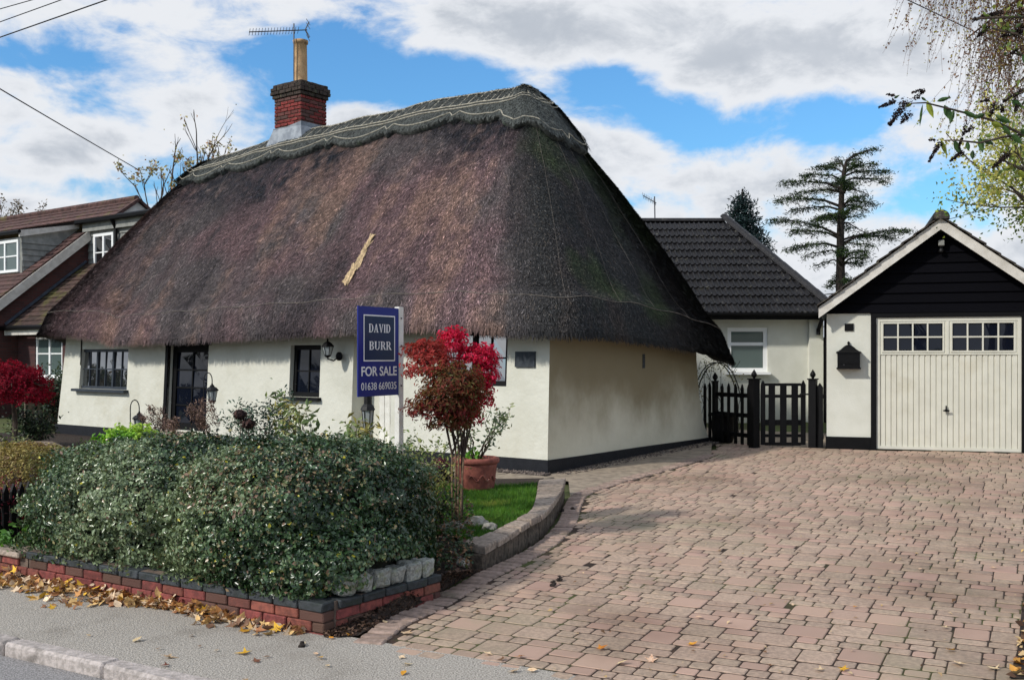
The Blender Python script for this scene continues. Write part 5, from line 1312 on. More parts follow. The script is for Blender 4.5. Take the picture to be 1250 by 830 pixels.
def plume_grass(name, label, base, heads, rs, yellow=0):
    t = thing(name, label, 'grass plant', base)
    mb = MB(); P = []; D = []
    for (hx, hy, hz) in heads:
        top = Vector((hx, hy, hz)); b = Vector(base); mid = (b+top)/2+Vector((rs.normal(0, .05), rs.normal(0, .05), .25)); path = [b, b.lerp(mid, .6)+Vector((0, 0, .1)), mid+Vector((0, 0, .06)), top]; mb.tube(path, .004, 4)
        d = (top-mid).normalized()
        for k in range(170): f = rs.rand(); P.append(list(top-d*.30*f+Vector(rs.normal(0, .030*(1-abs(f-.5))+.008, 3)))); D.append(list(Vector(rs.normal(0, 1, 3))))
    obj('stem', mb, m_cane, t); P = np.array(P); n = len(P)
    leaves('plume', P, np.array(D), rs.uniform(.03, .07, n), pal([S(128, 104, 94), S(156, 130, 116), S(104, 82, 76)], n, rs), m_leafdry, t, aspect=.16, droop=.4, rs=rs)
    n = 120; a = rs.uniform(0, 6.28, n); L = rs.uniform(.3, .75, n); V = []
    for i in range(n):
        q = Vector(base); d = Vector((math.cos(a[i]), math.sin(a[i]), 0)); s = Vector((-d.y, d.x, 0))*.006; m_ = q+d*L[i]*.25+UP*L[i]*.9; e = q+d*L[i]*.6+UP*L[i]*(.75)
        V += [q-s, q+s, m_+s, m_-s, m_-s, m_+s, e+s*.2, e-s*.2]
    c = pal([S(196, 182, 60), S(214, 200, 90), S(150, 150, 60)] if yellow else [S(150, 136, 96), S(120, 118, 70)], 2*n, rs)
    fast('blade', np.array([list(v) for v in V]), np.arange(8*n).reshape(-1, 4), m_leaf, t, col=c)
def hp(px, py, Y): p = at(px, py, Y); return (p.x, p.y, p.z)
plume_grass('plume_grass', 'dry brown feathery plume grass to the left of the front door', base_at(213, 0, 12.6), [hp(*q) for q in ((182, 496, 12.6), (196, 500, 12.4), (206, 514, 12.3), (214, 512, 12.2), (172, 508, 12.5))], rs)
plume_grass('plume_grass', 'brown drooping plume grass with yellow blades in front of the door edge', base_at(266, 0, 12.2), [hp(*q) for q in ((228, 498, 12.0), (234, 493, 12.2), (240, 502, 12.0), (246, 488, 12.3), (256, 490, 12.1))], rs, 1)
# dried flower heads
for i, (px, py, lab) in enumerate(((293, 506, 'nearer the door'), (303, 517, 'above the hedge top'))):
    t = thing('dried_flower', 'dark brown dried hydrangea head on a thin stalk, '+lab, 'flower', base_at(px, 0, 11.6)); q = at(px, py, 11.6)
    obj('stem', MB().tube([Vector((q.x+.03, q.y, 0)), q], .005, 4), m_bark, t); n = 260; d = norm(rs.normal(size=(n, 3))); P = np.array(q)+d*np.array([.085, .085, .065])*rs.uniform(.6, 1, (n, 1)); leaves('flower_head', P, d, .03, pal([S(64, 46, 46), S(92, 66, 60), S(48, 36, 38)], n, rs), m_leafdry, t, aspect=.9)

# ---- shepherd hook lanterns
def hook_lantern(label, px, pytop, Y, h=.26, hookdir=1):
    p = at(px, pytop, Y); s = h; c = Vector((p.x, p.y, p.z-s))
    t = thing('garden_lantern', label, 'lantern', (p.x-.10*hookdir, p.y, 0))
    pole = [Vector((p.x-.11*hookdir, p.y, -.02)), Vector((p.x-.11*hookdir, p.y, p.z-.04))]+[Vector((p.x-.055*hookdir+.055*math.cos(a)*1*(-hookdir)*-1*-1, p.y, p.z+.04+.10*math.sin(a))) for a in np.linspace(0, math.pi, 9)]+[Vector((p.x, p.y, p.z+.0))]
    obj('hook_pole', MB().tube(pole, .007, 6), m_blackiron, t)
    obj('lantern_cap', MB().lathe([(.085*s/.26, s*.62), (.088*s/.26, s*.66), (.06*s/.26, s*.78), (.03*s/.26, s*.84), (.03*s/.26, s*.9), (.012, s*.93), (.012, s)], c, 12), m_blackiron, t)
    obj('lantern_base', MB().lathe([(.02, 0), (.05*s/.26, s*.03), (.055*s/.26, s*.1), (.05*s/.26, s*.12)], c, 12), m_blackiron, t)
    obj('glass', MB().lathe([(.044*s/.26, s*.12), (.066*s/.26, s*.62)], c, 12), m_lampglass, t)
    mb = MB()
    for k in range(6): a = k*math.pi/3; mb.tube([c+Vector((.047*math.cos(a)*s/.26, .047*math.sin(a)*s/.26, s*.12)), c+Vector((.072*math.cos(a)*s/.26, .072*math.sin(a)*s/.26, s*.62))], .004, 4)
    obj('cage', mb, m_blackiron, t)
hook_lantern('black lantern hanging from a hook above the lime green shrub', 170, 502, 12.6, .25)
hook_lantern('black lantern hanging from a hook just right of the front door', 259, 468, 13.4, .25)
# carriage lamp on the wall
def wall_lamp():
    u, z = FW(413, 425); fr = frame(CF(u, -.0, 0)+CB*.05*2, CA, CB); c = fr(.03, -.30, z-.13)
    t = thing('wall_lantern', 'black carriage lantern bracketed to the white wall right of the small window', 'wall lamp', fr(0, -.12, z-.12))
    obj('back_plate', MB().lathe([(.07, 0), (.07, .02), (.03, .035)], (0, 0, 0), 14).v and (lambda m: (setattr(m, 'v', [tuple(basis(fr(-.03, -.10, z-.13), CA, UP, -CB) @ Vector(v)) for v in m.v]), m)[1])(MB().lathe([(.07, 0), (.07, .02), (.03, .035)], (0, 0, 0), 14)), m_black, t)
    obj('arm', MB().tube([fr(-.03, -.10, z-.13), fr(-.0, -.2, z-.20), fr(.03, -.30, z-.17), c], .011, 6), m_black, t)
    obj('lantern_base', MB().lathe([(.02, -.02), (.05, .0), (.055, .02)], c, 6), m_black, t)
    obj('glass', MB().lathe([(.05, .02), (.085, .15)], c, 6), m_lampglass, t)
    mb = MB()
    for k in range(6): a = k*math.pi/3; mb.tube([c+Vector((.052*math.cos(a), .052*math.sin(a), .02)), c+Vector((.088*math.cos(a), .088*math.sin(a), .15))], .006, 4)
    obj('cage', mb, m_black, t); obj('lantern_cap', MB().lathe([(.10, .15), (.10, .16), (.06, .21), (.02, .235), (.012, .25), (.018, .265), (.004, .285)], c, 8), m_black, t)
wall_lamp()
def post_lamp():
    p = at(449, 508, 11.6); t = thing('lamp_post', 'black lantern on a short dark post below the for sale board', 'lamp', (p.x, p.y, 0))
    obj('post', MB().tube([Vector((p.x, p.y, 0)), Vector((p.x, p.y, p.z-.12))], .03, 8), m_blackiron, t)
    c = Vector((p.x, p.y, p.z-.12)); obj('glass', MB().lathe([(.045, .0), (.065, .19)], c, 6), m_lampglass, t); mb = MB()
    for k in range(6): a = k*math.pi/3; mb.tube([c+Vector((.047*math.cos(a), .047*math.sin(a), 0)), c+Vector((.068*math.cos(a), .068*math.sin(a), .19))], .006, 4)
    obj('cage', mb, m_blackiron, t); obj('lantern_cap', MB().lathe([(.085, .19), (.07, .23), (.045, .26), (.045, .36), (.02, .38)], c, 8), m_blackiron, t)
post_lamp()

# ---- standard maple by the sign
def build_maple():
    rs = np.random.RandomState(51); b = Vector((-.52, 9.4, .07)); t = thing('maple_tree', 'small standard maple with crimson and bronze feathery crown on the lawn', 'tree', b)
    mb = MB(); tops = []
    for (dx, dy, tx, tz) in ((-.025, 0, -.03, .66), (.02, .02, .03, .66), (.045, -.02, .08, .64), (.0, .04, .0, .7)):
        mb.tube([b+Vector((dx, dy, -.02)), b+Vector((dx*1.3, dy, .3)), b+Vector((tx, dy, tz))], [.012, .010, .008], 6); tops.append(b+Vector((tx, dy, tz)))
    obj('trunk', mb, m_cane, t); obj('stake', MB().tube([b+Vector((.06, .05, 0)), b+Vector((.06, .05, .75))], .011, 6), m_bark, t)
    # lobes: bearing, half sizes in px, distance, palette index
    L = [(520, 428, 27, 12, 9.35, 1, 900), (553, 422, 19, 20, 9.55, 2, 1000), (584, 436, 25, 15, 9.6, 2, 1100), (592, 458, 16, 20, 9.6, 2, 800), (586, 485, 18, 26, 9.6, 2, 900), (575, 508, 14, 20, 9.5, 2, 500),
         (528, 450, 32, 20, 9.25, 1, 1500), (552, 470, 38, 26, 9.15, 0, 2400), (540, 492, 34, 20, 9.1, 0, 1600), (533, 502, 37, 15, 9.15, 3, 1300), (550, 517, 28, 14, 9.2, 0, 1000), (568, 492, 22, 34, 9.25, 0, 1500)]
    pals = [[S(116, 70, 48), S(128, 92, 56), S(108, 98, 56), S(138, 62, 52)], [S(176, 60, 58), S(150, 66, 56), S(190, 74, 70)], [S(216, 32, 74), S(236, 54, 102), S(190, 24, 58)], [S(128, 44, 50), S(140, 64, 54), S(108, 56, 46)]]  # autumn colours, with the sunlit back and shaded front put into them
    P = []; N = []; C = []; mb = MB()
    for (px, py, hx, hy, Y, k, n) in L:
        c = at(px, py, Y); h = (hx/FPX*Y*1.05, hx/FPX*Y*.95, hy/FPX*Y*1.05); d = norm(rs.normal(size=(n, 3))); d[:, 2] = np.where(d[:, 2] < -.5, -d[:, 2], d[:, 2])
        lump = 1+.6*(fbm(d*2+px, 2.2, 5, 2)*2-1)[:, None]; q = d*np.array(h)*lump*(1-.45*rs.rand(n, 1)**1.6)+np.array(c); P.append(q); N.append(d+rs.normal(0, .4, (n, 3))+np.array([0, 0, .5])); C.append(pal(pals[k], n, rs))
        src = tops[rs.randint(4)]; mb.tube([src-UP*.05, src.lerp(c, .5)+Vector((0, 0, .05)), c], [.010, .007, .004], 5)
    obj('branch', mb, m_bark, t); P = np.concatenate(P); N = np.concatenate(N); C = np.concatenate(C); n = len(P)
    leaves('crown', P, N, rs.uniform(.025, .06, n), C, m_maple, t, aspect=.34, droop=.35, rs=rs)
build_maple()
def left_maple():
    rs = np.random.RandomState(52); Y = 17.6; b = at(17, 435, Y); b.z = 0; t = thing('maple_tree', 'deep crimson dome shaped maple in front of the brick house', 'tree', b)
    c = at(14, 478, Y); mb = MB().tube([b, b+Vector((.02, 0, .45)), Vector((c.x+.02, c.y, c.z))], [.05, .045, .035], 8)
    for k in range(9): a = rs.uniform(0, 6.28); mb.tube([Vector((c.x, c.y, c.z-.1)), Vector((c.x+.3*math.cos(a), c.y+.3*math.sin(a), c.z+.2)), Vector((c.x+.6*math.cos(a), c.y+.6*math.sin(a), c.z+.1))], [.02, .014, .006], 5)
    obj('trunk', mb, m_bark, t)
    n = 11000; d = norm(rs.normal(size=(n, 3))); d[:, 2] = np.where(d[:, 2] < -.45, -d[:, 2], d[:, 2]); lump = 1+.6*(fbm(d*2.6, 1.8, 5, 3)*2-1)[:, None]; P = np.array(c)+d*np.array([.60, .60, .47])*lump*(1-.4*rs.rand(n, 1)**1.7)
    leaves('crown', P, d+rs.normal(0, .45, (n, 3))+np.array([0, 0, .5]), rs.uniform(.03, .075, n), pal([S(150, 14, 42), S(176, 22, 54), S(112, 12, 36)], n, rs), m_maple, t, aspect=.34, droop=.4, rs=rs)
left_maple()

# ---- terracotta pot with its shrub, heather, small rocks
def build_pot():
    c = Vector((-.405, 11.55, capz(11.55)-.05)); rs = np.random.RandomState(61)
    p = thing('plant_pot', 'large terracotta pot at the back of the lawn', 'pot', c); r = .245
    obj('pot_body', MB().lathe([(.19, 0), (.205, .03), (.235, .27), (.24, .30)], c, 28), m_terra, p, smooth=True)
    obj('rim', MB().lathe([(.242, .298), (.262, .31), (.266, .345), (.255, .365), (.232, .368), (.225, .33)], c, 28), m_terra, p, smooth=True)
    obj('soil', MB().lathe([(.224, .33), (.02, .345)], c, 20), m_soil, p)
    mb = MB()   # raised garland on the pot
    for k in range(3):
        a0 = -1.9+k*.55; mb.tube([c+Vector((.228*math.cos(a), .228*math.sin(a), .15+.03*math.sin((a-a0)*12))) for a in np.linspace(a0, a0+.5, 14)], .008, 5)
    obj('moulding', mb, m_terra, p)
    t = thing('pot_shrub', 'open branched camellia growing in the terracotta pot', 'shrub', c+UP*.33)
    mb, tips = twigs(rs, c+UP*.33, 13, .36, .68, .011, 6, .03); obj('stem', mb, m_bark, t)
    P = pts_along(rs, tips, 420, .35, .045); leaves('foliage', P, rs.normal(size=P.shape)+np.array([0, 0, .6]), rs.uniform(.04, .085, len(P)), mixpal(P, [S(74, 92, 58), S(110, 124, 80), S(150, 156, 112)], 3, 4, rs), m_leafgloss, t, aspect=.42, rs=rs)
    for k in range(7):
        q = c+Vector((.1*math.cos(k), .1*math.sin(k)-.08, .36)); P = np.array([list(q+Vector(rs.normal(0, .05, 3))) for _ in range(8)]); 
    leaves('young_leaves', np.array([list(c+Vector((rs.uniform(-.2, .1), -.16+rs.normal(0, .05), .40+rs.normal(0, .04)))) for _ in range(26)]), rs.normal(size=(26, 3)), .10, pal([S(120, 176, 50), S(90, 150, 44)], 26, rs), m_leaf, t, aspect=.4)
    b = at(538, 580, 11.9); b.z = .0; h = thing('heather', 'round dark heather with a pink top beside the terracotta pot', 'heather', b)
    n = 2600; d = norm(rs.normal(size=(n, 3))); P = np.array(b)+np.array([0, 0, .2])+d*np.array([.15, .15, .2])*rs.uniform(.8, 1.05, (n, 1)); col = pal([S(40, 46, 38), S(56, 58, 46)], n, rs); top = (d[:, 2] > .55) & (rs.rand(n) < .7); col[top] = pal([S(150, 60, 90), S(120, 50, 74)], top.sum(), rs)
    leaves('foliage', P, d, .035, col, m_leaf, h, aspect=.3, rs=rs)
    labs = ['cream rock at the corner of the lawn, leftmost by the hedge', 'whitish rounded rock at the front of the lawn', 'mottled lichen rock beside the retaining wall cap', 'long low rock beside the front cap stone', 'pale rock lying in the soil under the end of the retaining wall']
    for i, (px, py, r_, z) in enumerate(((541, 645, .075, .03), (557, 642, .06, .045), (582, 638, .085, .05), (598, 643, .06, .05), (565, 686, .055, -.06))):
        q = on_z(px, py, z); bm = bmesh.new(); bmesh.ops.create_icosphere(bm, subdivisions=3, radius=1)
        pts = np.array([list(v.co) for v in bm.verts]); f = 1+.55*(fbm(pts+i*7.7, 1.3, 9+i, 3)*2-1)
        mb = MB(); sx, sy, sz = rs.uniform(.85, 1.3), rs.uniform(.8, 1.1), rs.uniform(.55, .8)
        mb.add([(q.x+v[0]*f_*r_*sx, q.y+v[1]*f_*r_*sy, q.z+v[2]*f_*r_*sz) for v, f_ in zip(pts, f)], [tuple(v.index for v in fc.verts) for fc in bm.faces]); bm.free()
        tag(obj('rock', mb, m_rock), labs[i], 'rock', 'rocks at the front of the lawn')
build_pot()

def corner_cover():
    rs = np.random.RandomState(66); n = 900; P = []
    for i in range(n):
        q = on_z(rs.uniform(533, 578), rs.uniform(640, 692), -.02); P.append([q.x, q.y, rs.uniform(-.08, .02)+.10*max(0, (q.y-7.6))])
    P = np.array(P); o = leaves('ground_cover', P, rs.normal(0, .5, (n, 3))+np.array([0, 0, 1.]), rs.uniform(.02, .05, n), pal([S(52, 74, 50), S(80, 98, 62), S(150, 116, 84), S(96, 66, 56), S(70, 88, 60)], n, rs), m_leaf, None, aspect=.6, kind='stuff', rs=rs)
    tag(o, 'leafy ground cover and litter between hedge and retaining wall', 'ground cover')
corner_cover()

# ---- left hand front garden
def left_garden():
    rs = np.random.RandomState(71)
    t = thing('golden_hedge', 'clipped golden privet hedge at the left edge beyond the black pickets', 'hedge', (-4.95, 10.4, 0))
    c = np.array([-5.15, 10.5, .28]); P, N = shell(c, (.78, .5, .40), 14000, 2.8, .3, .12, 2., 5, rs); k = (P[:, 2] > -.05); P, N = P[k], N[k]; n = len(P)
    leaves('foliage', P, N+rs.normal(0, .5, (n, 3)), rs.uniform(.02, .04, n), mixpal(P, [S(104, 104, 52), S(146, 134, 70), S(170, 150, 86), S(128, 96, 62)], 2, 8, rs), m_leaf, t, rs=rs)
    mb, _ = twigs(rs, (-5.15, 10.5, -.1), 26, .55, .6, .008, 5, .03); obj('stem', mb, m_bark, t)
    # black pickets on the boundary
    a = at(-20, 620, 8.75); b = at(66, 620, 9.5); a.z = b.z = 0; d = (b-a); L = d.length; d.normalize(); fr = frame(a, d, Vector((-d.y, d.x, 0)))
    F = thing('picket_fence', 'low black picket fence behind the coping at the left edge', 'picket fence', fr(L/2, 0, -.1))
    for z in (.30, .08): obj('rail', MB().box(fr, 0, L, .004, .035, z-.03, z+.03), m_black, F)
    for i in range(9): obj('picket', picket(fr, .05+i*(L-.1)/8, -.1, .44, .06), m_black, F)
    p = at(100, 548, 10.9); pf = frame((p.x, p.y, 0), (.8, -.6, 0), (.6, .8, 0)); fp = thing('fence_post', 'short black pointed post rising behind the left end of the hedge', 'post', (p.x, p.y, -.05))
    obj('shaft', picket(pf, 0, -.05, p.z, .09, -.045, .09), m_black, fp); obj('rail_stub', MB().box(pf, -.15, -.05, -.02, .02, p.z-.16, p.z-.11), m_black, fp)
    bush('red_shrub', 'dark red leaved shrub spilling over the black pickets at the left edge', 'shrub', base_at(30, 0, 9.45, -.05), .5, .42, 650, .045, [S(96, 20, 36), S(130, 26, 46), S(66, 26, 32)], rs, 26, jit=.07, lo=.5)
    bush('red_shrub', 'small crimson shrub beside the short black post', 'shrub', base_at(88, 0, 11.3, -.03), .18, .42, 320, .045, [S(130, 20, 44), S(160, 30, 60)], rs, 9, jit=.05, lo=.5)
    bush('fern', 'fresh green fern at the foot of the black pickets', 'plant', base_at(26, 0, 8.55, -.1), .26, .26, 480, .06, [S(74, 120, 46), S(110, 158, 64)], rs, 16, jit=.04, lo=.3)
    bush('garden_shrub', 'dark leafy shrub under the crimson maple at the left edge', 'shrub', base_at(46, 0, 18.5, 0), .35, .6, 1100, .08, [S(30, 44, 30), S(52, 70, 44), S(84, 104, 74)], rs, 26, jit=.1, lo=.2)
    bush('garden_shrub', 'pale variegated shrub behind the golden hedge', 'shrub', base_at(-6, 0, 13.5, 0), .35, .5, 900, .06, [S(74, 92, 50), S(120, 130, 80), S(150, 150, 110)], rs, 26, jit=.08, lo=.3)
    # tawny dry grass, logs
    n = 2600; P = np.stack([rs.uniform(-6.6, -4.6, n), rs.uniform(12.2, 15.2, n), np.zeros(n)-.02], 1); keep = np.abs((P[:, 0]/P[:, 1]*FPX+625)-92) < 42; P = P[keep]; n = len(P)
    h = rs.uniform(.12, .34, (n, 1)); d = rs.normal(0, .35, (n, 3)); d[:, 2] = 1; s = rs.normal(size=(n, 3)); s[:, 2] = 0; s = norm(s)*.006
    o = fast('dry_grass', np.stack([P-s, P+s, P+norm(d)*h], 1).reshape(-1, 3), np.arange(3*n).reshape(-1, 3), m_leafdry, None, col=pal([S(168, 142, 108), S(140, 112, 84), S(112, 96, 66)], n, rs), kind='stuff'); tag(o, 'tawny dry grass at the foot of the left wall', 'grass')
    q0, q1 = on_z(44, 545, .05), on_z(80, 553, .05); lg = thing('log', 'weathered log lying beside the dry grass in the left garden', 'log', q0)
    obj('log_trunk', MB().tube([q0, q0.lerp(q1, .5)+UP*.03, q1], [.10, .11, .09], 10), m_fencegrey, lg)
    pf0, pf1 = at(30, 435, 21.5), at(70, 435, 22.5); pf0.z = pf1.z = 0; d = (pf1-pf0).normalized(); fr = frame(pf0, d, Vector((-d.y, d.x, 0))); L = (pf1-pf0).length
    f = thing('board_fence', 'dark weathered board fence in the gap between the two houses', 'fence', pf0)
    n = 8
    for i in range(n): obj('board', MB().box(fr, L*i/n+.006, L*(i+1)/n-.006, -.012+(i % 2)*.006, .012+(i % 2)*.006, 0, 1.05), m_fencegrey, f)
    bush('ivy_shrub', 'dark ivy clad shrub between the brick house and the cottage end', 'shrub', base_at(56, 0, 22.4, 0), .5, 1.25, 1500, .1, [S(28, 42, 30), S(48, 66, 44), S(96, 112, 90)], rs, 20, jit=.12, lo=.2)
left_garden()

# ---- fallen leaves
def fallen():
    rs = np.random.RandomState(81)
    star = []
    for k in range(5):
        a = math.radians(90+k*72*.82-118+36); star.append((a,))
    def leafmesh(kind, sd):
        r = random.Random(sd); mb = MB()
        if kind == 'star': ang = [-150, -118, -75, -48, 0, 48, 75, 118, 150, 180]; rad = [.62, .35, .95, .45, 1.1, .45, .95, .35, .62, .18]
        else: ang = [-150, -100, -50, 0, 50, 100, 150, 180]; rad = [.45, .5, .62, 1.1, .62, .5, .45, .5]
        cl = r.uniform(.15, .5); rim = []
        for a, q in zip(ang, rad): q *= r.uniform(.85, 1.1); x, y = q*math.cos(math.radians(a)), q*math.sin(math.radians(a)); rim.append((x, y, cl*(abs(y)**1.5)*.8+.25*cl*x*x+r.uniform(-.05, .06)))
        n = len(rim); mb.add([(0, 0, 0)]+rim, [(0, i+1, (i+1) % n+1) for i in range(n)]); mb.tube([(-.15, 0, 0), (-.75, r.uniform(-.1, .1), .08)], .02, 3); return mb
    cols = {'yellow': (S(214, 160, 52), S(190, 128, 40)), 'tan': (S(226, 200, 166), S(196, 160, 122)), 'brown': (S(132, 88, 62), S(104, 70, 52))}
    mats_ = {k: mat('fallen_leaf_'+k, a, b, 60, .7, .2, 60, vary=.2, hue=.02, trans=.12) for k, (a, b) in cols.items()}
    ml = {(k, s, i): mesh_of('fallen_leaf', leafmesh(s, hash((s, i)) % 1000+i*13), mats_[k]) for k in cols for s in ('star', 'oval') for i in range(3)}
    for key, me in ml.items(): me.polygons.foreach_set('use_smooth', [True]*len(me.polygons))
    def zone(p):
        if p.y > 11.5: return 'near the garage end of the drive'
        if p.y > 8.6: return 'halfway up the drive'
        rx = p.x/p.y
        return 'at street end beside the edging' if rx < 0 else ('at street end in mid drive' if rx < .2 else ('at street end towards right bed' if rx < .40 else 'by the right hand soil bed'))
    def pzone(p): return 'beside the wall corner' if p.x > -1.75 else ('between kerb and leaf drift' if p.y > 6.2 else 'close to the kerb')
    def drop(p, size, k, s, label, group):
        o = bpy.data.objects.new('fallen_leaf', ml[(k, s, rs.randint(3))]); COL.objects.link(o)
        o.location = p; o.scale = (size,)*3; o.rotation_euler = (rs.normal(0, .18), rs.normal(0, .18), rs.uniform(0, 6.28)); tag(o, label, 'leaf', group)
    # on the drive
    spots = [(496, 774, .055, 'tan', 'star'), (668, 727, .03, 'tan', 'oval'), (1009, 648, .02, 'tan', 'oval'), (582, 748, .03, 'tan', 'oval'), (595, 799, .04, 'tan', 'star'), (470, 761, .035, 'tan', 'oval'), (634, 803, .04, 'yellow', 'star'), (627, 821, .045, 'tan', 'star'), (648, 820, .04, 'tan', 'oval'),
             (845, 788, .045, 'yellow', 'star'), (795, 808, .05, 'tan', 'star'), (733, 793, .045, 'yellow', 'star'), (758, 811, .045, 'tan', 'oval'), (852, 755, .035, 'tan', 'oval'), (843, 788, .03, 'yellow', 'oval'), (1002, 819, .04, 'tan', 'star'), (1029, 819, .04, 'yellow', 'star'), (1044, 742, .03, 'yellow', 'oval'), (1160, 795, .04, 'yellow', 'star'), (1169, 811, .06, 'tan', 'star'), (1214, 818, .05, 'tan', 'star'), (1245, 812, .06, 'yellow', 'star'),
             (1024, 765, .025, 'tan', 'oval'), (852, 598, .02, 'tan', 'oval'), (875, 633, .016, 'tan', 'oval'), (1153, 767, .03, 'tan', 'star'), (1212, 694, .035, 'tan', 'star'), (1194, 669, .03, 'tan', 'oval'), (1123, 696, .03, 'tan', 'oval'), (968, 740, .022, 'tan', 'oval'), (705, 775, .02, 'tan', 'oval'), (560, 742, .022, 'tan', 'oval'), (790, 738, .02, 'tan', 'oval'), (1096, 660, .02, 'tan', 'oval'), (940, 814, .03, 'brown', 'star'), (614, 806, .035, 'brown', 'star'), (1150, 640, .018, 'tan', 'oval'), (1205, 648, .02, 'tan', 'oval'), (909, 700, .02, 'brown', 'oval')]
    for (px, py, sz, k, s) in spots: drop(on_drive(px, py)+UP*.012, sz*1.0, k, s, {'yellow': 'yellow', 'tan': 'pale tan', 'brown': 'dark brown'}[k]+{'star': ' lobed', 'oval': ' oval'}[s]+' leaf on paving | '+zone(on_drive(px, py)), 'loose leaves on the block paving')
    P = np.array([list(on_drive(rs.uniform(640, 1250), rs.uniform(585, 828))+UP*.012) for _ in range(110)])
    o = leaves('leaf_litter', P, np.array([0, 0, 1])+rs.normal(0, .25, (110, 3)), rs.uniform(.018, .042, 110), pal([S(206, 180, 142), S(190, 160, 110), S(120, 90, 66)], 110, rs), m_leafdry, None, aspect=.7, kind='stuff', rs=rs); tag(o, 'tiny scraps of pale leaf scattered over the block paving', 'leaves')
    sp2 = [(166, 781, .05, 'tan', 'oval'), (233, 775, .03, 'tan', 'oval'), (205, 801, .06, 'tan', 'star'), (203, 811, .035, 'brown', 'star'), (299, 796, .06, 'yellow', 'star'), (297, 770, .06, 'yellow', 'star'), (312, 806, .04, 'brown', 'star'), (390, 802, .04, 'yellow', 'oval'), (370, 784, .03, 'tan', 'star'), (55, 739, .04, 'brown', 'star'), (109, 775, .025, 'tan', 'oval'), (193, 791, .025, 'tan', 'oval'), (265, 793, .025, 'tan', 'oval'), (243, 788, .02, 'brown', 'oval'), (325, 801, .03, 'tan', 'oval'), (78, 827, .035, 'yellow', 'oval'), (405, 778, .03, 'yellow', 'oval'), (427, 774, .03, 'yellow', 'star'), (300, 829, .03, 'yellow', 'oval'), (490, 801, .035, 'tan', 'star'), (497, 810, .045, 'tan', 'star'), (493, 820, .04, 'yellow', 'oval'), (385, 797, .03, 'tan', 'oval'), (400, 812, .03, 'tan', 'oval')]
    for (px, py, sz, k, s) in sp2:
        p = on_z(px, py, -.19) if py < 826 or px > 200 else on_z(px, py, -.29)
        drop(p, sz*.95, k, s, {'yellow': 'yellow', 'tan': 'pale tan', 'brown': 'brown'}[k]+{'star': ' lobed', 'oval': ' oval'}[s]+' leaf on pavement | '+pzone(p), 'loose leaves on the pavement')
    by = {}
    for o in COL.objects:
        if o.name.startswith('fallen_leaf') and ' | ' in o.get('label', ''): by.setdefault(o['label'], []).append(o)
    ords = ['leftmost', 'second from left', 'third from left', 'fourth from left', 'fifth from left', 'sixth from left', 'seventh from left', 'eighth from left']
    for lab, os_ in by.items():
        a, b = lab.split(' | '); os_.sort(key=lambda o: o.location.x/o.location.y)
        for k, o in enumerate(os_): o['label'] = a+' '+b if len(os_) == 1 else a+', '+ords[min(k, 7)]+', '+b
    # the drift along the foot of the wall: one heap
    V = []; F = []; C = []
    k = 0
    def heap(n, s0, s1, w, hgt):
        nonlocal k
        for i in range(n):
            s = rs.uniform(s0, s1); prof = w*(.55+.45*math.sin(s*3.1+.5)*math.sin(s*1.3)); d = abs(rs.normal(0, .45))*prof
            p = sn(s, -.015-d, -.192+hgt*max(0, 1-d/max(prof, .01))*rs.rand()); st = rs.rand() < .55; sz = rs.uniform(.025, .058)
            me = ml[('tan', 'star' if st else 'oval', rs.randint(3))]; M = Matrix.Translation(p) @ Euler((rs.normal(0, .6), rs.normal(0, .6), rs.uniform(0, 6.28))).to_matrix().to_4x4() @ Matrix.Scale(sz, 4)
            b = len(V); V.extend([list(M @ v.co) for v in me.vertices]); col = [S(214, 176, 116), S(190, 136, 80), S(224, 198, 166), S(160, 110, 74), S(226, 178, 60), S(126, 92, 70)][rs.choice(6, p=[.24, .18, .3, .12, .08, .08])]; f = rs.uniform(.75, 1.2)
            for q in me.polygons:
                vv = list(q.vertices)
                if len(vv) == 3: F.append([x+b for x in vv]); C.append([c*f for c in col])
    heap(420, .75, 2.0, .30, .06); heap(620, 1.9, 4.6, .46, .07); heap(80, .15, .75, .2, .03); heap(200, 1.0, 4.6, .05, .10)
    o = fast('fallen_leaves', np.array(V), np.array(F), mat('drift_leaf', (1, 1, 1), (.8, .8, .8), 40, .7, .2, 60, attr=True), None, col=np.array(C), smooth=True, kind='stuff'); tag(o, 'drift of tan and yellow autumn leaves along the foot of the brick wall', 'leaves')
    # fir cones / dark twig bits on the drive
    for (px, py) in ((672, 628), (686, 625), (699, 623), (663, 633), (684, 709), (676, 715), (369, 787)):
        p = on_drive(px, py)+UP*.02 if px > 400 else on_z(px, py, -.19); mb = MB()
        for j in range(5): mb.chbox(p+Vector((rs.normal(0, .006), rs.normal(0, .006), -.012+j*.007)), (.020-.0025*j, .020-.0025*j, .005), (Vector((math.cos(j), math.sin(j), 0)), Vector((-math.sin(j), math.cos(j), 0)), UP), .003, .002)
        o = obj('fir_cone', mb, m_barkdark); tag(o, {672: 'small dark cone by the retaining wall, second from left of four', 686: 'small dark cone by the retaining wall, third from left of four', 699: 'small dark cone by the retaining wall, nearest the drive', 663: 'small dark cone touching the foot of the retaining wall', 684: 'small dark cone in the drive, right one of a pair', 676: 'small dark cone in the drive, left one of a pair', 369: 'small dark cone lying on the grey pavement'}[px], 'cone', 'small dark cones on the ground')
fallen()

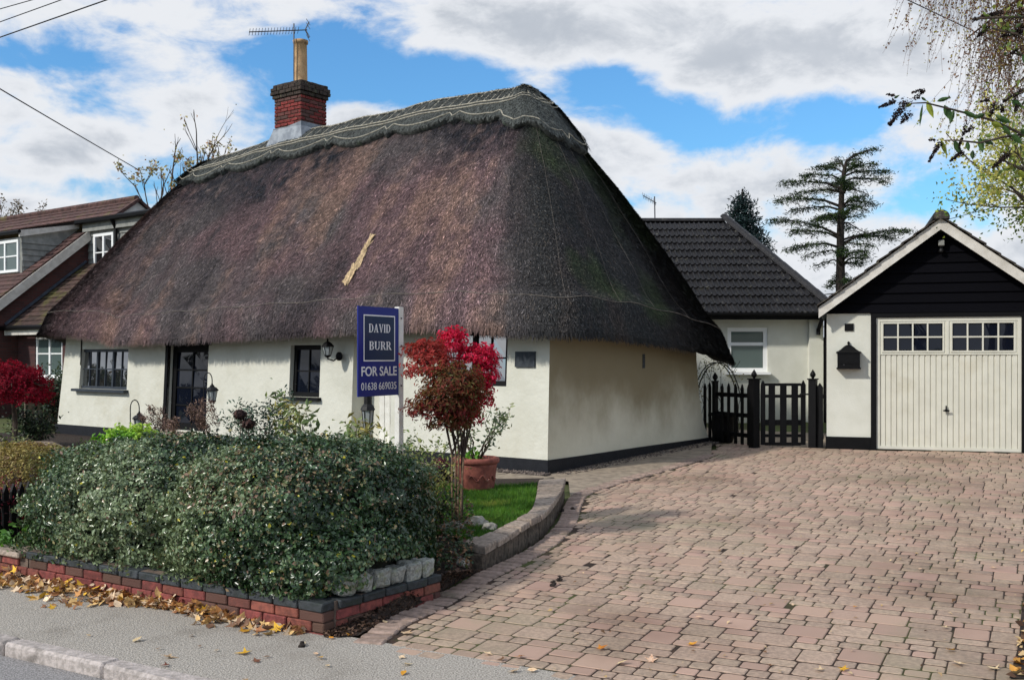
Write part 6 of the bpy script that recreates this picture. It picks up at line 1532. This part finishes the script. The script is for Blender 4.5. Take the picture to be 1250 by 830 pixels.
# ================================================================== NEIGHBOUR'S HOUSE ON THE LEFT
def brick_pos_mat(name, axis, c1, c2, cm):
    m = bpy.data.materials.new(name); m.use_nodes = True; t = m.node_tree; p = t.nodes['Principled BSDF']
    g = node(t, 'ShaderNodeNewGeometry'); d = node(t, 'ShaderNodeVectorMath', operation='DOT_PRODUCT'); t.links.new(g.outputs['Position'], d.inputs[0]); d.inputs[1].default_value = axis
    sp = node(t, 'ShaderNodeSeparateXYZ'); t.links.new(g.outputs['Position'], sp.inputs[0]); cb = node(t, 'ShaderNodeCombineXYZ'); t.links.new(d.outputs['Value'], cb.inputs[0]); t.links.new(sp.outputs['Z'], cb.inputs[1])
    bt = node(t, 'ShaderNodeTexBrick'); t.links.new(cb.outputs[0], bt.inputs['Vector'])
    for k, v in (('Color1', c1), ('Color2', c2), ('Mortar', cm)): bt.inputs[k].default_value = (*v, 1)
    setin(bt, 'Scale', 1); setin(bt, 'Mortar Size', .007); setin(bt, 'Brick Width', .225); setin(bt, 'Row Height', .075)
    t.links.new(bt.outputs['Color'], p.inputs['Base Color']); p.inputs['Roughness'].default_value = .9; return m
def build_neighbour():
    A = Vector((-.8, .6, 0)); Bv = Vector((.6, .8, 0)); R = -A
    G0 = Vector((-12.5, 27, 0)); gp = lambda px, py, off=0: on_plane(px, py, G0+R*off, R)
    K = Vector((-11.64, 28.1, 0)); kp = lambda px, py, off=0: on_plane(px, py, K-Bv*off, Bv)
    h = thing('brick_house', 'red brick house with dormers and tiled roofs beyond the left end of the cottage', 'house', G0)
    mg = brick_pos_mat('house_brick_gable', Bv, S(88, 50, 46), S(66, 40, 39), S(70, 58, 54)); mf = brick_pos_mat('house_brick_front', A, S(82, 46, 44), S(62, 36, 37), S(64, 52, 50))
    # gable wall
    P = [gp(108, 292), gp(-60, 414)]; lo = [Vector((p.x, p.y, -.1)) for p in P]
    obj('gable_wall', MB().prism([P[1], P[0], gp(114, 300), Vector((gp(114, 300).x, gp(114, 300).y, -.1)), lo[1]], A*.3), mg, h)
    v0, v1 = gp(-40, 394, .12), gp(109, 280, .12); d = (v1-v0); VL = d.length; d.normalize(); n_ = d.cross(A).normalized(); n_ = n_ if n_.z > 0 else -n_
    def courses(o, d, L, ax, W, nrm, gauge, m, name, parent, nm=None):
        n = int(L/gauge)
        for i in range(n):
            p = o+d*(i*gauge); k = random.uniform(-.006, .006); q = [p+nrm*.0, p+ax*W+nrm*.0, p+d*(gauge*1.15)+ax*W-nrm*.02, p+d*(gauge*1.15)-nrm*.02]
            obj(name, MB().hexa([x for x in q]+[q[0]+nrm*(.035+k), q[1]+nrm*(.035+k), q[2]+nrm*.03, q[3]+nrm*.03]), m, parent)
    roof = obj('roof', MB().prism([v0-n_*.03, v1-n_*.03, v1-n_*.10, v0-n_*.10], A*9), m_black, h)
    courses(v0, d, VL, A, 9, n_, .20, m_redtile, 'tile_course', roof)
    obj('bargeboard', MB().prism([v0-n_*.02+R*.01, v1-n_*.02+R*.01, v1-n_*.25+R*.01, v0-n_*.25+R*.01], R*.03), m_barge, h)
    # dormer with clad cheek and white window, sitting on the slope
    dr = on_plane(28, 333, v0, n_); off = (dr-G0).dot(R); c = [gp(25.5, 289, off), gp(97, 279, off), gp(28, 333, off)]
    dm = obj('dormer', MB().prism(c, A*.06), m_clad, h)
    zl, zh = c[2].z, c[0].z; nb = 6
    lerp_x = lambda z: (c[2].lerp(c[1], (z-c[2].z)/(c[1].z-c[2].z)))
    for i in range(nb):
        z0, z1 = zl+(zh-zl)*i/nb, zl+(zh-zl)*(i+1)/nb; f = c[2].lerp(c[0], i/nb); f2 = c[2].lerp(c[0], (i+1)/nb); b0, b1 = lerp_x(z0), lerp_x(z1)
        obj('cladding_board', MB().prism([f+R*.035, b0+R*.035, b1+R*.01, f2+R*.01], A*.03), m_clad, dm)
    obj('fascia', MB().prism([gp(24, 289, off+.1), gp(97, 279, off+.1), gp(97, 274, off+.1), gp(24, 281, off+.1)], A*.05), m_barge, dm)
    fo = c[2]+Bv*.0; wf = frame(Vector((c[0].x, c[0].y, 0)), A, Bv)
    obj('front_cladding', MB().box(wf, 0, 2.6, .03, .1, zl-.1, zh), m_clad, dm)
    window(wf, h, .12, 2.2, zl+.03, zh-.06, -.02, 3, 1, 2, m_upvc, m_glassgreen, fw=.07, dep=.1, bar=.035)
    obj('gutter', MB().tube([wf(-.15, -.12, zh+.12), wf(3, -.12, zh+.12)], .05, 6), m_black, dm)
    # upper roof running back to the ridge, with a small white gablet at its right end
    e1 = kp(139, 263, .25); r1 = e1+Bv*.68+UP*.50; d2 = r1-e1; L2 = d2.length; d2.normalize(); n2 = d2.cross(A).normalized(); n2 = n2 if n2.z > 0 else -n2
    up_ = obj('upper_roof', MB().prism([e1-n2*.03, r1-n2*.03, r1-n2*.12, e1-n2*.12], A*14), m_black, h); courses(e1, d2, L2, A, 14, n2, .21, m_redtile, 'tile_course', up_)
    bk = r1+Bv*.9-UP*.62; obj('rear_slope', MB().prism([r1+n2*.02, bk, bk-UP*.1, r1-n2*.1], A*14), m_redtile, h)
    for i in range(26): obj('ridge_tile', MB().tube([r1+A*(i*.45)+UP*.03, r1+A*(i*.45+.44)+UP*.03], .09, 8), m_redtile, up_)
    obj('gablet', MB().prism([e1+R*.03-n2*.06, r1+R*.03-UP*.07, bk+R*.03-UP*.06], A*.1), m_barge, h)
    obj('verge', MB().prism([e1+n2*.03, r1+n2*.03, r1-n2*.05, e1-n2*.05], R*.12), m_redtile, h); obj('verge', MB().prism([r1+UP*.03, bk+UP*.03, bk-UP*.05, r1-UP*.05], R*.12), m_redtile, h)
    # clad rear wing facing the street, with window, gutter and downpipe
    kf = frame(K, R, Bv); zt = 5.22; wz0, wz1 = kp(126, 331).z, kp(126, 285).z; wu0, wu1 = (kp(115, 300)-K).dot(R), (kp(139, 300)-K).dot(R)
    wing = obj('wing_wall', MB().box(kf, 0, 4.2, .06, 3, 2.5, zt), m_clad, h); z = 2.6
    while z < zt-.1:
        for (u0, u1) in (((0, wu0), (wu1, 4.2)) if wz0 < z+.1 < wz1 else ((0, 4.2),)): obj('cladding_board', MB().prism([kf(u0, .0, z), kf(u0, .03, z+.21), kf(u0, .055, z+.21), kf(u0, .055, z)], R*(u1-u0)), m_clad, wing)
        z += .205
    obj('fascia', MB().box(kf, -.1, 4.2, -.10, -.04, zt-.24, zt-.02), m_clad, wing)
    obj('flat_roof', MB().box(kf, -.1, 4.3, -.2, 3, zt, zt+.10), m_black, wing); obj('gutter', MB().tube([kf(-.2, -.22, zt+.03), kf(4.3, -.22, zt+.03)], .07, 6), m_black, wing)
    ud = (kp(144, 290)-K).dot(R); obj('downpipe', MB().tube([kf(ud, -.2, zt), kf(ud, -.06, zt-.25), kf(ud, -.06, 2.8)], .05, 6), m_black, wing)
    window(kf, h, wu0, wu1, wz0, wz1, -.03, 2, 1, 2, m_upvc, m_glass, fw=.075, dep=.1, bar=.03)
    window(kf, h, (kp(158, 290)-K).dot(R), (kp(174, 290)-K).dot(R), wz0+.3, wz1-.1, -.03, 1, 1, 1, m_black, m_glassdark, fw=.06, dep=.1)
    # single storey part in front, mossy tiles, white fascia, brick below with a white window
    l0, l1 = gp(8, 399, .05), gp(107, 322, .05); d3 = (l1-l0); L3 = d3.length; d3.normalize(); n3 = d3.cross(R).normalized(); n3 = n3 if n3.z > 0 else -n3
    lean_ = obj('lower_roof', MB().prism([l0-n3*.03, l1-n3*.03, l1-n3*.12, l0-n3*.12], R*5), m_black, h); courses(l0, d3, L3, R, 5, n3, .20, mat('mossy_roof_tile', S(84, 64, 58), S(58, 46, 42), 8, .9, .5, 60, vary=.25, c3=S(88, 84, 46), s3=1.6, t3=(.48, .66)), 'tile_course', lean_)
    obj('flashing', MB().prism([l0+n3*.05, l1+n3*.05, l1+n3*.11, l0+n3*.11], R*.05), mat('grey_lead', S(74, 82, 94), S(56, 62, 72), 5, .6, .2, 20), h)
    lf_ = frame(Vector((l0.x, l0.y, 0)), R, Bv); ez = l0.z
    obj('fascia', MB().box(lf_, 0, 5, -.06, -.02, ez-.22, ez-.05), m_barge, h); obj('gutter', MB().tube([lf_(-.05, -.12, ez-.04), lf_(5, -.12, ez-.04)], .06, 6), m_black, h)
    w0, w1 = [(on_plane(px, 440, lf_(0, .3, 0), Bv)-l0).dot(R) for px in (43, 76)]; z0, z1 = [on_plane(50, py, lf_(0, .3, 0), Bv).z for py in (461, 411)]
    obj('front_wall', MB().box(lf_, .0, w0, .3, .6, -.1, ez-.1).box(lf_, w1, 5, .3, .6, -.1, ez-.1).box(lf_, w0, w1, .3, .6, -.1, z0).box(lf_, w0, w1, .3, .6, z1, ez-.1), mf, h)
    window(lf_, h, w0, w1, z0, z1, .32, 2, 1, 2, m_upvc, m_glassgreen, fw=.075, dep=.1, bar=.035, heads=[.6], sill=.05)
    obj('cable', MB().tube([lf_((on_plane(15, 430, lf_(0, .28, 0), Bv)-l0).dot(R), .28, 0), lf_((on_plane(15, 430, lf_(0, .28, 0), Bv)-l0).dot(R), .28, ez-.2)], .012, 4), m_barge, h)
build_neighbour()

# ================================================================== TREES
def grow(mb, rs, p, d, L, r, depth, tips, spread=.5, up=.1, shrink=.72, n=(2, 3), seg=4, wob=.12, sides=5):
    path = [p]; dd = d.normalized()
    for i in range(seg):
        dd = (dd+Vector(rs.normal(0, wob, 3))+UP*up*.3).normalized(); path.append(path[-1]+dd*L/seg)
    r1 = r*.68; mb.tube(path, [r+(r1-r)*i/seg for i in range(seg+1)], sides, cap=False)
    if depth == 0: tips.append(path); return
    for k in range(rs.randint(n[0], n[1]+1)):
        q = path[-1] if k == 0 else path[rs.randint(max(1, seg-2), seg+1)]; nd = (dd+Vector(rs.normal(0, spread, 3))+UP*up).normalized()
        grow(mb, rs, q, nd, L*shrink*rs.uniform(.8, 1.15), r1*(.95 if k == 0 else .7), depth-1, tips, spread, up, shrink, n, seg, wob, max(3, sides-1))

def birch_behind():
    rs = np.random.RandomState(91); Y = 38; b = at(212, 435, Y); b.z = .3; t = thing('birch_tree', 'half bare autumn tree showing behind the left end of the thatched ridge', 'tree', b)
    mb = MB(); tips = []
    mb.tube([b, b+UP*3, b+UP*5.2], [.2, .16, .12], 7)
    for (px, py, L) in ((168, 222, 2.4), (185, 225, 2.4), (215, 190, 2.6), (238, 168, 2.9), (228, 180, 2.6), (252, 190, 2.6), (200, 215, 2.2), (262, 200, 2.2)):
        e = at(px, py, Y+rs.uniform(-1.2, 1.2)); s = b+UP*rs.uniform(3.5, 5.2); grow(mb, rs, s, (e-s), (e-s).length*.62, .06, 3, tips, .30, .22, .52, (2, 3), 4, .07, 4)
    obj('trunk', mb, m_bark, t); P = pts_along(rs, tips, 1500, .1, .10); P = P[np.abs(fbm(P, .8, 3, 2)) > .42]
    leaves('crown', P, rs.normal(size=P.shape), rs.uniform(.08, .17, len(P)), pal([S(176, 168, 110), S(196, 180, 130), S(150, 140, 90), S(168, 130, 100)], len(P), rs), m_leafdry, t, aspect=.6, rs=rs)
birch_behind()
def far_trees():
    # a thin line of bare tree tops beyond the brick house, and a conifer beyond the bungalow
    rs = np.random.RandomState(92)
    for (px, top, Y, lab) in ((8, 258, 60, 'bare tree top showing above the brick house roof at the left edge'), (46, 262, 62, 'bare tree top showing above the middle of the brick house roof')):
        b = at(px, 435, Y); b.z = .4; t = thing('bare_tree', lab, 'tree', b); mb = MB(); tips = []; H = at(px, top, Y).z
        mb.tube([b, b+UP*H*.6], [.25, .16], 6)
        for k in range(7): grow(mb, rs, b+UP*H*.55, Vector((rs.normal(0, .6), rs.normal(0, .4), 1)), H*.2, .08, 3, tips, .45, .2, .68, (2, 3), 3, .1, 4)
        obj('trunk', mb, m_bark, t); P = pts_along(rs, tips, 500, .2, .12); leaves('crown', P, rs.normal(size=P.shape), .2, pal([S(150, 136, 120), S(120, 106, 92)], len(P), rs), m_leafdry, t)
    Y = 46; b = at(906, 435, Y); b.z = .4; t = thing('conifer', 'dark blue green conifer rising behind the bungalow roof hip', 'tree', b); H = at(904, 231, Y).z
    mb = MB(); mb.tube([b, b+UP*(H-.4)], [.25, .03], 7); P = []; N = []
    for k in range(150):
        f = rs.rand()**.8; z = H-.25-f*6.2; rad = (.25+f*6.2*.40)*rs.uniform(.6, 1.12); a = rs.uniform(0, 6.28); e = Vector((b.x+rad*math.cos(a), b.y+rad*math.sin(a), z-.10*rad+rs.normal(0, .12))); s = Vector((b.x, b.y, z+.1)); mb.tube([s, e], [.03, .008], 3, cap=False)
        m = int(60+rad*90); q = rs.rand(m)**.7
        for x in q: p = s.lerp(e, x); P.append([p.x+rs.normal(0, .15), p.y+rs.normal(0, .15), p.z+rs.normal(0, .13)])
    obj('trunk', mb, m_barkdark, t); P = np.array(P); leaves('crown', P, rs.normal(size=P.shape)+np.array([0, 0, .7]), rs.uniform(.12, .26, len(P)), pal([S(38, 58, 62), S(52, 76, 76), S(30, 44, 48)], len(P), rs), m_leaf, t, aspect=.3, rs=rs)
far_trees()
def unseen_hedge():  # added out of view to darken the lower half of window reflections
    rs = np.random.RandomState(97); P = []; N = []
    for k in range(16):
        p, n = shell((-62+rs.normal(0, 1), 10+k*2.3, .6), (1.8, 1.9, rs.uniform(2.2, 3.6)), 700, 2.3, .3, .3, 1.2, k, rs); P.append(p); N.append(n)
    P = np.concatenate(P); N = np.concatenate(N); k = P[:, 2] > .2; P, N = P[k], N[k]
    o = leaves('unseen_foliage', P, N+rs.normal(0, .5, P.shape), rs.uniform(.35, .6, len(P)), pal([S(60, 72, 46), S(84, 84, 56), S(100, 84, 60)], len(P), rs), m_leaf, None, kind='stuff', rs=rs); tag(o, 'unseen tall hedge added far up the street for window reflections', 'hedge')
unseen_hedge()
def cedar():
    rs = np.random.RandomState(93); Y = 45; t0 = at(1026, 435, Y); t0.z = .4
    t = thing('cedar_tree', 'tall flat topped cedar with layered branches between bungalow and garage', 'tree', t0)
    def q(x, y, dy=0): return at(860+x/4.61, 170+y/4.61, Y+dy)
    mb = MB(); trunk = [t0, at(1026, 345, Y), q(765, 500), q(772, 300), q(785, 180), q(800, 120), q(860, 85), q(930, 65)]
    mb.tube(trunk, [.24, .21, .16, .12, .09, .06, .04, .025], 8)
    BR = [((780, 190), (622, 160), 1), ((775, 230), (545, 208), 1.2), ((772, 280), (436, 248), 1.3), ((770, 300), (480, 320), 1.1), ((768, 380), (396, 345), 1.2), ((768, 400), (470, 410), .9), ((766, 440), (600, 470), .8), ((760, 545), (366, 455), 1.5), ((760, 560), (480, 520), 1.2), ((760, 610), (466, 625), 1.2), ((762, 640), (560, 660), .7), ((760, 690), (620, 720), .5),
          ((800, 120), (972, 55), 1), ((790, 190), (965, 140), 1), ((785, 210), (1034, 190), 1.3), ((780, 240), (1030, 238), 1.2), ((776, 280), (935, 325), .6), ((775, 370), (955, 370), .8), ((772, 390), (915, 410), .35), ((770, 470), (890, 430), .5), ((772, 470), (925, 550), .3), ((768, 590), (1150, 515), 1.6), ((768, 570), (1060, 560), 1.2), ((768, 600), (950, 605), .9), ((770, 720), (890, 705), .9), ((785, 170), (740, 110), .6), ((790, 150), (860, 110), .8)]
    P = []; 
    def limb(s, e, w):
        m = s.lerp(e, .5)+UP*(.12*(s-e).length*.6); L = (e-s).length; path = [s, s.lerp(m, .5)+UP*.1, m, m.lerp(e, .55)+UP*.06, e]; mb.tube(path, [.055*min(1, L/3)+.015, .04*min(1, L/3)+.012, .026, .018, .008], 5, cap=False)
        n = int(1000*w*L/2.5); 
        for k in range(n):
            x = .22+.78*rs.rand()**.8; i = x*(len(path)-1.001); j = int(i); p = path[j].lerp(path[j+1], i-j); wd = .10*L*(1.15-abs(x-.65))+.12; side = rs.normal(0, .55)
            clump = math.sin(x*L*9+side*6+s.z*3)*.5+.5
            if rs.rand() > clump**1.6: continue
            P.append([p.x+rs.normal(0, .14), p.y+side*wd*1.6, p.z+.05-abs(rs.normal(0, .10))-.08*side*side+rs.normal(0, .05)])
    for s, e, w in BR: limb(q(*s), q(*e, rs.normal(0, .8)), w)
    for k in range(26):
        z = rs.uniform(3.8, 10.4); a = rs.choice([1.2, -1.2, 1.9, -1.9])+rs.normal(0, .35); L = rs.uniform(1., 2.6)*(1.1-.05*(z-4)); s = Vector((t0.x+.02*z, t0.y, z)); limb(s, s+Vector((math.cos(a)*L*.6, math.sin(a)*L, rs.uniform(-.2, .3))), .8)
    for k in range(12):
        z = rs.uniform(2.6, 5.6); a = rs.uniform(0, 6.28); tips = []; grow(mb, rs, Vector((t0.x, t0.y, z)), Vector((math.cos(a), math.sin(a), rs.uniform(-.2, .4))), rs.uniform(.8, 1.5), .035, 2, tips, .4, -.25, .7, (1, 2), 3, .15, 4)
    obj('trunk', mb, m_barkdark, t); P = np.array(P); n = len(P)
    leaves('crown', P, rs.normal(0, .7, (n, 3))+np.array([0, 0, 1.]), rs.uniform(.09, .22, n), pal([S(40, 60, 42), S(58, 80, 44), S(84, 104, 50), S(34, 48, 40)], n, rs), m_leaf, t, aspect=.16, rs=rs)
cedar()
def right_birch():
    rs = np.random.RandomState(94); b = Vector((7.1, 12.4, gz(7.1, 12.4))); t = thing('weeping_birch', 'weeping birch with thin hanging twigs and sparse yellow leaves at the top right', 'tree', b)
    mb = MB(); mb.tube([b-UP*.2, b+UP*2.5+Vector((.05, 0, 0)), b+UP*5.2, b+UP*7.6+Vector((-.1, 0, 0))], [.17, .14, .10, .05], 9)
    arms = []
    for k in range(26):
        z = rs.uniform(3.6, 7.4); a = rs.uniform(math.pi*.55, math.pi*1.45) if k < 19 else rs.uniform(0, 6.28); L = rs.uniform(.7, 2.1) if z > 4.6 else rs.uniform(.5, 1.3); s = b+UP*z; d = Vector((math.cos(a), math.sin(a)*.8, 0))
        path = [s, s+d*L*.4+UP*.45, s+d*L*.75+UP*.5, s+d*L+UP*.3]; mb.tube(path, [.035, .025, .016, .01], 5, cap=False); arms.append(path)
    tw = MB(); P = []; C = []
    for path in arms:
        for k in range(62):
            x = .15+.85*rs.rand(); i = x*2.999; j = int(i); s = path[j].lerp(path[j+1], i-j); L = rs.uniform(.6, 1.9) if s.z > 5 else rs.uniform(.3, .8); wind = Vector((rs.normal(-.08, .2), rs.normal(0, .2), 0)); w = [s]
            for u in range(5): w.append(w[-1]+Vector((wind.x+rs.normal(0, .13), wind.y+rs.normal(0, .13), -1)).normalized()*L/5)
            tw.tube(w, [.0035, .003, .0027, .0022, .002, .0015], 3, cap=False)
            for u in range(rs.randint(18, 40)):
                y = rs.rand()*4.999; c = w[int(y)].lerp(w[int(y)+1], y-int(y)); P.append([c.x+rs.normal(0, .02), c.y+rs.normal(0, .02), c.z]); C.append(min(3, int(rs.rand()*2+ (1.8 if c.z < 4.5 else 0)+rs.rand())))
    obj('trunk', mb, m_bark, t); obj('twigs', tw, mat('birch_twig', S(128, 104, 92), S(98, 78, 70), 20, .8), t)['kind'] = 'stuff'
    P = np.array(P); n = len(P); C = np.array([S(120, 92, 82), S(150, 112, 84), S(176, 166, 80), S(128, 148, 60)])[np.array(C)]*rs.uniform(.7, 1.25, (n, 1))
    leaves('crown', P, rs.normal(size=(n, 3)), rs.uniform(.02, .042, n), C, m_leaf, t, aspect=.7, droop=.5, rs=rs)
    # green mass low at the right edge
right_birch()
def hazel_right():
    rs = np.random.RandomState(96); b = Vector((6.6, 11.2, gz(6.6, 11.2))); t = thing('green_tree', 'yellow green leafy tree leaning in at the right edge above the garage roof', 'tree', b); mb = MB(); tips = []
    mb.tube([b-UP*.2, b+UP*1.6, b+UP*2.6], [.09, .07, .06], 7)
    for (px, py) in ((1215, 190), (1235, 215), (1225, 240), (1245, 262), (1262, 235), (1200, 170), (1240, 165), (1275, 200)):
        e = at(px, py, 10.6+rs.uniform(-.5, .6)); s = b+UP*rs.uniform(1.8, 2.6); grow(mb, rs, s, e-s, (e-s).length*.72, .022, 2, tips, .3, .05, .45, (2, 3), 4, .06, 4)
    obj('trunk', mb, m_bark, t); P = pts_along(rs, tips, 5200, .05, .11); n = len(P)
    leaves('crown', P, rs.normal(size=P.shape), rs.uniform(.025, .055, n), mixpal(P, [S(84, 110, 44), S(128, 150, 54), S(176, 180, 76), S(196, 190, 110)], 2.2, 5, rs, .3), m_leaf, t, aspect=.6, rs=rs)
hazel_right()
def buddleia():
    rs = np.random.RandomState(95); b = Vector((4.35, 7.0, gz(4.35, 7))); t = thing('buddleia', 'dark buddleia branch with seed heads reaching in from the top right', 'shrub', b)
    mb = MB(); Y = 7.0; q = lambda x, y, dy=0: at(1060+x/2.862, y/2.862, Y+dy); P = []; lf = []; seeds = []
    br = [[(700, 560), (540, 470), (430, 420), (300, 385), (200, 360), (150, 362)], [(700, 600), (545, 470), (470, 480), (390, 500), (300, 490), (265, 492)], [(760, 200), (600, 60), (480, 62), (380, 66)], [(760, 300), (600, 180), (520, 120), (430, 100)], [(720, 480), (640, 400), (545, 320), (470, 355)], [(720, 640), (600, 620), (520, 585), (470, 560)], [(740, 420), (620, 280), (560, 200), (500, 185)]]
    for k, p in enumerate(br): w = [q(x, y, .08*math.sin(i+k)) for i, (x, y) in enumerate(p)]; mb.tube(w, [.012-.0016*i for i in range(len(w))], 5); lf.append(w)
    root = b+UP*.9
    mb.tube([b-UP*.1, root], [.05, .04], 7)
    for w in lf: mb.tube([root, root.lerp(w[0], .5)+Vector((.12, 0, 0)), w[0]], [.024, .018, .013], 5)
    obj('branch', mb, m_bark, t)
    # long leaves at the nodes
    LP = []; 
    def leaf(p, tip, wd, m, nm='leaf'):
        d = tip-p; L = d.length; s = d.cross(Vector((.2, 1, .15))).normalized(); n = s.cross(d).normalized(); vs = []
        for f, ww in ((0, .05), (.2, .7), (.45, 1), (.7, .75), (1, .02)): c = p+d*f-UP*.10*L*f*f; vs += [c-s*wd*ww+n*.012*ww, c, c+s*wd*ww+n*.012*ww]
        obj(nm, MB().add(vs, [(3*i+j, 3*i+j+1, 3*i+4+j, 3*i+3+j) for i in range(4) for j in (0, 1)]), m, t, recalc=False)
    lm = mat('buddleia_leaf', S(70, 100, 50), S(52, 78, 44), 20, .55, .2, 60, vary=.25, trans=.3); ym = mat('buddleia_leaf_yellow', S(150, 160, 60), S(120, 130, 50), 20, .55, .2, 60, vary=.2, trans=.3)
    for (a, b_, wd, m) in (((205, 352), (228, 408), .016, ym), ((265, 368), (295, 420), .020, lm), ((190, 365), (180, 436), .007, lm), ((300, 385), (285, 430), .014, lm), ((185, 340), (205, 352), .007, lm), ((240, 355), (290, 335), .012, lm), ((330, 390), (390, 410), .014, lm), ((255, 490), (275, 540), .012, ym), ((300, 490), (325, 540), .017, lm), ((345, 495), (352, 525), .013, lm), ((365, 525), (365, 556), .013, lm), ((390, 480), (400, 530), .017, lm), ((430, 430), (470, 440), .017, ym), ((450, 410), (500, 425), .017, lm), ((400, 490), (440, 500), .014, lm), ((500, 470), (540, 500), .017, lm), ((470, 440), (500, 470), .014, lm), ((380, 410), (410, 395), .014, lm), ((520, 600), (560, 620), .016, ym), ((560, 470), (530, 450), .016, lm), ((90, 345), (110, 330), .007, lm), ((155, 362), (128, 372), .010, ym), ((540, 190), (560, 230), .015, lm), ((500, 350), (540, 370), .016, lm)): leaf(q(*a), q(*b_), wd*1.25, m)
    # brown seed panicles, made of many small capsules
    S_ = []
    for (a, b_, wd, n) in (((135, 355), (72, 438), .045, 420), ((140, 400), (115, 430), .035, 160), ((90, 355), (36, 376), .022, 160), ((190, 315), (150, 325), .016, 70), ((165, 345), (195, 318), .02, 90), ((90, 335), (64, 330), .012, 50), ((250, 500), (211, 566), .022, 200), ((235, 490), (210, 490), .012, 40), ((330, 530), (286, 564), .02, 150), ((345, 430), (315, 520), .02, 150), ((365, 445), (330, 470), .02, 100), ((466, 45), (366, 70), .032, 330), ((420, 95), (380, 130), .022, 130), ((560, 110), (466, 128), .032, 250), ((545, 315), (470, 358), .026, 220), ((490, 535), (438, 585), .034, 280), ((440, 365), (425, 405), .03, 160), ((460, 375), (470, 390), .03, 100), ((545, 90), (500, 120), .03, 160), ((520, 370), (512, 390), .022, 90), ((420, 350), (392, 356), .012, 60), ((520, 175), (495, 190), .018, 90)):
        p0, p1 = q(*a), q(*b_); k = rs.rand(n); P = np.array(p0)[None]*(1-k[:, None])+np.array(p1)[None]*k[:, None]+rs.normal(0, 1, (n, 3))*wd*.42*(1.05-k[:, None]*.75); S_.append(P)
    P = np.concatenate(S_); n = len(P); leaves('seed_head', P, rs.normal(size=(n, 3)), rs.uniform(.010, .020, n), pal([S(44, 34, 34), S(62, 48, 44), S(34, 27, 28)], n, rs), m_leafdry, t, aspect=.8, rs=rs)
    P = np.concatenate([pts_along(rs, lf, 230, .0, .05)]); P = P[(P[:, 0]/P[:, 1]*FPX+625) > 1195]; n = len(P)
    leaves('foliage', P, rs.normal(size=(n, 3)), rs.uniform(.03, .07, n), pal([S(110, 130, 60), S(150, 160, 80), S(84, 104, 54)], n, rs), m_leaf, t, aspect=.45)
buddleia()

# ================================================================== OVERHEAD WIRES
def wire(label, a, b, r=.009, sag=.15, group=None):
    a, b = Vector(a), Vector(b); path = [a.lerp(b, i/16)-UP*sag*4*(i/16)*(1-i/16) for i in range(17)]
    tag(obj('overhead_wire', MB().tube(path, r, 5), m_wirecable), label, 'wire', group)
for (p, q, lab, r) in (((-80, 34, 9), (44, -1, 14), 'topmost of the three black wires crossing the top left corner of the sky', .0065), ((-80, 56, 9), (84, -3, 14), 'middle one of the three black wires crossing the top left corner of the sky', .007), ((-80, 74, 9), (134, -1, 14), 'lowest of the three black wires crossing the top left corner of the sky', .0095)):
    b = at(*q); a = at(p[0], p[1], q[2]*(435-q[1])/(435-p[1])); d = (b-a); wire(lab, a-d*9, b+d*9, r, 0, 'power lines top left')
a, b = at(-60, 72, 16), at(168, 207, 27); wire('single black cable running down to the tree behind the thatch', a-(b-a)*.4, b, .012, .02)
a, b = at(1105, -1, 13), at(1160, 25, 13.6); wire('single black cable crossing the sky into the birch twigs', a-(b-a)*2, b+(b-a)*3, .007, 0)
a, b = at(1165, 266, 18), at(1240, 246, 18.6); wire('thin cable leaving the garage ridge to the right', a-(b-a)*.3, b+(b-a)*2, .006, 0)
